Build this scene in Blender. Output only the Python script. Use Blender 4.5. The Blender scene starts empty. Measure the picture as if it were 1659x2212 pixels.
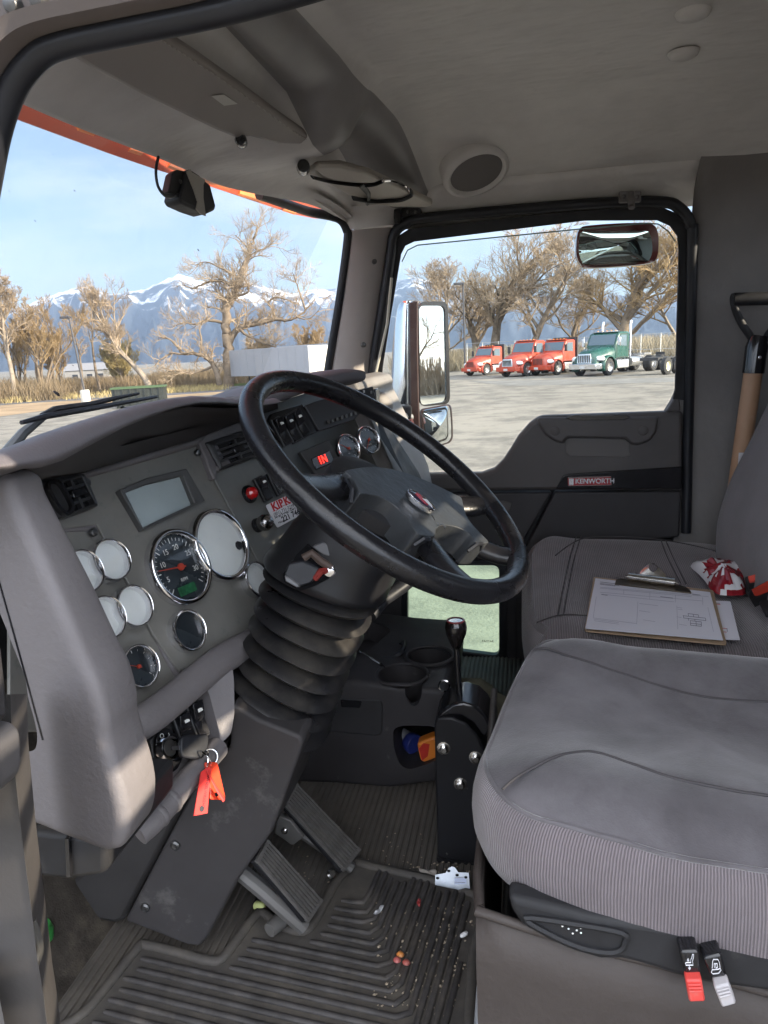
import bpy, bmesh, math, random
import numpy as np
from mathutils import Vector, Matrix, noise as mnoise
R_ = math.radians
SC = bpy.context.scene
COL = SC.collection
# ------------------------------------------------------------------ camera
YAW, PITCH, ROLL, FPX = R_(11), R_(12.2), R_(2.9), 1600.0
CAM = np.array([0.0, -0.45, 2.2])
_fw = np.array([-math.sin(YAW)*math.cos(PITCH), math.cos(YAW)*math.cos(PITCH), -math.sin(PITCH)])
_r0 = np.array([math.cos(YAW), math.sin(YAW), 0.0]); _u0 = np.cross(_r0, _fw)
_R = math.cos(ROLL)*_r0 - math.sin(ROLL)*_u0; _U = math.sin(ROLL)*_r0 + math.cos(ROLL)*_u0
cd = bpy.data.cameras.new("camera"); cam = bpy.data.objects.new("camera", cd); COL.objects.link(cam)
M = Matrix(((_R[0], _U[0], -_fw[0], CAM[0]), (_R[1], _U[1], -_fw[1], CAM[1]), (_R[2], _U[2], -_fw[2], CAM[2]), (0, 0, 0, 1)))
cam.matrix_world = M
cd.sensor_fit = 'HORIZONTAL'; cd.sensor_width = 36.0; cd.lens = 36.0*FPX/1659.0
cd.clip_start = 0.02; cd.clip_end = 40000
SC.camera = cam
# ------------------------------------------------------------------ light
SUN_AZ = Vector((0.985, -0.17)); SUN_EL = R_(16)
S = Vector((SUN_AZ.x*math.cos(SUN_EL), SUN_AZ.y*math.cos(SUN_EL), math.sin(SUN_EL)))
sl = bpy.data.lights.new("sun", 'SUN'); sl.energy = 5.0; sl.angle = R_(0.5); sl.color = (1.0, 0.87, 0.68)
so = bpy.data.objects.new("sun", sl); COL.objects.link(so)
so.rotation_euler = (-S).to_track_quat('-Z', 'Y').to_euler(); so.location = (5, -8, 12)
W = bpy.data.worlds.new("World"); SC.world = W; W.use_nodes = True
wt = W.node_tree; wt.nodes.clear()
def wn(t, **k):
    n = wt.nodes.new(t)
    for a, b in k.items(): setattr(n, a, b)
    return n
wo = wn('ShaderNodeOutputWorld'); bg = wn('ShaderNodeBackground'); sky = wn('ShaderNodeTexSky')
sky.sky_type = 'NISHITA'; sky.sun_disc = False; sky.sun_elevation = SUN_EL; sky.sun_rotation = math.atan2(S.x, S.y)
sky.altitude = 1300; sky.air_density = 1.0; sky.dust_density = 1.6; sky.ozone_density = 1.5
tc = wn('ShaderNodeTexCoord'); mp = wn('ShaderNodeMapping'); mp.inputs['Scale'].default_value = (1.6, 1.6, 7.0); mp.inputs['Rotation'].default_value = (0.12, 0.1, 0.6)
nz = wn('ShaderNodeTexNoise'); nz.inputs['Scale'].default_value = 1.7; nz.inputs['Detail'].default_value = 7; nz.inputs['Roughness'].default_value = 0.62
cr = wn('ShaderNodeMapRange'); cr.inputs['From Min'].default_value = 0.44; cr.inputs['From Max'].default_value = 0.74; cr.inputs['To Max'].default_value = 0.75
mx = wn('ShaderNodeMix', data_type='RGBA'); mx.inputs['B'].default_value = (7.6, 7.7, 8.0, 1)
L = wt.links.new
L(tc.outputs['Generated'], mp.inputs['Vector']); L(mp.outputs[0], nz.inputs['Vector']); L(nz.outputs['Fac'], cr.inputs['Value'])
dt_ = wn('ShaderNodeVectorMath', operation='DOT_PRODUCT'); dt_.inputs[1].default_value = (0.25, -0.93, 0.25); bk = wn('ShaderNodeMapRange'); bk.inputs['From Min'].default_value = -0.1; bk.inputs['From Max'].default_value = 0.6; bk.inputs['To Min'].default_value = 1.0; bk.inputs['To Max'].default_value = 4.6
L(tc.outputs['Generated'], dt_.inputs[0]); L(dt_.outputs['Value'], bk.inputs['Value'])   # unseen bright cloud bank behind the camera, added to light the cab interior
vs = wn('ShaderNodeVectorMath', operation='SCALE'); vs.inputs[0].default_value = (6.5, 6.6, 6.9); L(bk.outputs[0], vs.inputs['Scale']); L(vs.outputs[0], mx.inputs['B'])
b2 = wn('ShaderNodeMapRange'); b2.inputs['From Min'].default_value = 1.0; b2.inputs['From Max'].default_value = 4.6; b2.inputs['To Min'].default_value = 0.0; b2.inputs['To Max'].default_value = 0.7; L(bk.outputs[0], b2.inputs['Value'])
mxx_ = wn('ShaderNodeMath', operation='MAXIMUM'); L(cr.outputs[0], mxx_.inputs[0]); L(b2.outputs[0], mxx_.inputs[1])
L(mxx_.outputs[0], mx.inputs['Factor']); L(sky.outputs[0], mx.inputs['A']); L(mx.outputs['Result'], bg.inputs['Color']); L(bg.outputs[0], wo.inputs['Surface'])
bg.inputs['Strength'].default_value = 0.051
SC.view_settings.view_transform = 'Standard'; SC.view_settings.look = 'None'; SC.view_settings.gamma = 1
SC.view_settings.use_curve_mapping = False; SC.view_settings.exposure = 2.05
SC.cycles.max_bounces = 10; SC.cycles.diffuse_bounces = 6; SC.cycles.transparent_max_bounces = 16
SC.cycles.caustics_reflective = False; SC.cycles.caustics_refractive = False
# ------------------------------------------------------------------ photo geometry helpers: a pixel of the photo is cast on a real plane
def ray(u, v): return _fw*FPX + _R*(u-829.5) - _U*(v-1106.0)
def P(u, v, ax, val):
    i = 'xyz'.index(ax); d = ray(u, v); return Vector(CAM + d*(val-CAM[i])/d[i])
def PL(u, v, pt, n):
    d = ray(u, v); n = np.array(n); t = (np.array(pt)-CAM) @ n / (d @ n); return Vector(CAM + d*t)
def PD(u, v, z): return Vector(CAM + ray(u, v)/FPX*z)
# ------------------------------------------------------------------ materials
MATS = {}
def mat(name, base, rough=0.5, metal=0.0, spec=0.5, bump=None, var=None, dust=None, coat=0.0, sheen=0.0, emit=None, alpha=None, trans=0.0, uv=False, ribs=None, detail=6, bump2=None):
    if name in MATS: return MATS[name]
    m = bpy.data.materials.new(name); m.use_nodes = True; t = m.node_tree; b = t.nodes['Principled BSDF']; l = t.links.new
    c = tuple(base)+(1,)
    b.inputs['Base Color'].default_value = c; b.inputs['Roughness'].default_value = rough; b.inputs['Metallic'].default_value = metal
    b.inputs['Specular IOR Level'].default_value = spec
    if coat: b.inputs['Coat Weight'].default_value = coat; b.inputs['Coat Roughness'].default_value = 0.08
    if sheen: b.inputs['Sheen Weight'].default_value = sheen; b.inputs['Sheen Roughness'].default_value = 0.4
    if emit: b.inputs['Emission Color'].default_value = tuple(emit[0])+(1,); b.inputs['Emission Strength'].default_value = emit[1]
    if trans: b.inputs['Transmission Weight'].default_value = trans
    tcn = t.nodes.new('ShaderNodeTexCoord'); vec = tcn.outputs['UV' if uv else 'Object']
    def nse(scale, det=6, ro=0.6, sc3=None):
        n = t.nodes.new('ShaderNodeTexNoise'); n.inputs['Scale'].default_value = scale; n.inputs['Detail'].default_value = det; n.inputs['Roughness'].default_value = ro
        if sc3:
            mm = t.nodes.new('ShaderNodeMapping'); mm.inputs['Scale'].default_value = sc3; l(tcn.outputs['Object'], mm.inputs[0]); l(mm.outputs[0], n.inputs['Vector'])
        else: l(tcn.outputs['Object'], n.inputs['Vector'])
        return n.outputs['Fac']
    def rng(sock, a, bb, lo=0, hi=1):
        n = t.nodes.new('ShaderNodeMapRange'); n.inputs['From Min'].default_value = a; n.inputs['From Max'].default_value = bb; n.inputs['To Min'].default_value = lo; n.inputs['To Max'].default_value = hi
        l(sock, n.inputs['Value']); return n.outputs[0]
    col = None
    if var:
        sc, amt = var[0], var[1]; c2 = var[2] if len(var) > 2 else None
        mxn = t.nodes.new('ShaderNodeMix'); mxn.data_type = 'RGBA'
        l(rng(nse(sc, sc3=var[3] if len(var) > 3 else None), 0.3, 0.7), mxn.inputs['Factor'])
        if c2: mxn.inputs['A'].default_value = c; mxn.inputs['B'].default_value = tuple(c2)+(1,)
        else:
            mxn.inputs['A'].default_value = tuple(x*(1-amt) for x in base)+(1,); mxn.inputs['B'].default_value = tuple(min(1, x*(1+amt)) for x in base)+(1,)
        col = mxn.outputs['Result']
        rr = rng(nse(sc*1.7), 0.3, 0.7, max(0, rough-0.08), min(1, rough+0.1)); l(rr, b.inputs['Roughness'])
    if dust:
        dc, sc, lo, hi, mxv = dust
        mxn = t.nodes.new('ShaderNodeMix'); mxn.data_type = 'RGBA'; l(rng(nse(sc, 8, 0.7), lo, hi, 0, mxv), mxn.inputs['Factor'])
        if col: l(col, mxn.inputs['A'])
        else: mxn.inputs['A'].default_value = c
        mxn.inputs['B'].default_value = tuple(dc)+(1,); col = mxn.outputs['Result']
    if col: l(col, b.inputs['Base Color'])
    nrm = None
    def addb(sock, strength, dist, prev):
        n = t.nodes.new('ShaderNodeBump'); n.inputs['Strength'].default_value = strength; n.inputs['Distance'].default_value = dist
        l(sock, n.inputs['Height'])
        if prev: l(prev, n.inputs['Normal'])
        return n.outputs[0]
    if bump: nrm = addb(nse(bump[0], detail, 0.55, bump[3] if len(bump) > 3 else None), bump[1], bump[2], nrm)
    if bump2: nrm = addb(nse(bump2[0], 4, 0.5, bump2[3] if len(bump2) > 3 else None), bump2[1], bump2[2], nrm)
    if ribs:   # (axis scale, strength, dist, contrast in colour) ribs run along V of the UV map
        sx = t.nodes.new('ShaderNodeSeparateXYZ'); l(tcn.outputs['UV'], sx.inputs[0])
        mu = t.nodes.new('ShaderNodeMath'); mu.operation = 'MULTIPLY'; mu.inputs[1].default_value = ribs[0]*2*math.pi; l(sx.outputs[0], mu.inputs[0])
        wob = t.nodes.new('ShaderNodeMath'); wob.operation = 'ADD'; l(mu.outputs[0], wob.inputs[0]); l(rng(nse(9), 0, 1, -2.5, 2.5), wob.inputs[1])
        sn = t.nodes.new('ShaderNodeMath'); sn.operation = 'SINE'; l(wob.outputs[0], sn.inputs[0])
        h = rng(sn.outputs[0], -1, 0.6)
        nrm = addb(h, ribs[1], ribs[2], nrm)
        if col:
            mxn = t.nodes.new('ShaderNodeMix'); mxn.data_type = 'RGBA'; mxn.blend_type = 'MULTIPLY'
            l(col, mxn.inputs['A']); mxn.inputs['B'].default_value = (1-ribs[3],)*3+(1,); l(rng(h, 0, 1, 1, 0), mxn.inputs['Factor'])
            l(mxn.outputs['Result'], b.inputs['Base Color'])
    if nrm: l(nrm, b.inputs['Normal'])
    MATS[name] = m; return m
def glassmat(name, tint=(1, 1, 1), gloss=1.0, ior=1.45, dirt=0.0):
    """a single sheet of window glass: clear straight through, Fresnel mirror on top"""
    if name in MATS: return MATS[name]
    m = bpy.data.materials.new(name); m.use_nodes = True; t = m.node_tree; t.nodes.clear(); l = t.links.new
    o = t.nodes.new('ShaderNodeOutputMaterial'); tr = t.nodes.new('ShaderNodeBsdfTransparent'); gl = t.nodes.new('ShaderNodeBsdfGlossy'); ms = t.nodes.new('ShaderNodeMixShader'); fr = t.nodes.new('ShaderNodeLayerWeight'); pw = t.nodes.new('ShaderNodeMath'); pw.operation = 'POWER'; pw.inputs[1].default_value = 5.0; ma_ = t.nodes.new('ShaderNodeMath'); ma_.operation = 'MULTIPLY_ADD'; ma_.inputs[1].default_value = 0.9; ma_.inputs[2].default_value = 0.045
    fr.inputs['Blend'].default_value = 0.5; l(fr.outputs['Facing'], pw.inputs[0]); l(pw.outputs[0], ma_.inputs[0]); tr.inputs['Color'].default_value = tuple(tint)+(1,); gl.inputs['Roughness'].default_value = 0.01; gl.inputs['Color'].default_value = (gloss,)*3+(1,)
    l(ma_.outputs[0], ms.inputs[0]); l(tr.outputs[0], ms.inputs[1]); l(gl.outputs[0], ms.inputs[2]); out = ms.outputs[0]
    if dirt:
        df = t.nodes.new('ShaderNodeBsdfDiffuse'); df.inputs['Color'].default_value = (0.55, 0.53, 0.5, 1)
        n = t.nodes.new('ShaderNodeTexNoise'); n.inputs['Scale'].default_value = 5; n.inputs['Detail'].default_value = 9; n.inputs['Roughness'].default_value = 0.8
        tc2 = t.nodes.new('ShaderNodeTexCoord'); l(tc2.outputs['Object'], n.inputs['Vector'])
        mr = t.nodes.new('ShaderNodeMapRange'); mr.inputs['From Min'].default_value = 0.35; mr.inputs['From Max'].default_value = 0.85; mr.inputs['To Max'].default_value = dirt; l(n.outputs['Fac'], mr.inputs['Value'])
        m2 = t.nodes.new('ShaderNodeMixShader'); l(mr.outputs[0], m2.inputs[0]); l(out, m2.inputs[1]); l(df.outputs[0], m2.inputs[2]); out = m2.outputs[0]
    l(out, o.inputs['Surface']); MATS[name] = m; return m
# ------------------------------------------------------------------ object helpers
WLOC = {}
def tag(o, label=None, cat=None, group=None, kind=None):
    if label: o['label'] = label
    if cat: o['category'] = cat
    if group: o['group'] = group
    if kind: o['kind'] = kind
    return o
def thing(name, label, cat, loc=(0, 0, 0), rotz=0, group=None, local=False):
    o = bpy.data.objects.new(name, None); COL.objects.link(o); o.empty_display_size = 0.1
    o.location = loc; o.rotation_euler = (0, 0, rotz)
    WLOC[o.name] = Vector((0, 0, 0)) if local else Vector(loc)
    return tag(o, label, cat, group)
class MB:
    def __init__(s): s.v = []; s.f = []; s.uv = {}; s.mi = []; s.cur = 0
    def add(s, vs, fs, uvs=None):
        b = len(s.v); s.v += [tuple(x) for x in vs]
        for k, f in enumerate(fs):
            if uvs is not None: s.uv[len(s.f)] = [uvs[i] for i in f]
            s.f.append(tuple(b+i for i in f)); s.mi.append(s.cur)
        return s
    def box(s, c, size, rot=None):
        hx, hy, hz = (x/2 for x in size); c = Vector(c)
        vs = [Vector((x*hx, y*hy, z*hz)) for z in (-1, 1) for y in (-1, 1) for x in (-1, 1)]
        if rot is not None: vs = [rot @ v for v in vs]
        return s.add([c+v for v in vs], [(0, 2, 3, 1), (4, 5, 7, 6), (0, 1, 5, 4), (2, 6, 7, 3), (0, 4, 6, 2), (1, 3, 7, 5)])
    def prism(s, pts, off):
        """polygon pts extruded by vector off"""
        pts = [Vector(p) for p in pts]; off = Vector(off); n = len(pts)
        s.add(pts+[p+off for p in pts], [tuple(range(n-1, -1, -1)), tuple(range(n, 2*n))]+[(i, (i+1) % n, n+(i+1) % n, n+i) for i in range(n)]); return s
    def sheet(s, pts): return s.add(pts, [tuple(range(len(pts)))])
    def ring(s, outer, inner, off):
        """frame between two outlines of the same point count, extruded by off"""
        n = len(outer); off = Vector(off); o = [Vector(p) for p in outer]; i_ = [Vector(p) for p in inner]
        vs = o+i_+[p+off for p in o]+[p+off for p in i_]; fs = []
        for k in range(n):
            j = (k+1) % n
            fs += [(k, j, n+j, n+k), (2*n+k, 3*n+k, 3*n+j, 2*n+j), (k, 2*n+k, 2*n+j, j), (n+k, n+j, 3*n+j, 3*n+k)]
        return s.add(vs, fs)
    def tube(s, path, rad, sides=10, closed=False, caps=True, flat=None, upv=None):
        path = [Vector(p) for p in path]; n = len(path)
        rads = rad if isinstance(rad, (list, tuple)) else [rad]*n
        vs = []; prev = None
        for i, p in enumerate(path):
            a = path[(i-1) % n] if (closed or i > 0) else p; b = path[(i+1) % n] if (closed or i < n-1) else p
            t = (b-a)
            t = t.normalized() if t.length > 1e-9 else Vector((0, 0, 1))
            if prev is None:
                ref = Vector(upv) if upv is not None else (Vector((0, 0, 1)) if abs(t.z) < 0.9 else Vector((1, 0, 0)))
                x = t.cross(ref).normalized()
            else: x = (prev-t*prev.dot(t)).normalized()
            prev = x; y = t.cross(x)
            fl = flat if flat else 1.0
            for k in range(sides):
                an = 2*math.pi*k/sides; vs.append(p+(x*math.cos(an)+y*math.sin(an)*fl)*rads[i])
        fs = []
        for i in range(n if closed else n-1):
            j = (i+1) % n
            for k in range(sides): fs.append((i*sides+k, i*sides+(k+1) % sides, j*sides+(k+1) % sides, j*sides+k))
        if caps and not closed: fs += [tuple(range(sides-1, -1, -1)), tuple(range((n-1)*sides, n*sides))]
        return s.add(vs, fs)
    def lathe(s, prof, c=(0, 0, 0), axis=(0, 0, 1), sides=24, sx=1.0, sy=1.0, xdir=None, caps=True):
        """prof = [(radius, height)] turned about axis through c"""
        a = Vector(axis).normalized(); x = Vector(xdir) if xdir is not None else (a.orthogonal()); x = (x-a*x.dot(a)).normalized(); y = a.cross(x); c = Vector(c); n = len(prof)
        vs = []
        for r, h in prof:
            for k in range(sides):
                an = 2*math.pi*k/sides; vs.append(c+a*h+(x*math.cos(an)*sx+y*math.sin(an)*sy)*r)
        fs = []
        for i in range(n-1):
            for k in range(sides): fs.append((i*sides+k, i*sides+(k+1) % sides, (i+1)*sides+(k+1) % sides, (i+1)*sides+k))
        if caps:
            if prof[0][0] > 1e-6: fs.append(tuple(range(sides-1, -1, -1)))
            if prof[-1][0] > 1e-6: fs.append(tuple(range((n-1)*sides, n*sides)))
        return s.add(vs, fs)
    def grid(s, rows, closeu=False, uvs=None):
        """rows = list of equal-length point lists"""
        m = len(rows[0]); vs = [p for r in rows for p in r]; fs = []
        for i in range(len(rows)-1):
            for k in range(m if closeu else m-1): fs.append((i*m+k, i*m+(k+1) % m, (i+1)*m+(k+1) % m, (i+1)*m+k))
        return s.add(vs, fs, [u for r in uvs for u in r] if uvs else None)
    def build(s, name, material, parent=None, smooth=35, bevel=0, seg=2, subsurf=0, solid=0, label=None, tris=False):
        me = bpy.data.meshes.new(name)
        vs = [Vector(v) for v in s.v]
        mn = Vector((min(v.x for v in vs), min(v.y for v in vs), min(v.z for v in vs))); mxx = Vector((max(v.x for v in vs), max(v.y for v in vs), max(v.z for v in vs)))
        c = (mn+mxx)/2
        me.from_pydata([v-c for v in vs], [], s.f)
        if s.uv:
            ul = me.uv_layers.new(name='UVMap')
            for pi, p in enumerate(me.polygons):
                if pi in s.uv:
                    for li, u in zip(p.loop_indices, s.uv[pi]): ul.data[li].uv = u
        ms = material if isinstance(material, (list, tuple)) else [material]
        for mm in ms: me.materials.append(mm)
        if len(ms) > 1:
            for p, k in zip(me.polygons, s.mi): p.material_index = k
        bm = bmesh.new(); bm.from_mesh(me); bmesh.ops.remove_doubles(bm, verts=bm.verts, dist=1e-6); bmesh.ops.recalc_face_normals(bm, faces=bm.faces); bm.to_mesh(me); bm.free()
        o = bpy.data.objects.new(name, me); COL.objects.link(o)
        if parent is not None:
            o.parent = parent; pw = WLOC.get(parent.name, Vector((0, 0, 0))); o.location = c-pw; WLOC[o.name] = c
        else: o.location = c; WLOC[o.name] = c
        if smooth:
            me.shade_smooth(); me.set_sharp_from_angle(angle=R_(smooth))
        if subsurf:
            sm = o.modifiers.new('sub', 'SUBSURF'); sm.levels = subsurf; sm.render_levels = subsurf
        if solid:
            sm = o.modifiers.new('solid', 'SOLIDIFY'); sm.thickness = solid; sm.offset = 0
        if bevel:
            bv = o.modifiers.new('bevel', 'BEVEL'); bv.width = bevel; bv.segments = seg; bv.limit_method = 'ANGLE'; bv.angle_limit = R_(30)
            bv.harden_normals = False
        if label: o['label'] = label
        return o
def struct(name, mb, m, **k): return tag(mb.build(name, m, None, **k), kind='structure')
def fillet(pts, r, seg=5):
    """round the corners of a closed polygon (any dimension); r number or list"""
    pts = [Vector(p) for p in pts]; n = len(pts); out = []
    for i, p in enumerate(pts):
        a, b = pts[i-1], pts[(i+1) % n]; ri = r[i] if isinstance(r, (list, tuple)) else r
        da, db = (a-p), (b-p); la, lb = da.length, db.length; d = min(ri, la*0.48, lb*0.48)
        if d < 1e-6: out.append(p); continue
        p0, p2 = p+da.normalized()*d, p+db.normalized()*d
        for k in range(seg+1):
            t = k/seg; out.append(p0*(1-t)**2+p*2*t*(1-t)+p2*t*t)
    return out
def catmull(pts, n=6, closed=False):
    pts = [Vector(p) for p in pts]; m = len(pts); out = []
    for i in range(m if closed else m-1):
        p0 = pts[i-1] if (closed or i > 0) else pts[0]; p1 = pts[i]; p2 = pts[(i+1) % m]; p3 = pts[(i+2) % m] if (closed or i < m-2) else pts[-1]
        for k in range(n):
            t = k/n; out.append(0.5*((2*p1)+(p2-p0)*t+(2*p0-5*p1+4*p2-p3)*t*t+(3*p1-p0-3*p2+p3)*t**3))
    if not closed: out.append(pts[-1])
    return out
def V2(l): return [Vector((a, b, 0)) for a, b in l]
def text_mesh(name, s, size, origin, xd, yd, material, parent=None, extrude=0.0004, align='LEFT', bold=0.0, stretch=1.0):
    cu = bpy.data.curves.new(name, 'FONT'); cu.body = s; cu.size = size; cu.extrude = extrude; cu.align_x = align; cu.align_y = 'CENTER'; cu.offset = bold
    to = bpy.data.objects.new(name+'_tmp', cu); COL.objects.link(to)
    dg = bpy.context.evaluated_depsgraph_get(); me = bpy.data.meshes.new_from_object(to.evaluated_get(dg)); bpy.data.objects.remove(to)
    x = Vector(xd).normalized(); y = Vector(yd); y = (y-x*y.dot(x)).normalized(); z = x.cross(y)
    M3 = Matrix(((x.x, y.x, z.x), (x.y, y.y, z.y), (x.z, y.z, z.z))); M3 = M3 @ Matrix(((stretch, 0, 0), (0, 1, 0), (0, 0, 1)))
    me.transform(M3.to_4x4()); me.materials.clear(); me.materials.append(material); me.name = name
    o = bpy.data.objects.new(name, me); COL.objects.link(o); o.location = Vector(origin)
    if parent is not None: o.parent = parent; o.location = Vector(origin)-WLOC.get(parent.name, Vector((0, 0, 0)))
    WLOC[o.name] = Vector(origin)
    return o
def copy_tree(o, parent=None):
    c = o.copy(); COL.objects.link(c); c.parent = parent
    if parent is not None: c.matrix_parent_inverse = o.matrix_parent_inverse
    WLOC[c.name] = WLOC.get(o.name, Vector((0, 0, 0)))
    for ch in o.children: copy_tree(ch, c)
    return c
# ================================================================== OUTSIDE
rnd = random.Random(7)
def sstep(a, b, x):
    t = min(1, max(0, (x-a)/(b-a))); return t*t*(3-2*t)
def gz(x, y): return -1.0*sstep(6, 24, -x)
def G(u, v):
    z = 0.0
    for _ in range(12):
        p = P(u, v, 'z', z); z = gz(p.x, p.y)
    return Vector((p.x, p.y, z))
def at(u, D, v=800.0):
    d = ray(u, v); h = math.hypot(d[0], d[1]); x, y = CAM[0]+d[0]/h*D, CAM[1]+d[1]/h*D
    return Vector((x, y, gz(x, y)))
def zat(u, v, D):
    d = ray(u, v); return CAM[2]+d[2]/math.hypot(d[0], d[1])*D
m_yard = mat('yard_concrete', (0.31, 0.285, 0.24), 0.9, spec=0.2, var=(0.09, 0.2, (0.215, 0.20, 0.173), (1, 0.25, 1)), dust=((0.125, 0.118, 0.104), 0.7, 0.44, 0.60, 0.75), bump=(30, 0.4, 0.02))
m_road = mat('road_asphalt', (0.14, 0.14, 0.145), 0.9, spec=0.2, var=(0.2, 0.2))
m_dirt = mat('dry_dirt', (0.34, 0.25, 0.16), 0.95, spec=0.1, var=(0.25, 0.3))
m_grass = mat('spring_grass', (0.065, 0.085, 0.025), 0.9, spec=0.1, var=(0.4, 0.4))
rs = [0, 6, 12, 20, 30, 45, 65, 90, 130, 200, 400, 900, 2000, 4500, 9000]
rows = []
for r in rs: rows.append([Vector((r*math.cos(a), r*math.sin(a), gz(r*math.cos(a), 0) if r < 9000 else -1)) for a in [2*math.pi*k/96 for k in range(96)]])
struct('ground', MB().grid(rows, closeu=True), m_yard, smooth=60)
def strip(name, uvs, m, lift): return struct(name, MB().sheet([G(u, v)+Vector((0, 0, lift)) for u, v in uvs]), m, smooth=0)
strip('road', [(-260, 893), (100, 868), (330, 856), (600, 838), (600, 829), (330, 845), (100, 857), (-260, 880)], m_road, 0.02)
strip('dirt_patch', [(-260, 960), (-40, 905), (120, 884), (330, 862), (560, 846), (560, 840), (330, 857), (100, 869), (-260, 894)], m_dirt, 0.012)
strip('grass_verge', [(-260, 880), (100, 857), (330, 845), (600, 829), (600, 823), (330, 838), (100, 850), (-260, 871)], m_grass, 0.03)
strip('painted_yard_shadow', [(1010, 824), (1200, 820), (1460, 816), (1560, 815), (1560, 822), (1300, 830), (1100, 834)], mat('painted_shadow_asphalt', (0.2, 0.195, 0.18), 0.9, spec=0.2, var=(0.6, 0.25)), 0.008)  # dark strip paints the long tree shadow in front of the trucks
strip('field', [(1000, 793), (1250, 788), (1600, 782), (1600, 768), (1250, 773), (1000, 777)], m_dirt, 0.03)
# ---- mountains
def ridge(u):
    pts = [(-700, 690), (-300, 640), (-120, 655), (0, 672), (60, 665), (112, 640), (150, 630), (200, 614), (232, 628), (262, 634), (330, 622), (405, 590), (470, 612), (520, 603), (590, 618), (640, 634), (690, 622), (745, 622), (800, 600), (860, 602), (930, 602), (1000, 622), (1080, 628), (1200, 640), (1330, 636), (1460, 640), (1600, 650), (1900, 640), (2300, 660)]
    for (a, b), (c, d) in zip(pts, pts[1:]):
        if a <= u <= c: return b+(d-b)*(u-a)/(c-a)
    return 650
rows = []; NU = 420; NR = 60
for k in range(NR):
    t = k/(NR-1); row = []
    for i in range(NU):
        u = -700+3000*i/(NU-1)
        Dk = 3400+4200*t; d = ray(u, 760); h = math.hypot(d[0], d[1]); x, y = d[0]/h*Dk, d[1]/h*Dk
        zr = zat(u, ridge(u), 7000)
        f = (t**1.25) if t < 0.857 else (0.857**1.25)*(1-(t-0.857)*0.8)
        f /= 0.857**1.25
        n = mnoise.noise(Vector((u/58.0, t*2.2, 1.0)))*0.5+mnoise.noise(Vector((u/24.0, t*5, 4.0)))*0.3+mnoise.noise(Vector((u/9.0, t*9, 8.0)))*0.2
        amp = 420*math.sin(math.pi*min(1, t/0.857))**0.8 if t < 0.857 else 0
        rug = mnoise.noise(Vector((u/5.0, t*30, 2.0)))*15*min(1, t*2)
        row.append(Vector((x, y, -2+zr*f+amp*n*0.62+rug)))
    rows.append(row)
mm = mat('mountain_slope', (0.10, 0.10, 0.095), 0.95, spec=0.05)
t_ = mm.node_tree; b_ = t_.nodes['Principled BSDF']; ge = t_.nodes.new('ShaderNodeNewGeometry'); sx = t_.nodes.new('ShaderNodeSeparateXYZ'); t_.links.new(ge.outputs['Position'], sx.inputs[0])
n1 = t_.nodes.new('ShaderNodeTexNoise'); n1.inputs['Scale'].default_value = 0.0028; n1.inputs['Detail'].default_value = 9; n1.inputs['Roughness'].default_value = 0.68; t_.links.new(ge.outputs['Position'], n1.inputs['Vector'])
ma = t_.nodes.new('ShaderNodeMath'); ma.operation = 'MULTIPLY_ADD'; ma.inputs[1].default_value = 1900; t_.links.new(n1.outputs['Fac'], ma.inputs[0]); t_.links.new(sx.outputs['Z'], ma.inputs[2])
mr = t_.nodes.new('ShaderNodeMapRange'); mr.inputs['From Min'].default_value = 1440; mr.inputs['From Max'].default_value = 1640; t_.links.new(ma.outputs[0], mr.inputs['Value'])
mxm = t_.nodes.new('ShaderNodeMix'); mxm.data_type = 'RGBA'; mxm.inputs['A'].default_value = (0.036, 0.046, 0.062, 1); mxm.inputs['B'].default_value = (0.9, 0.91, 0.95, 1); t_.links.new(mr.outputs[0], mxm.inputs['Factor']); t_.links.new(mxm.outputs['Result'], b_.inputs['Base Color'])  # bluish slope base carries part of the distance haze in its colour
struct('mountains', MB().grid(rows), mm, smooth=75)
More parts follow.
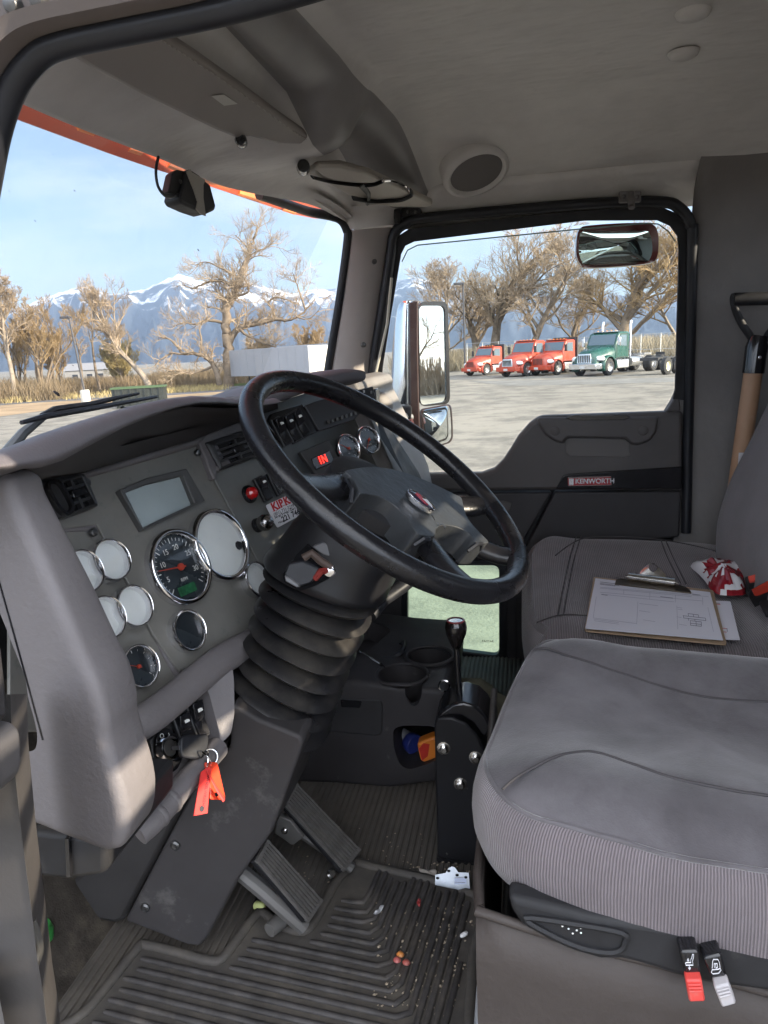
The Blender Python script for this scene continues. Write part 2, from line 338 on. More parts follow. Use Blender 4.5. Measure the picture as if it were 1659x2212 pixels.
# ---- trees
def make_tree(name, label, cat, base, H, tr, seed, bark, twigm, spread=0.75, levels=4, nkids=(9, 8, 7), lean=(0, 0), first=0.25, gnarl=0.22, upb=0.25, stems=1, limbs=None, trunk_top=0.8, group=None, twl=1.0, tw_r=0.014, wide=1.0):
    rg = random.Random(seed); root = thing(name, label, cat, base, group=group)
    tk, cw = MB(), MB()
    def rv(a): return Vector((rg.uniform(-a, a), rg.uniform(-a, a), rg.uniform(-a, a)))
    def branch(p, d, ln, r, lv):
        ns = (9, 6, 4, 3, 2)[min(lv, 4)]; path = [p.copy()]; rads = [r]; dd = d.normalized()
        for i in range(ns):
            dd = (dd+rv(gnarl*(1.0 if lv < 3 else 0.7))+Vector((0, 0, upb*0.18))).normalized(); path.append(path[-1]+dd*ln/ns)
            rads.append(max(tw_r*0.5, r*(1-(0.8 if lv else 0.72)*(i+1)/ns)))
        (tk if lv <= 1 else cw).tube(path, rads, (8, 5, 4, 3, 3)[min(lv, 4)], caps=False)
        if lv >= levels: return
        nk = nkids[min(lv, len(nkids)-1)]; f0 = first if lv == 0 else 0.25
        for k in range(nk):
            f = f0+(1-f0)*(k+rg.random())/nk; x = f*ns; i = min(int(x), ns-1); q = path[i].lerp(path[i+1], x-i); tt = (path[i+1]-path[i]).normalized()
            sd = tt.cross(rv(1)).normalized(); ang = rg.uniform(0.5, 1.1) if lv else rg.uniform(0.45, 1.0)
            nd = (tt*math.cos(ang)+sd*math.sin(ang)+Vector((0, 0, upb))).normalized()
            l2 = ln*(spread if lv == 0 else 0.6)*(1.05-0.5*f)*rg.uniform(0.7, 1.2)*(twl if lv >= levels-1 else 1); r2 = max(tw_r, min(r*0.5, rads[i]*0.65))
            branch(q, nd, l2, r2, lv+1)
    if limbs:
        for path, r0, r1, lv in limbs:
            pts = catmull(path, 4); n = len(pts); pts = [p+rv(r0*0.25) if 0 < i < n-1 else p for i, p in enumerate(pts)]
            tk.tube(pts, [r0+(r1-r0)*i/(n-1) for i in range(n)], 8 if r0 > 0.25 else 6, caps=False)
            L_ = sum((b-a).length for a, b in zip(pts, pts[1:])); nk = int(L_*2.3)
            for k in range(nk):
                f = (0.3 if lv == 0 else 0.12)+(0.88 if lv else 0.7)*rg.random(); i = min(int(f*(n-1)), n-2); tt = (pts[i+1]-pts[i]).normalized(); sd = tt.cross(rv(1)).normalized(); ang = rg.uniform(0.5, 1.2)
                nd = (tt*math.cos(ang)+sd*math.sin(ang)+Vector((0, 0, upb))).normalized()
                branch(pts[i], nd, rg.uniform(1.2, 3.2)*twl, max(0.05, (r0+(r1-r0)*f)*0.4), 2)
    else:
        for s_ in range(stems):
            d0 = Vector((lean[0], lean[1], 1)) if stems == 1 else Vector((lean[0]+rg.uniform(-0.28, 0.28), lean[1]+rg.uniform(-0.28, 0.28), 1))
            branch(Vector((rg.uniform(-.3, .3)*(stems > 1), rg.uniform(-.3, .3)*(stems > 1), -0.2)), d0, H*trunk_top*rg.uniform(0.8, 1.0), tr, 0)
    WLOC[root.name] = Vector((0, 0, 0))
    if not limbs:
        zm = sorted(v[2] for v in cw.v)[int(len(cw.v)*0.985)]; k_ = H/zm
        for mb_ in (tk, cw): mb_.v = [(v[0]*(0.5+0.5*k_)*wide, v[1]*(0.5+0.5*k_)*wide, v[2]*k_) for v in mb_.v]
    tk.build('trunk', bark, root, smooth=60); cw.build('crown', twigm, root, smooth=60)
    return root
b_pale = mat('pale_bark', (0.25, 0.21, 0.165), 0.9, spec=0.1, var=(2, 0.3)); b_dark = mat('grey_brown_bark', (0.17, 0.135, 0.10), 0.9, spec=0.1, var=(2, 0.35))
t_tan = mat('tan_twigs', (0.31, 0.245, 0.175), 0.9, spec=0.1, var=(0.5, 0.25)); t_gold = mat('golden_twigs', (0.31, 0.225, 0.125), 0.9, spec=0.1, var=(0.5, 0.3)); t_grn = mat('budding_twigs', (0.36, 0.29, 0.14), 0.9, spec=0.1, var=(0.4, 0.3)); t_rust = mat('rust_budded_twigs', (0.34, 0.265, 0.18), 0.9, spec=0.1, var=(0.3, 0.3))
def tr_at(name, label, u, D, vtop, seed, bark, tw, **k):
    b = at(u, D); H = zat(u, vtop, D)-b.z; tr = k.pop('tr', H*0.02); cat = k.pop('cat', 'tree')
    return make_tree(name, label, cat, b, H, tr, seed, bark, tw, **k)
GL = 'bare trees along the road beyond the windshield'
tr_at('bare_tree', 'tall pale bare tree at the far left edge of the windshield', 26, 88, 575, 1, b_pale, t_tan, first=0.45, spread=0.4, group=GL, nkids=(11, 9, 8, 8))
tr_at('bare_tree', 'many stemmed golden brown tree right of the tall pale tree', 84, 90, 640, 2, b_dark, t_gold, stems=6, spread=0.4, first=0.3, nkids=(9, 7, 6, 7), group=GL, upb=0.5, tr=0.17, trunk_top=0.95)
tr_at('bare_tree', 'dark stemmed brushy tree between the tall pale tree and the many stemmed tree', 48, 96, 660, 3, b_dark, t_gold, stems=4, spread=0.4, first=0.3, nkids=(9, 7, 6, 7), group=GL, upb=0.5, tr=0.17)
tr_at('bare_tree', 'small golden tree just left of the leaning lamp post', 126, 92, 725, 4, b_dark, t_gold, stems=2, spread=0.45, nkids=(9, 7, 6, 7), group=GL, upb=0.4, tr=0.16)
tr_at('bare_tree', 'thin bare tree standing beside the leaning lamp post', 170, 90, 705, 5, b_dark, t_tan, spread=0.3, first=0.55, nkids=(6, 6, 5), group=GL, tr=0.15)
tr_at('bare_tree', 'slender crooked bare tree right of the leaning lamp post', 213, 92, 650, 6, b_dark, t_rust, spread=0.3, first=0.6, nkids=(6, 6, 6), group=GL, tr=0.17, gnarl=0.2)
tr_at('bare_tree', 'pale spreading bare tree above the green lidded waste container', 322, 90, 600, 7, b_pale, t_tan, spread=0.62, first=0.3, nkids=(11, 9, 8, 8), group=GL, lean=(-0.12, 0), tr=0.36)
# the big cottonwood: its main limbs in metres on its own upright, with depth of their own
def limbs_px(u0, D, paths):
    b = at(u0, D); c = Vector((math.cos(YAW), math.sin(YAW), 0)); out = []; rg = random.Random(11)
    for path, r0, r1, lv in paths:
        pp = []; dep = 0; drift = rg.uniform(-0.6, 0.6)
        for (u, v) in path:
            q = at(u, D, v); z = zat(u, v, D); dep += drift*(1 if lv else 0.2); pp.append(Vector((q.x-b.x, q.y-b.y, z-b.z))+Vector((-c.y, c.x, 0))*dep)
        out.append((pp, r0, r1, lv))
    return b, out
bb, lim = limbs_px(494, 92, [
    ([(496, 850), (494, 790), (492, 745), (490, 715), (488, 680), (494, 650), (506, 630), (516, 600), (528, 568), (540, 540), (550, 510), (556, 488)], 0.72, 0.06, 0),
    ([(490, 745), (508, 716), (530, 704), (560, 697), (592, 690), (615, 692), (640, 684), (668, 660), (682, 640)], 0.42, 0.05, 1),
    ([(592, 690), (588, 668), (575, 652), (590, 640), (615, 645), (640, 655)], 0.2, 0.05, 1), ([(660, 668), (650, 640), (640, 610), (632, 588)], 0.14, 0.04, 1),
    ([(492, 700), (470, 694), (445, 692), (425, 700), (400, 697), (375, 705)], 0.24, 0.05, 1), ([(510, 622), (490, 612), (465, 605), (440, 612), (415, 622), (395, 615)], 0.24, 0.05, 1),
    ([(494, 652), (516, 640), (538, 634), (540, 618), (528, 596)], 0.2, 0.05, 1), ([(516, 600), (496, 588), (470, 575), (445, 566), (425, 570)], 0.16, 0.04, 1), ([(530, 565), (548, 545), (572, 535), (590, 520)], 0.13, 0.04, 1), ([(540, 540), (520, 520), (505, 505)], 0.12, 0.04, 1),
    ([(520, 712), (545, 730), (575, 742), (605, 752), (628, 765)], 0.2, 0.05, 1), ([(640, 684), (665, 690), (690, 672)], 0.12, 0.04, 1)])
make_tree('cottonwood_tree', 'huge gnarled cottonwood with a long crooked limb rising behind the white trailer', 'tree', bb, 19, 0.7, 21, b_dark, t_tan, limbs=lim, gnarl=0.42, levels=4, nkids=(6, 7, 7, 8), twl=1.15)
bb, lim = limbs_px(470, 84, [([(474, 830), (462, 790), (445, 772), (420, 764), (395, 765), (372, 762)], 0.36, 0.08, 1), ([(395, 765), (380, 745), (360, 730), (345, 728)], 0.2, 0.05, 1), ([(430, 766), (430, 735), (425, 705), (440, 680)], 0.16, 0.04, 1), ([(372, 762), (350, 775), (335, 790)], 0.14, 0.05, 1), ([(462, 790), (420, 805), (380, 800), (355, 806)], 0.18, 0.05, 1)])
make_tree('bare_tree', 'low arching bare tree bending left in front of the huge cottonwood', 'tree', bb, 7, 0.4, 22, b_dark, t_tan, limbs=lim, gnarl=0.4, levels=4, nkids=(6, 7, 7, 8), twl=0.8, group=GL)
tr_at('golden_shrub', 'rounded golden willow behind the right end of the trailers', 664, 120, 700, 23, b_pale, t_gold, stems=7, spread=0.4, first=0.2, nkids=(10, 8, 7, 7), upb=0.5, tr=0.16, trunk_top=0.9, cat='shrub')
tr_at('golden_shrub', 'wide yellow green willow in front of the mountain left of the pale tree', 262, 100, 735, 24, b_pale, t_grn, stems=8, spread=0.5, first=0.15, nkids=(10, 8, 7, 7), upb=0.4, tr=0.12, trunk_top=0.85, cat='shrub')
tr_at('golden_shrub', 'golden thicket rising behind the huge cottonwood trunk', 560, 110, 730, 25, b_dark, t_gold, stems=9, spread=0.5, first=0.15, nkids=(10, 8, 7, 7), upb=0.4, tr=0.12, trunk_top=0.8, cat='shrub')
GR = 'bare trees behind the parked trucks'
tr_at('bare_tree', 'tall bare tree rising behind the leftmost red truck', 1068, 84, 500, 31, b_dark, t_rust, spread=0.62, first=0.22, nkids=(14, 9, 8, 8), group=GR, tr=0.36, upb=0.3, wide=1.6)
tr_at('bare_tree', 'forked bare tree partly behind the outside mirror', 1030, 92, 600, 32, b_dark, t_tan, spread=0.6, first=0.25, nkids=(11, 9, 8, 8), group=GR, tr=0.3, lean=(-.1, 0), wide=1.6)
tr_at('bare_tree', 'slanting bare tree between the red trucks', 1130, 80, 530, 33, b_dark, t_tan, spread=0.55, first=0.3, nkids=(10, 8, 8, 8), group=GR, tr=0.26, lean=(0.35, 0), wide=1.6)
tr_at('bare_tree', 'widest bare tree spreading behind the green truck and the small mirror', 1318, 80, 485, 34, b_dark, t_gold, spread=0.75, first=0.2, nkids=(15, 9, 8, 8), group=GR, tr=0.42, upb=0.25, wide=1.6)
tr_at('bare_tree', 'golden bare tree at the right edge of the side window', 1452, 84, 505, 35, b_pale, t_gold, spread=0.6, first=0.2, nkids=(12, 9, 8, 8), group=GR, tr=0.3, wide=1.6)
tr_at('bare_tree', 'small bare tree left of the widest tree behind the third red truck', 1235, 90, 600, 36, b_dark, t_rust, spread=0.6, first=0.2, nkids=(10, 8, 8, 8), group=GR, tr=0.2, wide=1.6)
tr_at('bare_tree', 'pale bare tree standing left of the lamp post beside the mirror', 958, 98, 560, 37, b_pale, t_tan, spread=0.6, first=0.2, nkids=(12, 9, 8, 8), group=GR, tr=0.26, wide=1.5)
# ---- brush: uncountable undergrowth
def brush(name, spans, m, n, seed):
    rg = random.Random(seed); mb = MB()
    for _ in range(n):
        u0, u1, D0, D1, h0, h1 = rg.choice(spans); b = at(rg.uniform(u0, u1), rg.uniform(D0, D1)); h = rg.uniform(h0, h1)
        for k in range(9):
            d = Vector((rg.uniform(-.6, .6), rg.uniform(-.6, .6), 1)); q = b+Vector((rg.uniform(-.8, .8), rg.uniform(-.8, .8), 0)); mid = q+d*h*0.5
            e = mid+Vector((rg.uniform(-.5, .5), rg.uniform(-.5, .5), 0.8))*h*0.5
            w = Vector((rg.uniform(-1, 1), rg.uniform(-1, 1), 0)).normalized()*rg.uniform(0.012, 0.035)
            mb.add([q-w, q+w, mid+w*.8, mid-w*.8, e+w*.3, e-w*.3], [(0, 1, 2, 3), (3, 2, 4, 5)])
    return tag(mb.build(name, m, None, smooth=0), kind='stuff')
brush('dry_brush', [(-150, 140, 84, 110, 0.5, 2.8), (130, 330, 92, 125, 0.6, 2.2), (330, 480, 95, 130, 0.6, 2.4), (480, 760, 100, 140, 1, 3.2)], mat('dry_stems', (0.24, 0.178, 0.11), 0.95, spec=0.05, var=(0.15, 0.5, (0.14, 0.115, 0.08))), 4200, 41)
brush('grey_brush', [(1000, 1290, 72, 100, 0.6, 2.6), (1290, 1560, 68, 95, 0.8, 3.0), (860, 1010, 75, 95, 0.6, 2.4)], mat('grey_twigs', (0.27, 0.23, 0.16), 0.95, spec=0.05, var=(0.15, 0.5)), 3000, 42)
brush('green_weeds', [(-150, 330, 82, 92, 0.3, 0.8), (330, 480, 82, 92, 0.3, 0.7)], t_grn, 350, 43)
# hedge and trees behind the truck: seen only in the mirrors, and their twigs break up the low sun
def rear_tree(label, x, y, H, seed, **k): return make_tree('bare_tree', label, 'tree', Vector((x, y, 0)), H, H*0.02, seed, b_dark, t_rust, group='bare trees behind the truck', **k)
rear_tree('bare tree behind the truck nearest its rear', 17, -2.2, 8.5, 51, spread=0.6, nkids=(7, 4, 3), levels=3)
for k_, (x_, y_, h_) in enumerate(((70, -6, 11), (76, 6, 13), (72, 16, 12), (80, -20, 12), (74, 28, 11))): rear_tree('bare tree in the row behind the truck, %s from the left' % ('first', 'second', 'third', 'fourth', 'fifth')[k_], x_, y_, h_, 60+k_, spread=0.65, nkids=(9, 7, 6))
rg = random.Random(77); hb_ = MB()
for _ in range(1500):
    q = Vector((rg.uniform(66, 74), rg.uniform(-40, 60), 0)); h = rg.uniform(1, 3.6)
    for k in range(6):
        q2 = q+Vector((rg.uniform(-.7, .7), rg.uniform(-.9, .9), 0)); e = q2+Vector((rg.uniform(-.6, .6), rg.uniform(-.6, .6), h)); w = Vector((0, 0.05, 0)); hb_.add([q2-w, q2+w, e+w*.4, e-w*.4], [(0, 1, 2, 3)])
tag(hb_.build('hedge', t_tan, None, smooth=0), kind='stuff')
# ---- light poles
def lamp_post(u, D, vtop, label, lean=(0, 0), base=True):
    b = at(u, D); H = zat(u, vtop, D)-b.z; r = thing('lamp_post', label, 'lamp post', b); WLOC[r.name] = Vector((0, 0, 0)); top = Vector((lean[0]*H, lean[1]*H, H))
    mp_ = mat('dark_steel_post', (0.05, 0.05, 0.055), 0.5)
    MB().tube([(0, 0, 0.6 if base else 0), top], [0.1, 0.07], 8).build('pole', mp_, r)
    MB().box(top+Vector((-0.35, 0, 0)), (0.9, 0.4, 0.18)).build('lamp_head', mp_, r, bevel=0.03)
    if base: MB().lathe([(0.42, 0), (0.42, 1.1), (0.36, 1.2)], sides=14).build('concrete_footing', mat('pale_concrete', (0.5, 0.48, 0.42), 0.9, var=(2, 0.15)), r)
    return r
lamp_post(177, 72, 684, 'leaning black lamp post on a pale concrete footing left of the huge cottonwood', (-0.075, 0.0))
lamp_post(1005, 66, 612, 'straight dark lamp post beside the outside mirror', (0, 0), False)
# ---- house and sheds
def house(u, D, w, h, label, wall, roof, yaw=0.2):
    b = at(u, D); r = thing('house', label, 'house', b, yaw); WLOC[r.name] = Vector((0, 0, 0))
    MB().box((0, 0, h/2), (w, w*0.6, h)).build('wall', mat(wall[0], wall[1], 0.9, var=(1, 0.1)), r)
    rf = MB(); y = w*0.33; x = w*0.54; rf.prism([(-x, -y, h), (-x, y, h), (-x, 0, h+w*0.16)], (2*x, 0, 0)); rf.build('roof', mat(roof[0], roof[1], 0.8), r)
    for k in (-0.28, 0.05, 0.3): MB().box((w*k, -w*0.3-0.02, h*0.55), (w*0.12, 0.06, h*0.35)).build('window', mat('dark_pane', (0.03, 0.035, 0.045), 0.15), r)
    return r
house(198, 150, 8, 2.6, 'small pale house with grey roof behind the leaning lamp post', ('pale_siding', (0.27, 0.26, 0.245)), ('grey_shingle', (0.22, 0.22, 0.23)))
# ---- waste container
def container():
    b = at(296, 60); r = thing('waste_container', 'dark open waste container with a green rim beyond the wiper', 'container', b, R_(20)); WLOC[r.name] = Vector((0, 0, 0))
    dk = mat('dark_green_steel', (0.022, 0.026, 0.022), 0.6, var=(2, 0.3)); gn = mat('green_rim_paint', (0.06, 0.10, 0.045), 0.5)
    for s_, c_, z_ in (('long_side', (0, -0.95, 0.8), (3.6, 0.08, 1.25)), ('long_side', (0, 0.95, 0.8), (3.6, 0.08, 1.25)), ('end_wall', (-1.84, 0, 0.8), (0.08, 1.98, 1.25)), ('end_wall', (1.84, 0, 0.8), (0.08, 1.98, 1.25)), ('bottom', (0, 0, 0.22), (3.6, 1.8, 0.1))):
        MB().box(c_, z_).build(s_, dk, r)
    ri = MB(); ri.ring([(-1.95, -1.06, 1.43), (1.95, -1.06, 1.43), (1.95, 1.06, 1.43), (-1.95, 1.06, 1.43)], [(-1.78, -0.89, 1.43), (1.78, -0.89, 1.43), (1.78, 0.89, 1.43), (-1.78, 0.89, 1.43)], (0, 0, 0.13)); ri.build('rim', gn, r)
    for k in range(7): MB().box((-1.6+k*0.53, -1.03, 0.8), (0.09, 0.08, 1.25)).build('rib', dk, r)
    for x in (-1.5, 1.5): MB().lathe([(0.14, -0.9), (0.14, 0.9)], (x, 0, 0.14), (0, 1, 0), 12).build('roller', dk, r)
container()
# ---- trailers
def wheel(mbT, mbR, c, R=0.5, w=0.28, axis=(0, 1, 0)):
    mbT.lathe([(R*0.55, -w/2), (R*0.9, -w/2), (R, -w*0.38), (R, w*0.38), (R*0.9, w/2), (R*0.55, w/2)], c, axis, 22, caps=False)
    mbR.lathe([(0, -w*0.3), (R*0.2, -w*0.34), (R*0.22, -w*0.1), (R*0.5, -w*0.16), (R*0.58, -w*0.46), (R*0.58, w*0.46), (R*0.5, w*0.16), (R*0.22, w*0.1), (R*0.2, w*0.34), (0, w*0.3)], c, axis, 18, caps=False)
m_tyre = mat('tyre_rubber', (0.025, 0.025, 0.026), 0.85); m_alu = mat('aluminium_rim', (0.6, 0.6, 0.6), 0.3, 0.9); m_blk = mat('black_chassis', (0.03, 0.03, 0.032), 0.6); m_chr = mat('chrome', (0.8, 0.8, 0.82), 0.12, 1.0)
def trailer(u, D, ang, label, Lg=14.0):
    b = at(u, D); r = thing('box_trailer', label, 'trailer', b, ang, 'white box trailers'); WLOC[r.name] = Vector((0, 0, 0))
    wh = mat('shaded_white_panel', (0.25, 0.265, 0.29), 0.4, var=(0.4, 0.05));  # shade of the long side put into the grey of the white panels
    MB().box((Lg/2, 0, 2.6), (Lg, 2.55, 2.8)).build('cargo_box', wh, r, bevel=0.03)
    for k in range(10):
        for s_ in (-1, 1): MB().box((0.5+k*(Lg-1.0)/9, s_*1.285, 2.6), (0.06, 0.02, 2.6)).build('side_post', wh, r)
    for s_ in (-1, 1):
        d = MB().box((-0.03, s_*0.63, 2.6), (0.05, 1.22, 2.65)).build('rear_door', mat('sunlit_cream_door', (0.52, 0.5, 0.44), 0.45), r, bevel=0.01)  # sunlight on the rear end put into the brighter cream
        MB().tube([(-0.08, s_*0.25, 1.3), (-0.08, s_*0.25, 3.9)], 0.025, 6).build('lock_rod', m_alu, r)
    MB().box((0.05, 0, 0.65), (0.1, 2.4, 0.12)).build('underride_bar', m_blk, r); MB().box((2.0, 0, 1.1), (3.4, 1.2, 0.2)).build('bogie', m_blk, r)
    for x in (1.2, 2.5):
        for s_ in (-1, 1):
            T, Rm = MB(), MB(); wheel(T, Rm, (x, s_*1.0, 0.5), 0.5, 0.5); w_ = T.build('wheel', m_tyre, r); Rm.build('rim', m_alu, w_)
    for s_ in (-1, 1): MB().box((Lg-3, s_*0.9, 0.6), (0.12, 0.12, 1.2)).build('landing_leg', m_blk, r)
    return r
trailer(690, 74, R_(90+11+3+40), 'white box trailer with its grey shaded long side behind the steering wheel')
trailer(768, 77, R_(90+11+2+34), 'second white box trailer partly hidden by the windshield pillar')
# ---- trucks
def truck(u, v, label, paint, lower=None, scale=1.0, ang=R_(-127), chrome=False, board=False, grille='chrome', tall=0.0):
    g = G(u, v); ca, sa = math.cos(ang), math.sin(ang); left = Vector((-sa, ca, 0)); base = g-left*0.95*scale; base.z = 0
    r = thing('parked_truck', label, 'truck', base, ang, 'trucks parked across the yard'); r.scale = (scale,)*3; WLOC[r.name] = Vector((0, 0, 0))
    gl = mat('truck_window', (0.10, 0.14, 0.17), 0.06, spec=0.8); lo = lower or paint; T = tall
    side = [(-0.7, 0.95), (-0.72, 1.72), (-1.12, 2.42+T), (-1.35, 2.52+T), (-2.2, 2.52+T), (-2.32, 2.4+T), (-2.32, 0.95)]
    MB().prism([(x, -1.0, z) for x, z in side], (0, 2.0, 0)).build('cab', paint, r, bevel=0.07, seg=3)
    MB().prism([(-0.76, -0.88, 1.76), (-0.76, 0.88, 1.76), (-1.09, 0.84, 2.36+T), (-1.09, -0.84, 2.36+T)], (0.025, 0, 0.015)).build('windshield', gl, r)
    for s_ in (-1, 1):
        MB().prism([(-0.95, s_*0.985, 1.72), (-1.28, s_*0.985, 2.32+T), (-1.95, s_*0.985, 2.32+T), (-1.98, s_*0.985, 1.66)], (0, s_*0.03, 0)).build('side_window', gl, r)
        d = MB(); d.ring([(-0.85, s_*1.0, 1.0), (-2.08, s_*1.0, 1.0), (-2.05, s_*1.0, 2.4+T), (-1.25, s_*1.0, 2.4+T), (-0.85, s_*1.0, 1.7)], [(-0.88, s_*1.0, 1.03), (-2.05, s_*1.0, 1.03), (-2.02, s_*1.0, 2.37+T), (-1.27, s_*1.0, 2.37+T), (-0.88, s_*1.0, 1.69)], (0, s_*0.006, 0)); d.build('door_seam', m_blk, r)
        MB().box((-0.75, s_*1.22, 1.95), (0.1, 0.22, 0.5)).build('mirror', m_chr if chrome else m_blk, r, bevel=0.03)
        hd = MB(); hd.lathe([(0.0, 0.1), (0.14, 0.07), (0.2, 0.0), (0.2, -0.1)], (0.74, s_*0.86, 1.02), (0.85, s_*0.45, 0.12), 14, sx=1.5, sy=0.75, xdir=(0, 1, 0)); hd.build('headlight', mat('headlamp_lens', (0.75, 0.77, 0.78), 0.1, spec=0.8), r)
        fd = MB(); rows = []
        for y_, k in ((0.62, 0.96), (0.8, 1.0), (1.0, 1.0), (1.1, 0.96), (1.13, 0.88)):
            rows.append([Vector((0.02+0.68*k*math.cos(a), s_*y_, 0.52+0.66*k*math.sin(a))) for a in [math.pi*(-0.12+1.24*i/14) for i in range(15)]])
        fd.grid(rows); fd.build('fender', lo, r, smooth=60, solid=0.03)
        MB().box((-1.5, s_*0.95, 0.62), (1.3, 0.3, 0.5)).build('step', m_alu, r, bevel=0.04); MB().lathe([(0.28, 0), (0.3, 0.03), (0.3, 1.2), (0.28, 1.23)], (-3.75, s_*0.85, 0.72), (1, 0, 0), 18).build('fuel_tank', m_alu, r)
        if chrome: MB().tube([(-2.5, s_*0.95, 0.9), (-2.5, s_*0.95, 2.9+T), (-2.58, s_*0.95, 3.15+T)], 0.075, 10).build('exhaust_stack', m_chr, r)
        MB().box((-6.3, s_*0.95, 0.85), (0.03, 0.6, 0.6)).build('mud_flap', m_blk, r)
        for x, w in ((0, 0.3), (-5.0, 0.56), (-6.25 if chrome else -5.0, 0.56)):
            if x == -5.0 and not chrome and w == 0.56 and s_ == 9: continue
            tt, rr = MB(), MB(); wheel(tt, rr, (x, s_*0.95, 0.5), 0.5, w); w_ = tt.build('wheel', m_tyre, r); rr.build('rim', m_alu, w_)
            if not chrome and x == -5.0: break
    hood = []
    for x, wt_, wb, zt, zb in ((-0.74, 0.93, 0.97, 1.72, 0.85), (-0.2, 0.84, 0.93, 1.66, 0.8), (0.4, 0.66, 0.84, 1.55, 0.75), (0.85, 0.52, 0.76, 1.42, 0.72), (1.0, 0.45, 0.7, 1.25, 0.72), (1.05, 0.4, 0.64, 0.9, 0.72)):
        hood.append([Vector((x, -wb, zb)), Vector((x, -wb, (zt+zb)/2)), Vector((x, -wt_, zt-0.14)), Vector((x, -wt_*0.8, zt-0.02)), Vector((x, 0, zt)), Vector((x, wt_*0.8, zt-0.02)), Vector((x, wt_, zt-0.14)), Vector((x, wb, (zt+zb)/2)), Vector((x, wb, zb))])
    h_ = MB().grid(hood); n = len(h_.v); h_.f.append(tuple(range(n-9, n))); h_.mi.append(0); h_.build('hood', paint, r, smooth=50)
    g_ = MB(); g_.prism([(1.02, -0.5, 0.76), (1.02, 0.5, 0.76), (1.0, 0.42, 1.32), (1.0, -0.42, 1.32)], (0.05, 0, 0)); gr = g_.build('grille', m_chr if grille == 'chrome' else paint, r, bevel=0.02)
    bs = MB()
    for k in range(7): bs.box((1.08, -0.36+k*0.12, 1.02), (0.02, 0.05, 0.42))
    bs.build('grille_bars', m_blk, gr)
    MB().prism([(1.0, -1.1, 0.42), (1.25, -0.9, 0.42), (1.25, 0.9, 0.42), (1.0, 1.1, 0.42), (0.85, 1.1, 0.42), (0.85, -1.1, 0.42)], (0, 0, 0.32)).build('bumper', m_chr if chrome else paint, r, bevel=0.03)
    MB().box((1.27, 0.0, 0.55), (0.02, 0.35, 0.16)).build('licence_plate', mat('plate_grey', (0.5, 0.5, 0.5), 0.5), r)
    fr = MB(); fr.box((-2.9, 0.42, 0.85), (7.4, 0.09, 0.24)); fr.box((-2.9, -0.42, 0.85), (7.4, 0.09, 0.24)); fr.box((-5.6, 0, 1.08), (0.9, 0.9, 0.12)); fr.box((-2.7, 0, 0.95), (0.5, 1.2, 0.15)); fr.build('frame', m_blk if not chrome else m_alu, r)
    MB().box((-1.3, 0, 2.55+T), (0.3, 1.7, 0.05)).build('roof_visor', m_chr if chrome else paint, r, bevel=0.02)
    for y_ in (-0.6, -0.3, 0, 0.3, 0.6): MB().lathe([(0.05, 0), (0.045, 0.05), (0, 0.07)], (-1.4, y_, 2.56+T), (0, 0, 1), 8).build('marker_light', mat('amber_lens', (0.8, 0.3, 0.04), 0.3), r)
    if board: MB().box((-2.5, 0, 1.85), (0.12, 2.2, 1.7)).build('headboard', m_blk, r)
    if chrome: MB().tube([(-2.4, 0.2, 1.5), (-3.0, 0.3, 1.35), (-3.4, 0.3, 1.6), (-4.2, 0.2, 1.1), (-4.9, 0.2, 1.15)], 0.04, 6).build('air_hose', m_blk, r)
    return r
red = mat('orange_red_paint', (0.38, 0.045, 0.016), 0.35, coat=0.4, var=(1.5, 0.12), dust=((0.32, 0.2, 0.14), 2.5, 0.55, 0.85, 0.35)); grn = mat('dark_green_paint', (0.006, 0.062, 0.046), 0.28, coat=0.5, var=(1.5, 0.15)); slv = mat('silver_paint', (0.4, 0.4, 0.4), 0.3, 0.5)
truck(1050, 811, 'leftmost small orange red truck with a black headboard behind its cab', red, scale=0.86, board=True, grille='paint')
truck(1137, 813, 'orange red truck with a bright chrome grille squeezed between two others', red, scale=0.95, tall=0.05)
truck(1203, 810, 'orange red truck with a black headboard next to the green truck', red, scale=0.95, board=True, grille='paint')
truck(1313, 811, 'green and silver tractor with chrome bumper and twin exhaust stacks', grn, grn, scale=1.08, chrome=True)
def dist_wheels():
    g = G(1450, 808); r = thing('trailer_dolly', 'black dolly with pale rimmed wheels behind the green tractor', 'dolly', g, R_(-127)); WLOC[r.name] = Vector((0, 0, 0))
    MB().box((0, -0.9, 0.95), (2.2, 1.2, 0.18)).build('frame', m_blk, r)
    for x in (-0.65, 0.65):
        tt, rr = MB(), MB(); wheel(tt, rr, (x, 0, 0.52), 0.52, 0.3); w_ = tt.build('wheel', m_tyre, r); rr.build('rim', mat('cream_rim', (0.7, 0.66, 0.5), 0.5), w_)
dist_wheels()
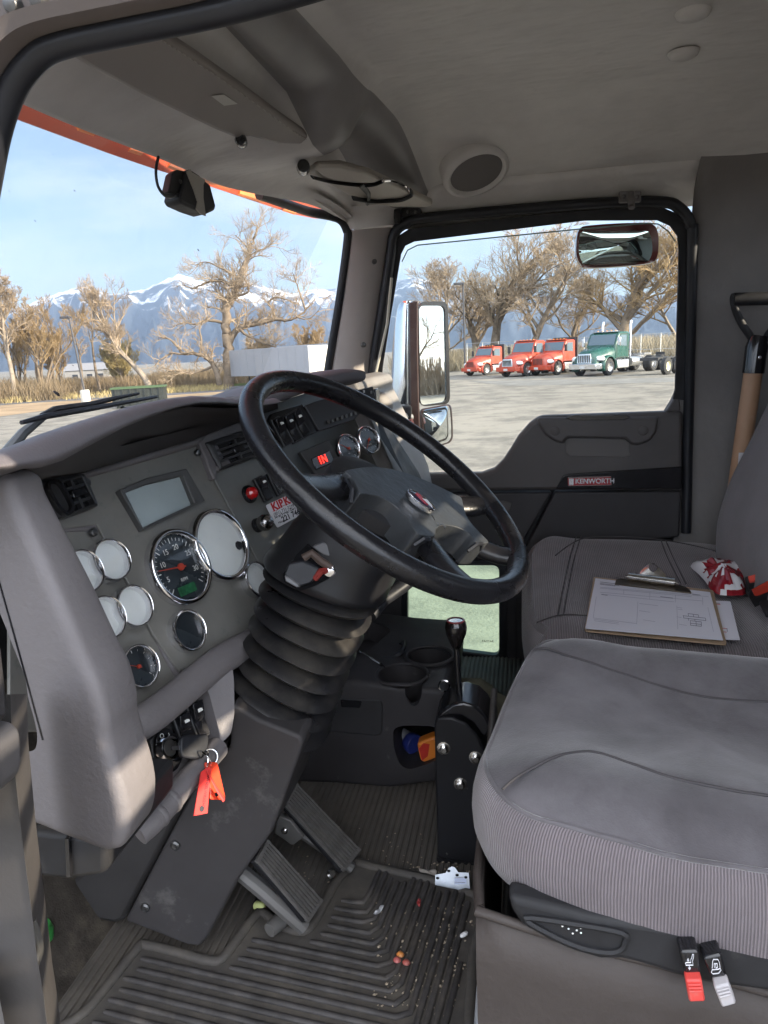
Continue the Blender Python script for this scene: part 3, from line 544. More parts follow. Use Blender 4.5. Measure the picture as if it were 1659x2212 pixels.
def fence():
    A, B = at(1010, 72), at(1560, 66); r = thing('chain_link_fence', 'tall grey chain link fence behind the parked trucks', 'fence', A); d = (B-A); n = 14; st = mat('galvanised_wire', (0.4, 0.41, 0.41), 0.5, 0.6)
    for k in range(n+1): p = A+d*k/n; MB().tube([p, p+Vector((0, 0, 2.6))], 0.04, 6).build('post', st, r)
    w = MB()
    for z in (0.1, 1.3, 2.55): w.tube([A+Vector((0, 0, z)), B+Vector((0, 0, z))], 0.02, 4)
    L_ = d.length; dn = d/L_
    for k in range(int(L_/0.3)):
        p = A+dn*k*0.3; w.add([p+Vector((0, 0, 0.1)), p+dn*0.012+Vector((0, 0, 0.1)), p+dn*2.412+Vector((0, 0, 2.5)), p+dn*2.4+Vector((0, 0, 2.5))], [(0, 1, 2, 3)]); w.add([p+Vector((0, 0, 2.5)), p+dn*0.012+Vector((0, 0, 2.5)), p+dn*2.412+Vector((0, 0, 0.1)), p+dn*2.4+Vector((0, 0, 0.1))], [(0, 1, 2, 3)])
    w.build('wire_mesh', st, r, smooth=0)
fence()
# ================================================================== CAB SHELL
G_TRIM = (0.26, 0.24, 0.24); G_HEAD = (0.60, 0.58, 0.56)
m_head = mat('headliner_vinyl', G_HEAD, 0.48, spec=0.4, var=(3.5, 0.14), bump=(26, 0.32, 0.006, (0.5, 1.3, 1)), bump2=(3.2, 0.8, 0.035, (0.8, 1.5, 1)), dust=((0.13, 0.12, 0.115), 7, 0.62, 0.8, 0.35))
m_trim = mat('grey_trim_plastic', G_TRIM, 0.55, spec=0.4, var=(5, 0.1), bump=(420, 0.16, 0.0008), dust=((0.30, 0.28, 0.25), 14, 0.62, 0.85, 0.3))
m_side = mat('quilted_side_vinyl', (0.19, 0.178, 0.172), 0.6, spec=0.3, var=(4, 0.15), bump=(7, 0.4, 0.02), bump2=(30, 0.3, 0.004, (1.2, 1, 0.8)))
m_black = mat('black_trim_plastic', (0.022, 0.022, 0.024), 0.55, spec=0.25, var=(12, 0.25), bump=(350, 0.15, 0.0006), dust=((0.16, 0.15, 0.14), 18, 0.62, 0.9, 0.35))
m_rub = mat('black_rubber', (0.016, 0.017, 0.021), 0.42, spec=0.35, var=(8, 0.2), dust=((0.13, 0.12, 0.11), 9, 0.58, 0.85, 0.3))
m_gloss = mat('gloss_black', (0.012, 0.012, 0.014), 0.15, spec=0.6)
m_vin = mat('dark_door_vinyl', (0.034, 0.032, 0.034), 0.55, spec=0.35, var=(7, 0.15), bump=(200, 0.2, 0.001))
m_screw = mat('dark_screw', (0.12, 0.12, 0.12), 0.35, 0.8)
FZ = 1.25
# ---- floor with a ribbed rubber covering (ribs run across the cab)
m_flr = mat('ribbed_floor_rubber', (0.10, 0.09, 0.08), 0.75, spec=0.25, var=(4, 0.35), dust=((0.17, 0.145, 0.115), 6, 0.45, 0.75, 0.5), bump=(60, 0.3, 0.003))
fl = MB(); n = 0; rows = []
def frib(x):  # rib section
    ph = (x/0.0125) % 1.0; return 0.0035*(1 if ph < 0.5 else 0)
xs = []
x = -0.9
while x < 0.98:
    for f in (0.0, 0.12, 0.5, 0.62): xs.append((x+f*0.0125, FZ+(0.0032 if f in (0.12, 0.5) else 0)))
    x += 0.0125
ys = [0.0, 0.3, 0.6, 0.9, 1.2, 1.5, 1.76]
fl.grid([[Vector((a, y, z)) for a, z in xs] for y in ys]); struct('floor', fl, m_flr, smooth=0)
MBf = MB().prism([(-0.92, 0.02, FZ-0.01), (-0.70, 0.02, FZ-0.01), (-0.92, 0.02, FZ+0.42)], (0, 1.72, 0)); struct('toe_board', MBf, mat('dark_floor_carpet', (0.05, 0.043, 0.036), 0.95, spec=0.1, var=(20, 0.4), bump=(300, 0.5, 0.003), dust=((0.17, 0.14, 0.10), 5, 0.45, 0.75, 0.6)))
struct('firewall', MB().box((-0.93, 0.88, 1.62), (0.03, 1.74, 0.78)), m_black)
# ---- headliner: one vinyl skin from the windshield edge over the visor recess to the rear wall
def lerp(a, b, t): return a+(b-a)*t
def hprof(y):
    e = -0.605-0.012*sstep(.3, .9, y)+0.03*sstep(1.05, 1.3, y)+0.105*sstep(1.2, 1.62, y); ez = 2.521+0.030*sstep(.4, 1.0, y)+0.018*sstep(1.0, 1.5, y)
    dx = 0.10*(y-0.7); k = sstep(0.93, 1.0, y)*(1-sstep(1.06, 1.14, y))
    A = [(e, ez), (e+0.045, ez+0.018), (-0.49, max(2.578, ez+0.03)), (-0.445, 2.605), (-0.425, 2.645), (-0.405, 2.655), (-0.385+dx*.5, 2.648), (-0.365+dx*.8, 2.655), (-0.345+dx, 2.675), (-0.33+dx, 2.702), (-0.305+dx, 2.716), (-0.26+dx, 2.72), (-0.1, 2.722), (0.1, 2.724), (0.3, 2.722), (0.6, 2.715), (0.92, 2.70)]
    Bp = [(e, ez), (e+0.04, ez+0.010), (-0.50+dx*.6, 2.566), (-0.45+dx*.6, 2.570), (-0.42+dx*.6, 2.572), (-0.395+dx*.6, 2.576), (-0.375+dx*.7, 2.583), (-0.36+dx*.8, 2.60), (-0.345+dx, 2.64), (-0.325+dx, 2.69)]+A[10:]
    out = [(lerp(a[0], b[0], k), lerp(a[1], b[1], k)) for a, b in zip(A, Bp)]
    s = sstep(1.28, 1.72, y)+sstep(0.42, 0.08, -(-y)) if False else sstep(1.28, 1.72, y)+(1-sstep(0.06, 0.42, y))
    res = []
    for x_, z_ in out:
        zc = z_-(z_-2.51)*0.62*s*sstep(-0.55, -0.42, x_)
        res.append((max(x_, e), zc))
    return res
ys = [0.06+0.03*k for k in range(57)]
rows = []
for y in ys:
    pr = catmull([Vector((x, y, z)) for x, z in hprof(y)], 4)
    rows.append([Vector((p.x, y, p.z+0.004*mnoise.noise(Vector((p.x*5, y*3.2, 1)))*sstep(-0.3, -0.1, p.x)+0.0022*mnoise.noise(Vector((p.x*9, y*22, 3)))*sstep(-0.3, -0.1, p.x))) for p in pr])
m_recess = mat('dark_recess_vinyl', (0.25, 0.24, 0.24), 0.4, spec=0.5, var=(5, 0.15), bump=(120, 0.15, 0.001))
hm_ = MB().grid(rows); nc = len(rows[0])-1; hm_.mi = []
for iy in range(len(rows)-1):
    dv = 0.95 < ys[iy] < 1.10
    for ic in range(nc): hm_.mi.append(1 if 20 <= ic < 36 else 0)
hl = struct('ceiling', hm_, [m_head, m_recess], smooth=80)
so_ = hl.modifiers.new('solid', 'SOLIDIFY'); so_.thickness = 0.02; so_.offset = 1
# ---- walls
_ = (lambda *a, **k: None)('rear_wall', MB().ring([(0.94, 0.0, 1.2), (0.94, 1.78, 1.2), (0.94, 1.78, 2.75), (0.94, 0.0, 2.75)], [(0.94, 0.90, 2.04), (0.94, 1.56, 2.04), (0.94, 1.56, 2.56), (0.94, 0.90, 2.56)], (0.03, 0, 0)), m_side) if False else None
rwm = MB()
for y0, y1, z0, z1 in ((0.0, 0.10, 1.2, 2.75), (0.10, 0.60, 1.2, 2.0), (0.10, 0.345, 2.115, 2.75), (0.345, 0.60, 2.31, 2.75), (0.60, 0.92, 1.2, 2.75), (0.92, 1.56, 1.2, 2.03), (0.92, 1.56, 2.58, 2.75), (1.56, 1.78, 1.2, 2.75)): rwm.box((0.955, (y0+y1)/2, (z0+z1)/2), (0.03, y1-y0, z1-z0))  # unseen wall; its openings are shaped to place sun patches in the cab
struct('rear_wall', rwm, m_side, smooth=0)
for y0, y1, z0, z1, lb__ in ((0.10, 0.60, 2.0, 2.31, 'smaller unseen rear window behind the driver seat, cut to shape the sun'), (0.92, 1.56, 2.03, 2.58, 'larger unseen rear window behind the passenger seat, cut to shape the sun')): tag(MB().sheet([(0.955, y0, z0), (0.955, y1, z0), (0.955, y1, z1), (0.955, y0, z1)]).build('rear_window', glassmat('rear_glass', (0.95, 0.96, 0.96), 0.4), None, smooth=0), lb__, 'window')
tw = Vector((0, 1, 0.138)).normalized()
def PW(u, v, off=0.0): return PL(u, v, np.array((0, 1.75, 1.9))-np.array(tw)*off, tw)
wg = thing('added_sun_slats', 'black slats added outside the rear windows to break up the sun', 'sun slats', (1.04, 0.85, 2.3)); rg = random.Random(31)  # unseen bars added to cut the incoming sun into patches
for k in range(9):
    z0 = 2.02+k*0.062; MB().tube([(1.04, -0.46, z0+rg.uniform(-.02, .02)), (1.045, -0.2, z0+rg.uniform(-.02, .02)), (1.04, 0.05, z0+rg.uniform(-.01, .01)), (1.045, 0.5, z0+rg.uniform(-.02, .02)), (1.04, 0.95, z0+rg.uniform(-.01, .01)), (1.04, 1.62, z0)], [rg.uniform(0.014, 0.024), rg.uniform(0.012, 0.022), 0.014, 0.012, 0.014, 0.014], 8).build('sun_slat_bar', m_black, wg)
for y_ in (-0.46, 0.05, 0.475, 1.05, 1.62): MB().box((1.055, y_, 2.3), (0.02, 0.03, 0.72)).build('sun_slat_post', m_black, wg)
# side wall behind the passenger door, follows the inward lean
wy = lambda z: 1.76-0.138*max(0, z-1.9)
rows = []
for z in (1.2, 1.5, 1.9, 2.1, 2.3, 2.45, 2.56, 2.64, 2.74): rows.append([Vector((x_, wy(z)+0.004*mnoise.noise(Vector((x_*6, z*5, 2)))-(0.10*sstep(2.50, 2.70, z) if z > 2.5 else 0), z)) for x_ in (0.425, 0.46, 0.50, 0.55, 0.6, 0.65, 0.72, 0.8, 0.94)])
struct('side_wall', MB().grid(rows), m_side, smooth=70).modifiers.new('solid', 'SOLIDIFY').thickness = 0.012
# header strip above the passenger door
rows = [[Vector((x_, 1.70-0.02*k, 2.535+0.018*k)) for x_ in (-0.46, -0.2, 0.1, 0.3, 0.5)] for k in range(6)]
struct('door_header', MB().grid(rows), m_head).modifiers.new('solid', 'SOLIDIFY').thickness = 0.012
struct('sill_panel', MB().box((0.15, 1.77, 1.155), (1.5, 0.04, 0.16)), m_black)
struct('front_side_panel', MB().prism([(-0.42, 1.74, 1.2), (-0.93, 1.74, 1.2), (-0.93, 1.74, 2.0), (-0.42, 1.74, 2.08)], (0, 0.03, 0)), m_black)
# ---- passenger door
pd = thing('passenger_door', 'closed passenger door with dark trim, large side window and small low peep window', 'door', (0.05, 1.75, 1.25))
op = [(867, 549), (876, 531), (895, 522), (1262, 477), (1419, 476), (1446, 488), (1462, 510), (1465, 540), (1457, 840), (1452, 860), (1439, 877), (1419, 888), (1165, 896), (1142, 912), (1118, 940), (1101, 968), (1085, 992), (1066, 1011), (1040, 1020), (1000, 1020), (880, 1023), (812, 1026), (815, 900), (829, 782), (845, 680)]
def offpoly(pts, d):
    pts = [Vector((a, b, 0)) for a, b in pts]; n = len(pts); out = []
    area = sum(pts[i].x*pts[(i+1) % n].y-pts[(i+1) % n].x*pts[i].y for i in range(n)); sg = 1 if area > 0 else -1
    for i, p in enumerate(pts):
        a = (p-pts[i-1]).normalized(); b = (pts[(i+1) % n]-p).normalized(); n1 = Vector((a.y, -a.x, 0)); n2 = Vector((b.y, -b.x, 0)); m = (n1+n2)
        m = m/max(0.35, m.length_squared/2) if m.length > 1e-6 else n1
        out.append((p.x+m.x*d*sg, p.y+m.y*d*sg))
    return out
opn = [PW(u, v) for u, v in op]
g = MB(); gl_top = [(866, 566), (878, 541), (900, 530), (1262, 494), (1400, 482), (1425, 484), (1447, 500), (1462, 522)]
gp = [PW(u, v) for u, v in gl_top+op[7:]]
g.sheet([p+tw*0.02 for p in gp]); g.build('window_glass', glassmat('door_glass', (0.93, 0.96, 0.95), 0.45, 1.4, dirt=0.05), pd, smooth=0)
g = MB(); edge = [PW(u, v) for u, v in gl_top]; g.tube([p+tw*0.02 for p in edge], 0.0018, 5); g.build('glass_edge', mat('green_glass_edge', (0.25, 0.33, 0.30), 0.2), pd)
fr = MB(); fr.ring([PW(u, v)+tw*0.0 for u, v in offpoly(op[:9]+op[22:], 24)], [PW(u, v) for u, v in op[:9]+op[22:]], tw*0.05) if False else None
o_in = op[21:]+op[:10]; o_out = [(800, 1026), (798, 900), (812, 782), (828, 680), (848, 549), (858, 512), (884, 495), (1262, 454), (1424, 446), (1462, 462), (1482, 492), (1487, 530), (1480, 840), (1476, 862)]
# window frame as a band: inner opening to outer outline
rows = [[PW(*p) for p in o_in], [PW(*p)-tw*0.012 for p in o_in], [PW(*p)-tw*0.012 for p in o_out], [PW(*p)+tw*0.03 for p in o_out]]
MB().grid(rows).build('window_frame', m_black, pd, smooth=40)
sp = [(800, 1040), (797, 900), (808, 782), (824, 680), (844, 552), (852, 505), (878, 482), (930, 470), (1262, 441), (1422, 436), (1468, 450), (1492, 486), (1496, 530), (1487, 900), (1482, 1150)]
sp3 = catmull([PW(u, v, 0.02) if v < 900 else P(u, v, 'y', 1.73) for u, v in sp], 5)
seal = tag(MB().tube(sp3, 0.019, 10, flat=0.75).build('door_seal', m_rub, None, smooth=60), 'thick black rubber seal around the closed passenger door', 'door seal')
# glass run channel down the hinge side of the opening (weather strip, its sunlit cream put into the colour)
MB().tube([P(846, 600, 'y', 1.60), P(836, 700, 'y', 1.62), P(812, 806, 'y', 1.65)], 0.004, 6).build('weather_strip', mat('sunlit_weather_strip', (0.5, 0.48, 0.4), 0.6), pd)
# trim panels (flat boards with their own thickness)
def board(uvs, y, th, name, m, r=0.004, parent=pd, bev=0.006, fil=0.0):
    pts = [P(u, v, 'y', y) for u, v in uvs]
    if fil: pts = fillet(pts, fil)
    mb = MB(); mb.prism(pts, (0, th, 0)); return mb.build(name, m, parent, bevel=bev, seg=3)
board([(800, 1030), (880, 1026), (1000, 1023), (1040, 1023), (1068, 1013), (1087, 994), (1103, 970), (1120, 942), (1144, 915), (1166, 899), (1419, 890), (1476, 888), (1474, 1062), (1200, 1060), (800, 1064)], 1.715, 0.05, 'upper_trim', mat('door_trim_grey', (0.072, 0.066, 0.065), 0.5, spec=0.4, var=(6, 0.12), bump=(350, 0.15, 0.0008)), bev=0.012)
MB().prism([P(1452, 868, 'y', 1.722), P(1466, 838, 'y', 1.722), P(1470, 889, 'y', 1.722), P(1438, 890, 'y', 1.722)], (0, 0.04, 0)).build('corner_fillet', MATS['door_trim_grey'], pd, bevel=0.004)
gr = [(1160, 903), (1163, 918), (1178, 940), (1196, 952), (1216, 960), (1223, 950), (1228, 946), (1350, 948), (1362, 960), (1379, 962), (1404, 953), (1418, 935), (1424, 901)]
gm = MB(); gm.prism([P(u, v, 'y', 1.700) for u, v in gr], (0, 0.03, 0)); gb = gm.build('pull_handle', MATS['door_trim_grey'], pd, bevel=0.008, seg=3)
board([(1222, 902), (1240, 897), (1352, 896), (1362, 901), (1350, 907), (1236, 908)], 1.698, 0.006, 'switch_recess', m_gloss, bev=0.001)
board([(1222, 950), (1230, 946), (1350, 948), (1358, 958), (1362, 984), (1352, 988), (1230, 986), (1222, 978)], 1.7135, 0.01, 'grip_pocket', mat('grip_pocket_grey', (0.10, 0.093, 0.09), 0.6), bev=0.002)
for cu, cv in ((1199, 931), (1390, 930)):
    MB().lathe([(0.013, 0.0), (0.013, 0.003), (0.011, 0.004)], P(cu, cv, 'y', 1.7005), (0, -1, 0), 20).build('screw_cap', MATS['door_trim_grey'], gb)
board([(1201, 1056), (1216, 1028), (1228, 1024), (1474, 1008), (1474, 1056)], 1.707, 0.02, 'accent_strip', m_gloss, bev=0.003)
bd = board([(1226, 1032), (1320, 1029), (1321, 1048), (1227, 1050)], 1.703, 0.006, 'badge', mat('badge_red', (0.30, 0.012, 0.02), 0.3, coat=0.4), bev=0.001)
bx, by = (P(1320, 1040, 'y', 1.702)-P(1227, 1041, 'y', 1.702)), P(1227, 1031, 'y', 1.702)-P(1227, 1050, 'y', 1.702)
m_sil = mat('badge_silver', (0.75, 0.75, 0.77), 0.25, 0.9)
text_mesh('badge_lettering', 'KENWORTH', 0.0195, P(1242.5, 1040, 'y', 1.7025), bx, by, m_sil, bd, 0.0006, stretch=0.97, bold=0.0006)
fm = MB(); cs = [P(1227, 1032.5, 'y', 1.7025), P(1320, 1030, 'y', 1.7025), P(1320.5, 1047.5, 'y', 1.7025), P(1227.5, 1049.5, 'y', 1.7025)]; fm.tube(cs, 0.0009, 6, closed=True); fm.build('badge_rim', m_sil, bd)
MB().prism([P(1229, 1034, 'y', 1.7026), P(1239, 1034, 'y', 1.7026), P(1239, 1048, 'y', 1.7026), P(1229, 1048, 'y', 1.7026)], (0, 0.002, 0)).build('badge_emblem', m_sil, bd)
board([(1199, 1063), (1472, 1061), (1468, 1160), (1130, 1200), (1132, 1190)], 1.722, 0.04, 'lower_panel', m_vin)
board([(800, 1066), (1192, 1064), (1130, 1170), (1118, 1192), (800, 1205)], 1.724, 0.04, 'lower_panel', m_vin)
board([(1053, 1084), (1088, 1082), (1106, 1086), (1104, 1096), (1096, 1110), (1040, 1112)], 1.721, 0.006, 'map_pocket_lip', MATS['door_trim_grey'], bev=0.002)
board([(1110, 1196), (1190, 1194), (1220, 1480), (1118, 1480)], 1.728, 0.03, 'kick_panel', m_vin)
MB().ring([P(u, v, 'y', 1.768) for u, v in [(780, 1052), (1490, 1052), (1490, 1500), (780, 1500)]], [P(u, v, 'y', 1.768) for u, v in [(872, 1214), (1088, 1214), (1088, 1428), (872, 1410)]], (0, 0.01, 0)).build('door_shell', m_black, pd, smooth=0)
# peep window low in the door
po = [(868, 1210), (1094, 1210), (1094, 1436), (868, 1424)]
pi = [P(u, v, 'y', 1.735) for u, v in [(880, 1222), (1078, 1222), (1078, 1418), (880, 1392)]]; po3 = [P(u, v, 'y', 1.735) for u, v in [(866, 1210), (1096, 1210), (1096, 1440), (866, 1420)]]
MB().ring(fillet(po3, 0.03), fillet(pi, 0.022), (0, 0.03, 0)).build('peep_frame', m_rub, pd, bevel=0.004)
MB().sheet([p+Vector((0, 0.018, 0)) for p in fillet(pi, 0.022)]).build('peep_glass', glassmat('peep_glass', (0.70, 0.93, 0.77), 0.4, 1.4, dirt=0.02), pd, smooth=0)
tx = P(1060, 1384, 'y', 1.75); text_mesh('peep_marking', 'PACCAR', 0.0095, P(1041, 1385, 'y', 1.752), (1, 0, 0), (0, 0, 1), m_black, pd, 0.0002)
text_mesh('peep_marking', 'PACCAR', 0.0085, P(925, 1365, 'y', 1.752), (-1, 0, 0), (0, 0, 1), mat('faint_print', (0.35, 0.42, 0.36), 0.6), pd, 0.0002)
board([(780, 1205), (868, 1205), (868, 1480), (780, 1480)], 1.730, 0.03, 'lower_panel', m_vin); board([(1094, 1205), (1122, 1200), (1124, 1480), (1094, 1480)], 1.731, 0.03, 'lower_panel', m_vin)
board([(866, 1416), (1096, 1436), (1096, 1480), (866, 1480)], 1.732, 0.03, 'lower_panel', m_vin)
# ---- windshield
def top_edge(y):
    p = hprof(y)[0]; return Vector((p[0]-0.004, y, p[1]+0.004))
yy = [0.12+0.06*k for k in range(25)]
botz = lambda y: Vector((-0.86+0.10*sstep(0.9, 1.6, y), y, 2.06))
ws = thing('windshield', 'wide windshield with speckled glass and black seal', 'windshield', (-0.7, 0.88, 2.1))
pr_c = P(705, 805, 'y', 1.66); 
rows = []
for k in range(9):
    t = k/8; row = []
    for y in yy:
        a, b = top_edge(y), botz(y); row.append(a.lerp(b, t)+Vector((-0.012*math.sin(math.pi*t), 0, 0)))
    rows.append(row)
MB().grid(rows).build('windshield_glass', glassmat('windshield_glass', (0.97, 0.98, 0.98), 0.35, 1.35, dirt=0.05), ws, smooth=60)
sl_ = [P(560, 420, 'y', 1.30), P(660, 455, 'y', 1.50), P(712, 466, 'y', 1.575), P(737, 476, 'y', 1.60), P(749, 496, 'y', 1.612), P(751, 520, 'y', 1.615), P(735, 640, 'y', 1.63), P(715, 760, 'y', 1.645), P(704, 830, 'y', 1.655)]
MB().tube(catmull(sl_, 5), 0.0125, 8).build('windshield_seal', m_rub, ws, smooth=60)
rg = random.Random(5); spk = MB()
for _ in range(26):
    u, v = rg.uniform(10, 730), rg.uniform(300, 820); y = None
    p = P(u, v, 'x', -0.66); s_ = rg.uniform(0.0004, 0.0010); spk.lathe([(s_, 0), (s_*0.6, s_*0.5), (0, s_*0.6)], p, (1, 0, 0.5), 6, sy=rg.uniform(1, 2.2))
for u, v, s_ in ((122, 850, 0.0035), (428, 540, 0.0018)): spk.lathe([(s_, 0), (s_*0.6, s_*0.5), (0, s_*0.6)], P(u, v, 'x', -0.66), (1, 0, 0.5), 7, sy=1.9)
tag(spk.build('bug_specks', mat('bug_speck', (0.05, 0.045, 0.05), 0.8), None), kind='stuff')
# ---- passenger side windshield pillar
pl = thing('windshield_pillar', 'grey padded pillar trim with two screws between windshield and side window', 'pillar', (-0.45, 1.66, 2.1))
def pilrow(l, r, yl, yr): a, b = P(*l, 'y', yl), P(*r, 'y', yr); return [a+Vector((-0.01, 0.03, 0)), a, a.lerp(b, 0.1)+Vector((0.006, -0.012, 0)), a.lerp(b, 0.5)+Vector((0.012, -0.018, 0)), a.lerp(b, 0.9)+Vector((0.006, -0.012, 0)), b, b+Vector((0.012, 0.03, 0))]
rows = [pilrow((752, 499), (850, 492), 1.612, 1.655), pilrow((757, 503), (846, 497), 1.612, 1.655), pilrow((754, 540), (838, 540), 1.615, 1.66), pilrow((738, 640), (822, 640), 1.63, 1.68), pilrow((720, 760), (804, 760), 1.645, 1.70), pilrow((708, 840), (794, 850), 1.655, 1.71)]
MB().grid(rows).build('pillar_trim', mat('pale_pillar_trim', (0.33, 0.30, 0.28), 0.6, spec=0.3, var=(5, 0.08), bump=(300, 0.15, 0.0008)), pl, smooth=60, bevel=0)
for u, v, y in ((808, 565, 1.645), (785, 745, 1.675)):
    q = P(u, v, 'y', y-0.012); MB().lathe([(0.0075, -0.004), (0.0075, 0.002), (0.005, 0.004), (0.0, 0.003)], q, (0.5, -1, 0.1), 14).build('screw', m_screw, pl)
rows = [pilrow((757, 497), (852, 487), 1.608, 1.652), pilrow((752, 485), (858, 470), 1.60, 1.65), pilrow((735, 462), (880, 452), 1.585, 1.66), pilrow((700, 452), (900, 440), 1.54, 1.66)]
MB().grid(rows).build('pillar_cap', m_head, pl, smooth=60)
MB().tube(catmull([P(842, 600, 'y', 1.675), P(822, 690, 'y', 1.69), P(806, 770, 'y', 1.705), P(792, 850, 'y', 1.71)], 4), 0.014, 8).build('pillar_seal', m_rub, pl)
lb = thing('wall_latch', 'small black latch bracket at the top of the windshield pillar', 'latch', P(885, 460, 'y', 1.64))
MB().prism(fillet([P(u, v, 'y', 1.63) for u, v in [(866, 449), (909, 449), (909, 466), (866, 470)]], 0.006), (0, 0.03, 0)).build('plate', m_black, lb, bevel=0.003)
MB().lathe([(0.009, -0.02), (0.011, 0), (0.009, 0.012), (0.006, 0.016)], P(859, 470, 'y', 1.625), (0, 0, -1), 14).build('stud', m_black, lb)
for u in (882, 898): MB().lathe([(0.005, 0), (0.005, 0.003), (0.003, 0.005)], P(u, 458, 'y', 1.63), (0, -1, 0), 10).build('rivet', m_screw, lb)
# ---- driver side door opening, seen from outside: seal, frame and pillar
def PS(u, v, off=0.0): return PL(u, v, (0, 0.05-off, 2.2), (0, 1, -0.0+0.25))   # leaning side of the cab
sl2 = [(-110, 1000), (-72, 660), (-30, 420), (-8, 300), (14, 225), (42, 168), (88, 118), (140, 96), (220, 78), (320, 58), (430, 36), (560, 4), (700, -36), (900, -100)]
sp_ = catmull([PS(u, v) for u, v in sl2], 6)
tag(MB().tube(sp_, 0.0088, 12, flat=0.8).build('door_seal', m_rub, None, smooth=60), 'thick black rubber seal curving round the open driver door', 'door seal')
o1 = [(-140, 1000), (-98, 660), (-52, 420), (-30, 296), (-6, 215), (24, 154), (74, 102), (132, 78), (216, 60), (317, 40), (427, 18), (556, -14), (700, -54), (900, -118)]
o2 = [(-170, 1000), (-128, 660), (-80, 420), (-56, 288), (-32, 200), (4, 130), (60, 78), (124, 54), (212, 36), (314, 17), (424, -6), (552, -38), (700, -78), (900, -142)]
o3 = [(-330, 1000), (-300, 660), (-260, 420), (-260, 200), (-230, 40), (-200, -60), (-100, -130), (60, -170), (180, -180), (280, -190), (400, -200), (540, -240), (700, -280), (900, -300)]
rows = [[PS(*p)+Vector((0, 0.02, 0)) for p in o1], [PS(*p)-Vector((0, 0.022, 0)) for p in o1], [PS(*p)-Vector((0, 0.026, 0)) for p in o2], [PS(*p)-Vector((0, 0.006, 0)) for p in offpoly(o2, 0)], [PS(*p)-Vector((0, 0.012, 0)) for p in o3]]
rows2 = [catmull(r, 4) for r in rows]
df = thing('driver_door_frame', 'grey brown steel frame of the open driver door with two rivets', 'door frame', (-0.3, 0.05, 2.3))
m_fr = mat('painted_door_frame', (0.15, 0.13, 0.125), 0.45, spec=0.4, var=(6, 0.12), bump=(120, 0.1, 0.001))
MB().grid(rows2).build('frame_flange', m_fr, df, smooth=30)
for u, v in ((50, 25), (104, 13)): MB().lathe([(0.0055, -0.004), (0.0055, 0.001), (0.004, 0.004), (0.0, 0.0048)], PS(u, v)-Vector((0, 0.009, 0)), (0, -1, -0.25), 14).build('rivet', m_screw, df)
# rear door post, roof skin and back corner of the driver side, outside the frame of the photo
rb = MB(); rb.box((0.60, 0.06, 2.0), (0.2, 0.10, 1.6)); rb.box((0.60, -0.05, 2.47), (0.2, 0.118, 0.61)); struct('door_post_and_sun_block', rb, m_fr, bevel=0.02)  # second, upper box is added to keep sun off the upper dash end
struct('rear_side_wall', MB().box((0.82, 0.035, 2.0), (0.26, 0.04, 1.6)), m_side)
struct('roof_rail', MB().box((0.15, 0.12, 2.60), (1.6, 0.10, 0.10)), m_fr, bevel=0.02)
# ---- lower left: hinge pillar with lit plastic trim and the edge of the opened door
hp = thing('driver_hinge_pillar', 'dark grey lower hinge pillar trim with a curled rubber edge at bottom left', 'pillar', (-0.4, -0.02, 1.8))
def hrow(pts): return [P(u, v, 'y', y) for u, v, y in pts]
rr = [hrow([(-150, v_, -0.04), (e_-52, v_, -0.04), (e_-34, v_, -0.035), (e_-3, v_, 0.02), (e_, v_+4, 0.06)]) for e_, v_ in ((58, 1500), (61, 1600), (70, 1700), (80, 1800), (92, 1900), (104, 2000), (113, 2080), (124, 2150), (131, 2212), (148, 2420))]
MB().grid([catmull(r, 5) for r in rr]).build('hinge_trim', mat('hinge_trim_grey', (0.065, 0.06, 0.058), 0.6, spec=0.35, var=(5, 0.15), bump=(260, 0.15, 0.001)), hp, smooth=60)
cf = catmull([P(70, 1990, 'y', -0.03), P(84, 2030, 'y', -0.028), P(86, 2060, 'y', -0.028), P(76, 2090, 'y', -0.034)], 6)
MB().tube(cf, [0.0035]*len(cf), 8, flat=0.5).build('curled_edge', mat('rubber_edge', (0.07, 0.066, 0.06), 0.6), hp)
dd = thing('driver_door', 'rounded grey armrest end of the opened driver door at the left edge', 'door', (-0.36, -0.1, 1.9))
ar = [(-150, 1530), (-10, 1548), (28, 1556), (46, 1576), (51, 1640), (44, 1668), (-20, 1720), (-150, 1760)]
am = MB(); am.prism([P(u, v, 'y', -0.05) for u, v in ar], (0, -0.10, 0)); am.build('armrest', mat('armrest_grey', (0.085, 0.08, 0.082), 0.6, var=(6, 0.1), bump=(260, 0.15, 0.001)), dd, bevel=0.012, seg=4)
dm = MB(); dm.prism([P(u, v, 'y', -0.055) for u, v in [(-150, 1080), (10, 1400), (26, 1548), (-150, 1540)]], (0, -0.04, 0)); dm.build('door_panel', m_vin, dd, bevel=0.006)
MB().prism([P(u, v, 'y', -0.06) for u, v in [(-150, 2080), (-14, 2090), (10, 2212), (24, 2420), (-150, 2420)]], (0, -0.04, 0)).build('door_edge', mat('pale_door_edge', (0.2, 0.19, 0.185), 0.5), dd)
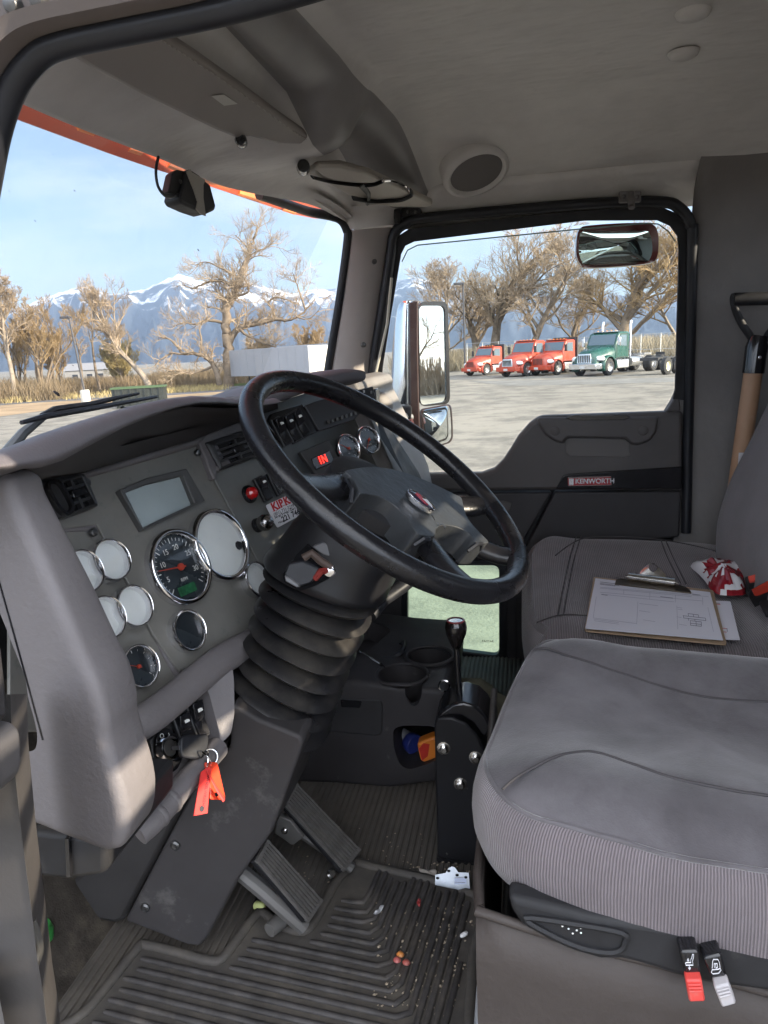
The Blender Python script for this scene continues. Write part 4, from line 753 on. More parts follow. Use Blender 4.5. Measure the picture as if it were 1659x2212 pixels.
# ---- ceiling fittings
cn = Vector((0.26, -0.40, -0.88)).normalized()
cs_ = thing('ceiling_speaker', 'round grey speaker grille in the ceiling corner above the pillar', 'speaker', P(1031, 380, 'y', 1.54))
c0 = P(1031, 380, 'y', 1.535)-cn*0.013
MB().lathe([(0.086, -0.05), (0.086, 0.0), (0.082, 0.010), (0.074, 0.013), (0.068, 0.009), (0.066, 0.004)], c0, cn, 40, caps=False).build('bezel', m_head, cs_, smooth=50)
MB().lathe([(0.067, 0.004), (0.05, 0.0075), (0.0, 0.010)], c0, cn, 40).build('grille', mat('speaker_cloth', (0.15, 0.14, 0.135), 0.9, bump=(900, 0.4, 0.001)), cs_, smooth=50)
ch = thing('coat_hook', 'small metal coat hook above the passenger window', 'coat hook', P(1361, 424, 'y', 1.60))
MB().prism(fillet([P(u, v, 'y', 1.600) for u, v in [(1338, 413), (1385, 412), (1385, 435), (1338, 437)]], 0.004), (0, 0.02, 0)).build('plate', mat('worn_dark_metal', (0.16, 0.15, 0.15), 0.45, 0.5), ch, bevel=0.002)
MB().tube(catmull([P(1362, 415, 'y', 1.590), P(1363, 428, 'y', 1.582), P(1364, 444, 'y', 1.578), P(1364, 449, 'y', 1.565)], 5), 0.0085, 8, flat=0.6).build('hook', MATS['worn_dark_metal'], ch)
for u in (1347, 1377): MB().lathe([(0.005, 0), (0.005, 0.002), (0.003, 0.004)], P(u, 425, 'y', 1.600), (0, -1, 0), 10).build('screw', m_screw, ch)
for lab, (u, v) in (('upper padded button pressed into the ceiling vinyl', (1497, 30)), ('lower padded button pressed into the ceiling vinyl', (1476, 117))):
    c_ = P(u, v, 'z', 2.719); o = MB().lathe([(0.029, 0.003), (0.026, -0.004), (0.02, -0.007), (0.0, -0.009)], c_, (0, 0, 1), 24).build('ceiling_button', m_head, None, smooth=60); tag(o, lab, 'button', 'padded buttons in the ceiling')
# ---- driver sun visor
vn = (0.5, 0, -0.87); vp = (-0.41, 0.6, 2.578)
sv = thing('sun_visor', 'broad flat grey sun visor with pale label folded against the header', 'sun visor', (-0.45, 0.6, 2.57))
vo = [(250, 20), (335, 65), (430, 125), (530, 195), (620, 262), (676, 300), (684, 308), (670, 315), (600, 313), (560, 303), (540, 298), (510, 301), (470, 285), (400, 252), (300, 205), (200, 152), (120, 105), (60, 60)]
MB().prism([PL(u, v, vp, vn) for u, v in vo], Vector((-0.5, 0, 0.87))*0.02).build('visor_panel', mat('visor_vinyl', (0.29, 0.265, 0.25), 0.55, spec=0.35, var=(6, 0.06), bump=(300, 0.12, 0.0008)), sv, bevel=0.007, seg=3)
st = MB(); pa = [PL(u, v, np.array(vp)+np.array((0.5, 0, -0.87))*0.001, vn) for u, v in [(300, 54), (345, 84), (430, 139), (530, 208), (620, 274), (664, 303)]]; pa = catmull(pa, 16)
for a, b in zip(pa[::2], pa[1::2]): st.tube([a, b], 0.0009, 4)
st.build('stitching', mat('grey_thread', (0.4, 0.37, 0.34), 0.8), sv)
MB().prism([PL(u, v, np.array(vp)+np.array((0.5, 0, -0.87))*0.0015, vn) for u, v in [(456, 207), (483, 204), (513, 224), (484, 228)]], Vector((0.5, 0, -0.87))*0.0004).build('visor_label', mat('faded_label', (0.52, 0.51, 0.48), 0.5), sv)
pc = PL(521, 305, vp, vn); MB().lathe([(0.008, -0.018), (0.010, -0.012), (0.010, 0.012), (0.008, 0.018)], pc, (-0.3, 1, 0.1), 14).build('pivot_clip', m_gloss, sv)
# ---- passenger visor with straps and pouch
vp2 = np.array((-0.33, 1.3, 2.562)); vn2 = np.array((0.12, -0.05, -1.0)); vn2 /= np.linalg.norm(vn2); V2n = Vector(vn2)
pv = thing('sun_visor', 'narrow passenger sun visor with black elastic straps and a padded pouch', 'sun visor', (-0.33, 1.3, 2.56))
zz = lambda x, y: (622+x*.2083, 328.3+y*.2083)
def pvp(x, y, o=0.0): return PL(*zz(x, y), vp2+vn2*o, vn2)
MB().prism([pvp(*q) for q in [(215, 240), (300, 175), (560, 160), (850, 235), (1200, 395), (1500, 540), (1490, 560), (1420, 575), (1080, 572), (860, 540), (660, 470), (440, 350)]], -V2n*0.016).build('visor_panel', mat('pale_visor_vinyl', (0.40, 0.37, 0.33), 0.5, var=(6, 0.06)), pv, bevel=0.005, seg=3)
MB().prism([pvp(*q, 0.012) for q in [(275, 190), (330, 155), (560, 165), (800, 225), (950, 300), (880, 325), (700, 325), (480, 300), (350, 250)]], -V2n*0.011).build('pouch', MATS['pale_visor_vinyl'], pv, bevel=0.005, seg=3)
for pth in ([(250, 262), (400, 300), (600, 330), (780, 345), (900, 335), (990, 300)], [(670, 478), (860, 508), (1040, 505), (1180, 492), (1290, 440), (1270, 400)], [(760, 350), (810, 400), (838, 450), (836, 540)]):
    MB().tube(catmull([pvp(*q, 0.013 if k_ == 0 else 0.004) for k_, q in enumerate(pth)], 5), 0.006, 8, flat=0.3, upv=(0, 1, 0)).build('strap', m_rub, pv)
MB().tube(catmull([pvp(990, 300, 0.008), pvp(1080, 300, 0.0), pvp(1200, 350, -.012), pvp(1290, 420, 0.0)], 5), 0.0035, 6).build('wire_loop', m_chr, pv)
MB().lathe([(0.012, -0.03), (0.014, 0), (0.012, 0.03)], pvp(160, 165, 0.0), (-0.3, 1, 0.1), 14).build('pivot_clip', m_gloss, pv)
# ---- dash camera on the windshield with cable
dc = thing('dash_camera', 'black windshield camera with pale sticker strip and looping cable', 'dash camera', (-0.58, 0.93, 2.49))
zc = lambda x, y: ((380+x/8.295)*.864, (380+y/8.295)*.864)
cx = -0.575
MB().prism([P(*zc(x, y), 'x', cx) for x, y in [(340, 840), (430, 430), (500, 380), (540, 360), (720, 400), (640, 640), (520, 870)]], (-0.02, 0.012, 0)).build('mount', m_black, dc, bevel=0.003)
MB().lathe([(0.0035, 0), (0.0035, 0.002), (0.002, 0.003)], P(*zc(578, 615), 'x', cx+0.001), (1, -0.3, 0), 12).build('screw', m_screw, dc)
MB().prism([P(*zc(x, y), 'x', cx+0.006) for x, y in [(650, 650), (720, 400), (800, 350), (1000, 480), (1120, 600), (1210, 660), (1335, 1130), (1310, 1210), (1150, 1280), (900, 1190), (620, 1060), (560, 940)]], (-0.04, 0.02, 0.0)).build('body', m_black, dc, bevel=0.006, seg=3)
MB().prism([P(*zc(x, y), 'x', cx+0.0085) for x, y in [(720, 410), (800, 355), (830, 420), (1110, 580), (1070, 680), (1070, 950), (1090, 1100), (1120, 1330), (1020, 1290), (920, 1180), (950, 1030), (870, 780)]], (-0.002, 0.0005, 0)).build('sticker_strip', mat('pale_sticker', (0.42, 0.39, 0.34), 0.5), dc)
MB().tube(catmull([P(*zc(x, y), 'x', cx) for x, y in [(135, 100), (90, 300), (85, 500), (130, 720), (230, 870), (330, 930), (450, 915), (560, 885), (700, 930)]], 5), 0.0024, 8).build('cable', m_rub, dc)
# ---- outside: sun visor, wiper, mirrors
ov = thing('outside_visor', 'orange red outside sun visor with amber marker lights above the windshield', 'outside visor', (-0.75, 0.9, 2.55))
xv = -0.74
lo_ = [(-30, 236), (12, 248), (120, 288), (250, 336), (350, 370), (435, 396), (560, 438), (640, 464), (680, 472), (740, 475)]
m_ov = mat('visor_paint', (0.42, 0.075, 0.035), 0.4, spec=0.4)
rows = [[P(u, v, 'x', xv) for u, v in lo_], [P(u, v, 'x', xv)+Vector((-0.012, 0, 0.004)) for u, v in lo_], [P(u, v, 'x', xv)+Vector((0.055, 0, 0.13)) for u, v in lo_], [P(u, v, 'x', xv)+Vector((0.067, 0, 0.128)) for u, v in lo_], [P(u, v, 'x', xv) for u, v in lo_]]
MB().grid(rows).build('visor_shell', m_ov, ov, smooth=30)
m_amb = mat('amber_marker', (0.85, 0.22, 0.04), 0.35, spec=0.5)
for q in ([(170, 268), (205, 282), (208, 288), (174, 276)], [(285, 316), (312, 326), (310, 331), (282, 322)], [(368, 350), (440, 378), (500, 399), (508, 403), (498, 406), (436, 386), (366, 357)], [(520, 403), (583, 425), (574, 436), (518, 418)], [(632, 437), (651, 443), (640, 461), (613, 452)]):
    MB().prism([P(u, v, 'x', xv+0.012 if False else -0.705) for u, v in q], (-0.006, 0, -0.004)).build('marker_light', m_amb, ov)
wp = thing('wiper', 'black windshield wiper lying along the lower edge of the windshield', 'wiper', (-0.84, 0.5, 2.08))
xw = -0.845
MB().tube([P(u, v, 'x', xw) for u, v in [(46, 913), (95, 900), (200, 882), (338, 857)]], [0.004, 0.006, 0.006, 0.004], 6).build('blade', m_rub, wp)
MB().tube([P(u, v, 'x', xw-0.01) for u, v in [(90, 898), (120, 884), (200, 872), (250, 860), (300, 850)]], [0.005, 0.007, 0.006, 0.005, 0.003], 6).build('blade_carrier', m_black, wp)
MB().tube([P(u, v, 'x', xw-0.015) for u, v in [(10, 985), (50, 935), (100, 895)]], [0.011, 0.009, 0.007], 8).build('arm', mat('dull_grey_metal', (0.14, 0.145, 0.15), 0.5, 0.4), wp)
# ---- outside mirror on the passenger side
om = thing('outside_mirror', 'tall chrome outside mirror with a small convex glass below, beyond the side window', 'mirror', (-0.33, 2.1, 1.95))
mz = lambda x, y: (777.6+x*.1953, 604.8+y*.1953)
mpt = np.array((-0.30, 2.1, 2.15)); mn_ = np.array((0.77, -0.64, 0.02)); mn_ /= np.linalg.norm(mn_); Mn = Vector(mn_)
def MP(x, y, o=0): return PL(*mz(x, y), mpt+mn_*o, mn_)
m_mir = mat('mirror_glass', (0.72, 0.76, 0.75), 0.01, 1.0, var=None)
gl_ = fillet([MP(640, 240), MP(958, 238), MP(985, 1372), MP(655, 1402)], 0.03)
gi_ = fillet([MP(640, 285, .002), MP(932, 285, .002), MP(952, 1345, .002), MP(655, 1388, .002)], 0.025)
MB().sheet([p for p in gi_]).build('mirror_glass', m_mir, om, smooth=0)
MB().ring(gl_, [p-Mn*0.002 for p in gi_], Mn*0.006).build('mirror_rim', m_gloss, om)
rows = []
for y_, xl in ((225, 560), (235, 500), (270, 445), (340, 415), (500, 390), (800, 360), (1100, 345), (1385, 335)):
    a = P(*mz(xl, y_), 'y', 2.12); b = P(*mz(545, max(y_, 232)), 'y', 2.04); c = P(*mz(640, max(y_, 240)), 'y', 2.09)
    mid = a.lerp(b, 0.5)+Vector((-0.01, -0.025, 0)); rows.append(catmull([a+Vector((0.03, 0.09, 0)), a, mid, b, c], 5))
MB().grid(rows).build('mirror_housing', mat('mirror_chrome', (0.75, 0.77, 0.8), 0.08, 1.0), om, smooth=70)
bar = [P(*mz(x, y), 'y', 2.03) for x, y in [(535, 300), (550, 250), (600, 228), (650, 232), (640, 290), (640, 800), (650, 1300), (662, 1730), (560, 1640), (552, 1300), (545, 800)]]
MB().prism(bar, (0, 0.02, 0)).build('mirror_edge', mat('dark_maroon_edge', (0.045, 0.028, 0.028), 0.25, spec=0.6), om, bevel=0.004)
cvx = []
c_in = [(690, 1440), (1012, 1382), (1028, 1600), (1030, 1740), (1000, 1790), (840, 1842), (722, 1800)]
cc = MP(860, 1610, 0.02)
poly = fillet([MP(*q) for q in c_in], 0.02, 4); rows = []
for k in (1.0, 0.8, 0.55, 0.28, 0.02): rows.append([cc.lerp(p, k)+Mn*0.03*(1-k*k)-Mn*0.018 for p in poly])
MB().grid(rows, closeu=True).build('convex_glass', m_mir, om, smooth=70)
MB().ring([cc+(p-cc)*1.07-Mn*0.005 for p in poly], [p-Mn*0.003 for p in poly], Mn*0.014-Mn*0.02).build('convex_rim', MATS['dark_maroon_edge'], om)
MB().prism([P(*mz(x, y), 'y', 2.0) for x, y in [(340, 1410), (400, 1390), (560, 1400), (560, 1560), (420, 1520), (350, 1470)]], (0, 0.05, 0)).build('bracket', m_black, om, bevel=0.006)
MB().tube([P(*mz(300, 1500), 'y', 1.82), P(*mz(440, 1500), 'y', 1.98), P(*mz(560, 1520), 'y', 2.03)], 0.013, 10).build('bracket_arm', mat('grey_casting', (0.35, 0.35, 0.35), 0.4, 0.6), om)
MB().prism([P(*mz(x, y), 'y', 1.95) for x, y in [(470, 1580), (560, 1540), (600, 1660), (520, 1660)]], (0, 0.04, 0)).build('mirror_foot', mat('red_visor_paint', (0.4, 0.07, 0.03), 0.35), om)
# look-down mirror at the top of the side window
ld = thing('look_down_mirror', 'small rounded convex mirror with red black housing hanging outside the top of the side window', 'mirror', P(1333, 530, 'y', 1.80))
lz = lambda x, y: ((1420+x/6.381)*.864, (540+y/6.381)*.864)
def LP(x, y, o=0.0): return P(*lz(x, y), 'y', 1.82-o)
ol = [(130, 480), (150, 290), (200, 200), (290, 160), (700, 125), (1100, 112), (1300, 120), (1400, 190), (1440, 330), (1435, 560), (1400, 690), (1300, 750), (900, 800), (300, 830), (200, 770), (140, 650)]
inr = [(175, 480), (190, 310), (215, 260), (300, 240), (700, 235), (1100, 230), (1270, 240), (1310, 290), (1340, 380), (1350, 560), (1310, 680), (1250, 725), (900, 750), (300, 775), (225, 720), (185, 620)]
oc, ic = catmull([LP(*q) for q in ol], 4, True), catmull([LP(*q) for q in inr], 4, True)
hb = MB(); oc2 = [p+Vector((0, 0.045, 0)) for p in oc]; cen = LP(790, 480)
hb.grid([[p+Vector((0, 0.004, 0)) for p in ic], [p+Vector((0, -0.004, 0)) for p in oc], [cen+(p-cen)*1.02+Vector((0, 0.015, 0)) for p in oc], [cen+(p-cen)*0.85+Vector((0, 0.06, 0)) for p in oc]], closeu=True)
hb.build('mirror_housing', mat('oxblood_gloss', (0.10, 0.018, 0.015), 0.2, coat=0.5), ld, smooth=60)
rows = [[cen+(p-cen)*k+Vector((0, 0.004-0.022*(1-k*k), 0.0)) for p in ic] for k in (1.0, 0.8, 0.6, 0.4, 0.2, 0.02)]
MB().grid(rows, closeu=True).build('convex_glass', mat('green_convex_mirror', (0.50, 0.60, 0.55), 0.02, 1.0), ld, smooth=70)
# ================================================================== DASHBOARD
nM = np.array((1.0, -0.30, 0.41)); nM /= np.linalg.norm(nM); pM = np.array((-0.51, 0.60, 1.90))
nC = np.array((1.0, -0.60, 0.41)); nC /= np.linalg.norm(nC); pC = np.array((-0.358, 1.02, 2.009))
NM, NC = Vector(nM), Vector(nC)
def PM(u, v, o=0.0): return PL(u, v, pM+nM*o, nM)
def PC(u, v, o=0.0): return PL(u, v, pC+nC*o, nC)
m_dash = mat('dash_grey_plastic', (0.150, 0.139, 0.143), 0.55, spec=0.4, var=(5, 0.07), bump=(150, 0.45, 0.0016), bump2=(420, 0.3, 0.0006), dust=((0.24, 0.222, 0.21), 9, 0.6, 0.85, 0.35))
m_brow = mat('dash_brow_plastic', (0.105, 0.097, 0.105), 0.5, spec=0.45, var=(6, 0.1), bump=(420, 0.3, 0.0012))
m_pan = mat('worn_metal_panel', (0.205, 0.20, 0.183), 0.45, spec=0.5, var=(11, 0.16, (0.155, 0.15, 0.138)), dust=((0.06, 0.085, 0.08), 34, 0.60, 0.74, 0.6), bump=(200, 0.06, 0.0006))
m_panC = mat('dark_centre_panel', (0.135, 0.135, 0.125), 0.45, spec=0.5, var=(12, 0.14), dust=((0.2, 0.19, 0.18), 40, 0.66, 0.78, 0.5))
db = thing('dashboard', 'wrap around grey dashboard with chrome ringed gauges, vents, switches and a padded brow', 'dashboard', (-0.5, 0.8, 1.9))
# end panel facing the door
ye = 0.075
ep = [(-140, 1030), (0, 1012), (67, 1018), (90, 1065), (123, 1129), (160, 1200), (198, 1275), (230, 1344), (252, 1390), (277, 1440), (293, 1500), (296, 1540), (309, 1592), (326, 1647), (335, 1700), (330, 1738), (317, 1764), (295, 1775), (269, 1778), (180, 1768), (75, 1754), (-140, 1740)]
yf = 0.112
epp = [P(u, v, 'y', yf) for u, v in ep]
fy = lambda x: ye-0.27*(x+0.40)
rows = []; n = len(epp); cxx = Vector((-0.46, yf, 1.95))
nrm_ = []
for i, p in enumerate(epp):
    a = epp[max(i-1, 0)]; b = epp[min(i+1, n-1)]; t = (b-a).normalized(); nn = Vector((-t.z, 0, t.x)); nrm_.append(nn if (cxx-p).dot(nn) > 0 else -nn)
for kk in range(-1, 8):
    rr = []
    for i, p in enumerate(epp):
        if kk < 0: ins, dy = (0.045, 0.0) if kk == -2 else (0.018, 0.0)
        elif kk < 6: an = kk*math.pi/10; ins, dy = 0.013*(1-math.sin(an)), 0.013*(1-math.cos(an))
        else: ins, dy = (0.0, None) if kk == 6 else (0.006, None)
        q = p+nrm_[i]*ins; rr.append(Vector((q.x, fy(q.x)+dy if dy is not None else (yf if kk == 6 else yf+0.012), q.z)))
    rows.append(catmull(rr, 4))
ctr = catmull([Vector((lerp(p.x, -0.50, 0.55), fy(lerp(p.x, -0.50, 0.55)), lerp(p.z, 1.95, 0.5))) for p in epp], 4)
em = MB().grid([ctr]+rows); em.build('end_panel', m_dash, db, smooth=80)
rows = []
for i in range(5, 17):
    p = epp[i]; q = PM(*ep[i], o=-0.03); rows.append([p+Vector((-0.004, 0.004, 0)), p.lerp(q, 0.4)+Vector((-0.03, 0.0, 0)), q+Vector((-0.03, -0.02, 0))])
MB().grid(rows).build('end_return', m_dash, db, smooth=60)
MB().tube(catmull([Vector((x, fy(x)-0.0004, z)) for x, z in ((-0.445, 2.04), (-0.432, 1.96), (-0.420, 1.88))], 6), 0.0009, 5).build('panel_seam', m_gloss if 'm_gloss' in globals() else m_rub, db)
# main gauge panel (metal plate), a raised rib and the recessed left gauge plate
def plate(uvs, o, th, name, m, Pf=PM, Nv=NM, bev=0.0015, parent=db, fil=0.0, seg=2):
    pts = [Pf(u, v, o) for u, v in uvs]
    if fil: pts = fillet(pts, fil)
    mb = MB(); mb.prism(pts, -Nv*th); return mb.build(name, m, parent, bevel=bev, seg=seg)
plate([(60, 1040), (105, 1040), (185, 1030), (425, 960), (465, 1043), (520, 1140), (575, 1242), (545, 1400), (395, 1462), (330, 1370), (280, 1265), (210, 1133), (60, 1150)], 0.0, 0.006, 'gauge_panel', m_pan)
plate([(20, 1120), (195, 1120), (214, 1140), (262, 1240), (330, 1370), (404, 1468), (380, 1480), (330, 1540), (240, 1580), (20, 1580)], -0.006, 0.006, 'gauge_panel', m_pan, label=None) if False else plate([(20, 1120), (195, 1120), (214, 1140), (262, 1240), (330, 1370), (404, 1468), (380, 1480), (330, 1540), (240, 1580), (20, 1580)], -0.006, 0.006, 'gauge_panel', m_pan)
rb_ = [(205, 1118), (218, 1118), (232, 1140), (270, 1218), (330, 1338), (398, 1460), (385, 1468), (356, 1420), (300, 1310), (250, 1210), (222, 1150)]
plate(rb_, -0.0025, 0.03, 'panel_rib', m_dash, bev=0.003)
plate([(110, 1128), (206, 1118), (222, 1150), (208, 1146), (112, 1150)], -0.003, 0.03, 'panel_rib', m_dash, bev=0.003)
# rim around the panels: top ledge below the brow, right column between panels, bottom lip
plate([(60, 1030), (105, 1030), (185, 1018), (420, 948), (530, 905), (600, 880), (602, 893), (536, 918), (428, 962), (186, 1032), (106, 1045), (60, 1048)], 0.008, 0.03, 'panel_ledge', m_dash, bev=0.004)
# lower lip of the panel: a padded roll
lipp = [PM(270, 1580, 0.02), PM(318, 1553, 0.028), PM(360, 1522, 0.028), PM(420, 1472, 0.026), PM(480, 1424, 0.024), PM(560, 1380, 0.02), PM(640, 1330, 0.02)]
MB().tube(catmull(lipp, 6), 0.023, 16, flat=0.62, upv=NM).build('lower_lip', m_dash, db, smooth=70)
# ignition recess: black face, lower roll and the right knee bolster
plate([(325, 1600), (345, 1570), (440, 1488), (452, 1500), (474, 1590), (470, 1620), (400, 1680), (340, 1700)], -0.012, 0.01, 'ignition_panel', mat('dusty_black_panel', (0.035, 0.034, 0.034), 0.5, var=(14, 0.3), dust=((0.2, 0.19, 0.17), 16, 0.56, 0.8, 0.5)))
plate([(328, 1690), (345, 1630), (392, 1618), (420, 1640), (440, 1650), (420, 1690), (350, 1760)], -0.006, 0.01, 'recess_wall', m_dash)
lr = [PM(298, 1800, 0.012), PM(330, 1772, 0.018), PM(368, 1730, 0.018), PM(410, 1680, 0.016), PM(440, 1648, 0.014), PM(470, 1616, 0.008)]
MB().tube(catmull(lr, 6), [0.02]+[0.0155]*40 if False else 0.0165, 14).build('lower_roll', m_dash, db, smooth=70)
for t_ in (0.28, 0.42, 0.8):
    pts = catmull(lr, 10); i = int(t_*(len(pts)-2)); ax = (pts[i+1]-pts[i]).normalized()
    MB().lathe([(0.0166, -0.004), (0.0178, -0.002), (0.0178, 0.002), (0.0166, 0.004)], pts[i], ax, 16, caps=False).build('roll_clip', m_dash, db)
kb = [PM(440, 1470, 0.02), PM(475, 1440, 0.03), PM(500, 1422, 0.03), PM(506, 1470, 0.032), PM(507, 1540, 0.03), PM(500, 1585, 0.03), PM(478, 1606, 0.02), PM(468, 1560, 0.012), PM(452, 1500, 0.012)]
MB().prism(fillet(kb, 0.008), -NM*0.06).build('knee_bolster', m_dash, db, bevel=0.008, seg=3)
# sloping underside behind the recess
MB().prism([PM(300, 1800, -0.03), PM(520, 1560, -0.03), PM(700, 1400, -0.03), PM(700, 1200, -0.03), PM(320, 1500, -0.03)], (-0.12, 0, 0)).build('under_cover', m_black, db)
# brow: padded lip sweeping over the gauges with its dark underside
lt = [(-120, 1005), (-40, 985), (0, 972), (60, 950), (100, 934), (150, 917), (200, 901), (250, 886), (300, 873), (350, 863), (400, 857), (450, 858), (500, 864), (540, 868), (580, 862)]
lbm = [(-120, 1030), (-40, 1024), (0, 1021), (60, 1017), (110, 1001), (150, 977), (190, 954), (235, 930), (290, 908), (350, 889), (400, 879), (450, 878), (500, 882), (540, 884), (590, 874)]
xl = [-0.385, -0.385, -0.385, -0.385, -0.39, -0.40, -0.41, -0.42, -0.43, -0.435, -0.44, -0.445, -0.445, -0.44, -0.43]
rows = []
for (a, b, x_) in zip(lt, lbm, xl):
    A = P(*a, 'x', x_-0.02); B_ = P(*b, 'x', x_)
    B_.y = A.y+(B_.y-A.y)*0.4
    back = Vector((-0.80, A.y+0.03, A.z-0.105)); mid0 = Vector((x_-0.10, A.y, A.z-0.026))
    front = A.lerp(B_, 0.5)+Vector((0.014, 0, 0))
    und = B_+Vector((-0.03, 0.0, -0.004)); und2 = Vector((-0.56-0.0*A.y, A.y+0.02, B_.z-0.055))
    rows.append(catmull([back, mid0, A, front, B_, und, und2], 5))
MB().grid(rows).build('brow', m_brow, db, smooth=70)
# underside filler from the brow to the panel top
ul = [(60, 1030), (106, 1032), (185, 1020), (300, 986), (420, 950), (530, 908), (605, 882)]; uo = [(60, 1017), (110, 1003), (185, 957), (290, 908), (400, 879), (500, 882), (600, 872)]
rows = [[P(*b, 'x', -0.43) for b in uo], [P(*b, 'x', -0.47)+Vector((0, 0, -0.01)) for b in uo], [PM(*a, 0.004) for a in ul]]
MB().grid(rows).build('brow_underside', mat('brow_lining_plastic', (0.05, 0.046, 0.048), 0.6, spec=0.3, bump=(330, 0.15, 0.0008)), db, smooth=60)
# top pads of the centre stack and the dash top reaching the glass
pads = [PC(560, 872, 0.02), PC(620, 848, 0.02), PC(680, 828, 0.02), PC(740, 815, 0.02), PC(784, 810, 0.02)]
rows = []
for p in catmull(pads, 5): rows.append(catmull([p+Vector((-0.16, 0.03, 0.0)), p+Vector((-0.06, 0.01, 0.014)), p+Vector((-0.004, 0, 0.01)), p+Vector((0.006, 0, 0)), p+Vector((0.0, 0, -0.012)), p+Vector((-0.03, 0, -0.02))], 4))
m_ = MB().grid(rows); k_ = len(rows[0]); nn_ = len(m_.v); m_.f += [tuple(range(k_)), tuple(range(nn_-k_, nn_))]; m_.mi += [0, 0]; m_.build('centre_pad', m_brow, db, smooth=60)
dt = [[Vector((-0.84, 0.1, 2.045)), Vector((-0.84, 0.6, 2.045)), Vector((-0.84, 1.1, 2.05)), Vector((-0.76, 1.68, 2.05))], [Vector((-0.50, 0.1, 2.10)), Vector((-0.50, 0.6, 2.10)), Vector((-0.5, 1.1, 2.09)), Vector((-0.47, 1.68, 2.09))]]
MB().grid(dt).build('dash_top', m_brow, db)
# centre panel
plate([(430, 955), (448, 936), (530, 903), (620, 862), (700, 836), (796, 828), (806, 876), (823, 947), (877, 1031), (905, 1085), (860, 1150), (700, 1270), (590, 1320), (566, 1228), (520, 1140), (466, 1040)], 0.004, 0.05, 'centre_panel', m_panC)
plate([(430, 955), (446, 938), (535, 905), (570, 888), (592, 925), (470, 1000), (468, 1035), (462, 1036)], 0.010, 0.02, 'centre_bezel', m_dash, bev=0.003)
plate([(470, 1000), (620, 940), (700, 905), (806, 862), (811, 880), (715, 918), (640, 951), (545, 985), (478, 1018), (468, 1012)], 0.012, 0.012, 'bezel_strip', m_dash, bev=0.003)
# vent between panels
def vent(uvs, inner, o, Pf, Nv, name='air_vent', vert=0.5, n=3):
    po_ = [Pf(u, v, o) for u, v in uvs]; pi_ = [Pf(u, v, o+0.004) for u, v in inner]
    f = MB(); f.ring(po_, pi_, -Nv*0.03); fo = f.build(name, m_gloss if False else mat('vent_black', (0.028, 0.028, 0.03), 0.4, spec=0.5, var=(20, 0.2)), db, bevel=0.002)
    b = MB(); b.prism([p-Nv*0.013 for p in pi_], -Nv*0.003); b.build('vent_back', m_gloss, fo)
    a, b_, c, d = pi_; lv = MB()
    for k in range(1, n+1):
        t = k/(n+1); q0, q1 = a.lerp(d, t), b_.lerp(c, t); dz = (d-a).normalized(); lv.prism([q0-Nv*0.003-dz*0.0018, q1-Nv*0.003-dz*0.0018, q1-Nv*0.003+dz*0.0018, q0-Nv*0.003+dz*0.0018], -Nv*0.009)
    q0, q1 = a.lerp(b_, vert), d.lerp(c, vert); dx = (b_-a).normalized(); lv.prism([q0-Nv*0.002-dx*0.002, q0-Nv*0.002+dx*0.002, q1-Nv*0.002+dx*0.002, q1-Nv*0.002-dx*0.002], -Nv*0.009)
    lv.build('louvres', MATS['vent_black'], fo)
    cc_ = a.lerp(c, 0.5); up = (d-a).normalized(); kn = MB(); kn.prism([cc_-dx*0.012-up*0.006, cc_+dx*0.012-up*0.006, cc_+dx*0.012+up*0.006, cc_-dx*0.012+up*0.006], -Nv*0.012); kn.build('vent_slider', m_gloss, fo, bevel=0.002)
    return fo
z2 = lambda x, y: (414.7+x*.2708, 846.7+y*.2708)
vent([z2(105, 405), z2(520, 270), z2(600, 480), z2(225, 628)], [z2(185, 425), z2(500, 325), z2(560, 470), z2(245, 590)], 0.027, PC, NC)
# left vent with round cup
fo = vent([(72, 1042), (184, 1022), (214, 1092), (120, 1124)], [(137, 1040), (179, 1030), (207, 1086), (162, 1104)], 0.024, PM, NM, vert=0.45)
cpo = [PM(u, v, 0.034) for u, v in [(104, 1052), (112, 1036), (126, 1036), (140, 1050), (158, 1082), (162, 1098), (152, 1112), (138, 1108), (122, 1088)]]; cpi = [PM(u, v, 0.034) for u, v in [(110, 1052), (116, 1042), (126, 1042), (136, 1053), (152, 1083), (155, 1095), (149, 1104), (140, 1101), (126, 1084)]]
MB().ring(catmull(cpo, 3, True), catmull(cpi, 3, True), -NM*0.03).build('cup_ring', m_gloss, fo)
MB().prism(catmull(cpi, 3, True), -NM*0.002).build('cup_back', m_gloss, fo).location -= NM*0.02
# display (dead grey screen in a black hood)
zb = lambda x, y: (x*.3958, 907+y*.3958)
do = [zb(655, 380), zb(800, 318), zb(1020, 265), zb(1122, 440), zb(940, 530), zb(785, 600)]; di = [zb(685, 395), zb(810, 348), zb(1000, 302), zb(1062, 455), zb(930, 515), zb(780, 588)]
po_ = [PM(u, v, 0.012) for u, v in do]; pi_ = [PM(u, v, 0.010) for u, v in di]
dpf = MB().ring(po_, pi_, -NM*0.016).build('display_hood', mat('display_hood_grey', (0.075, 0.075, 0.075), 0.5, var=(20, 0.2)), db, bevel=0.002)
MB().prism([p-NM*0.009 for p in pi_], -NM*0.002).build('display_screen', mat('dead_lcd', (0.36, 0.42, 0.43), 0.3, spec=0.6, var=(10, 0.08), dust=((0.12, 0.12, 0.12), 30, 0.66, 0.78, 0.7)), dpf)
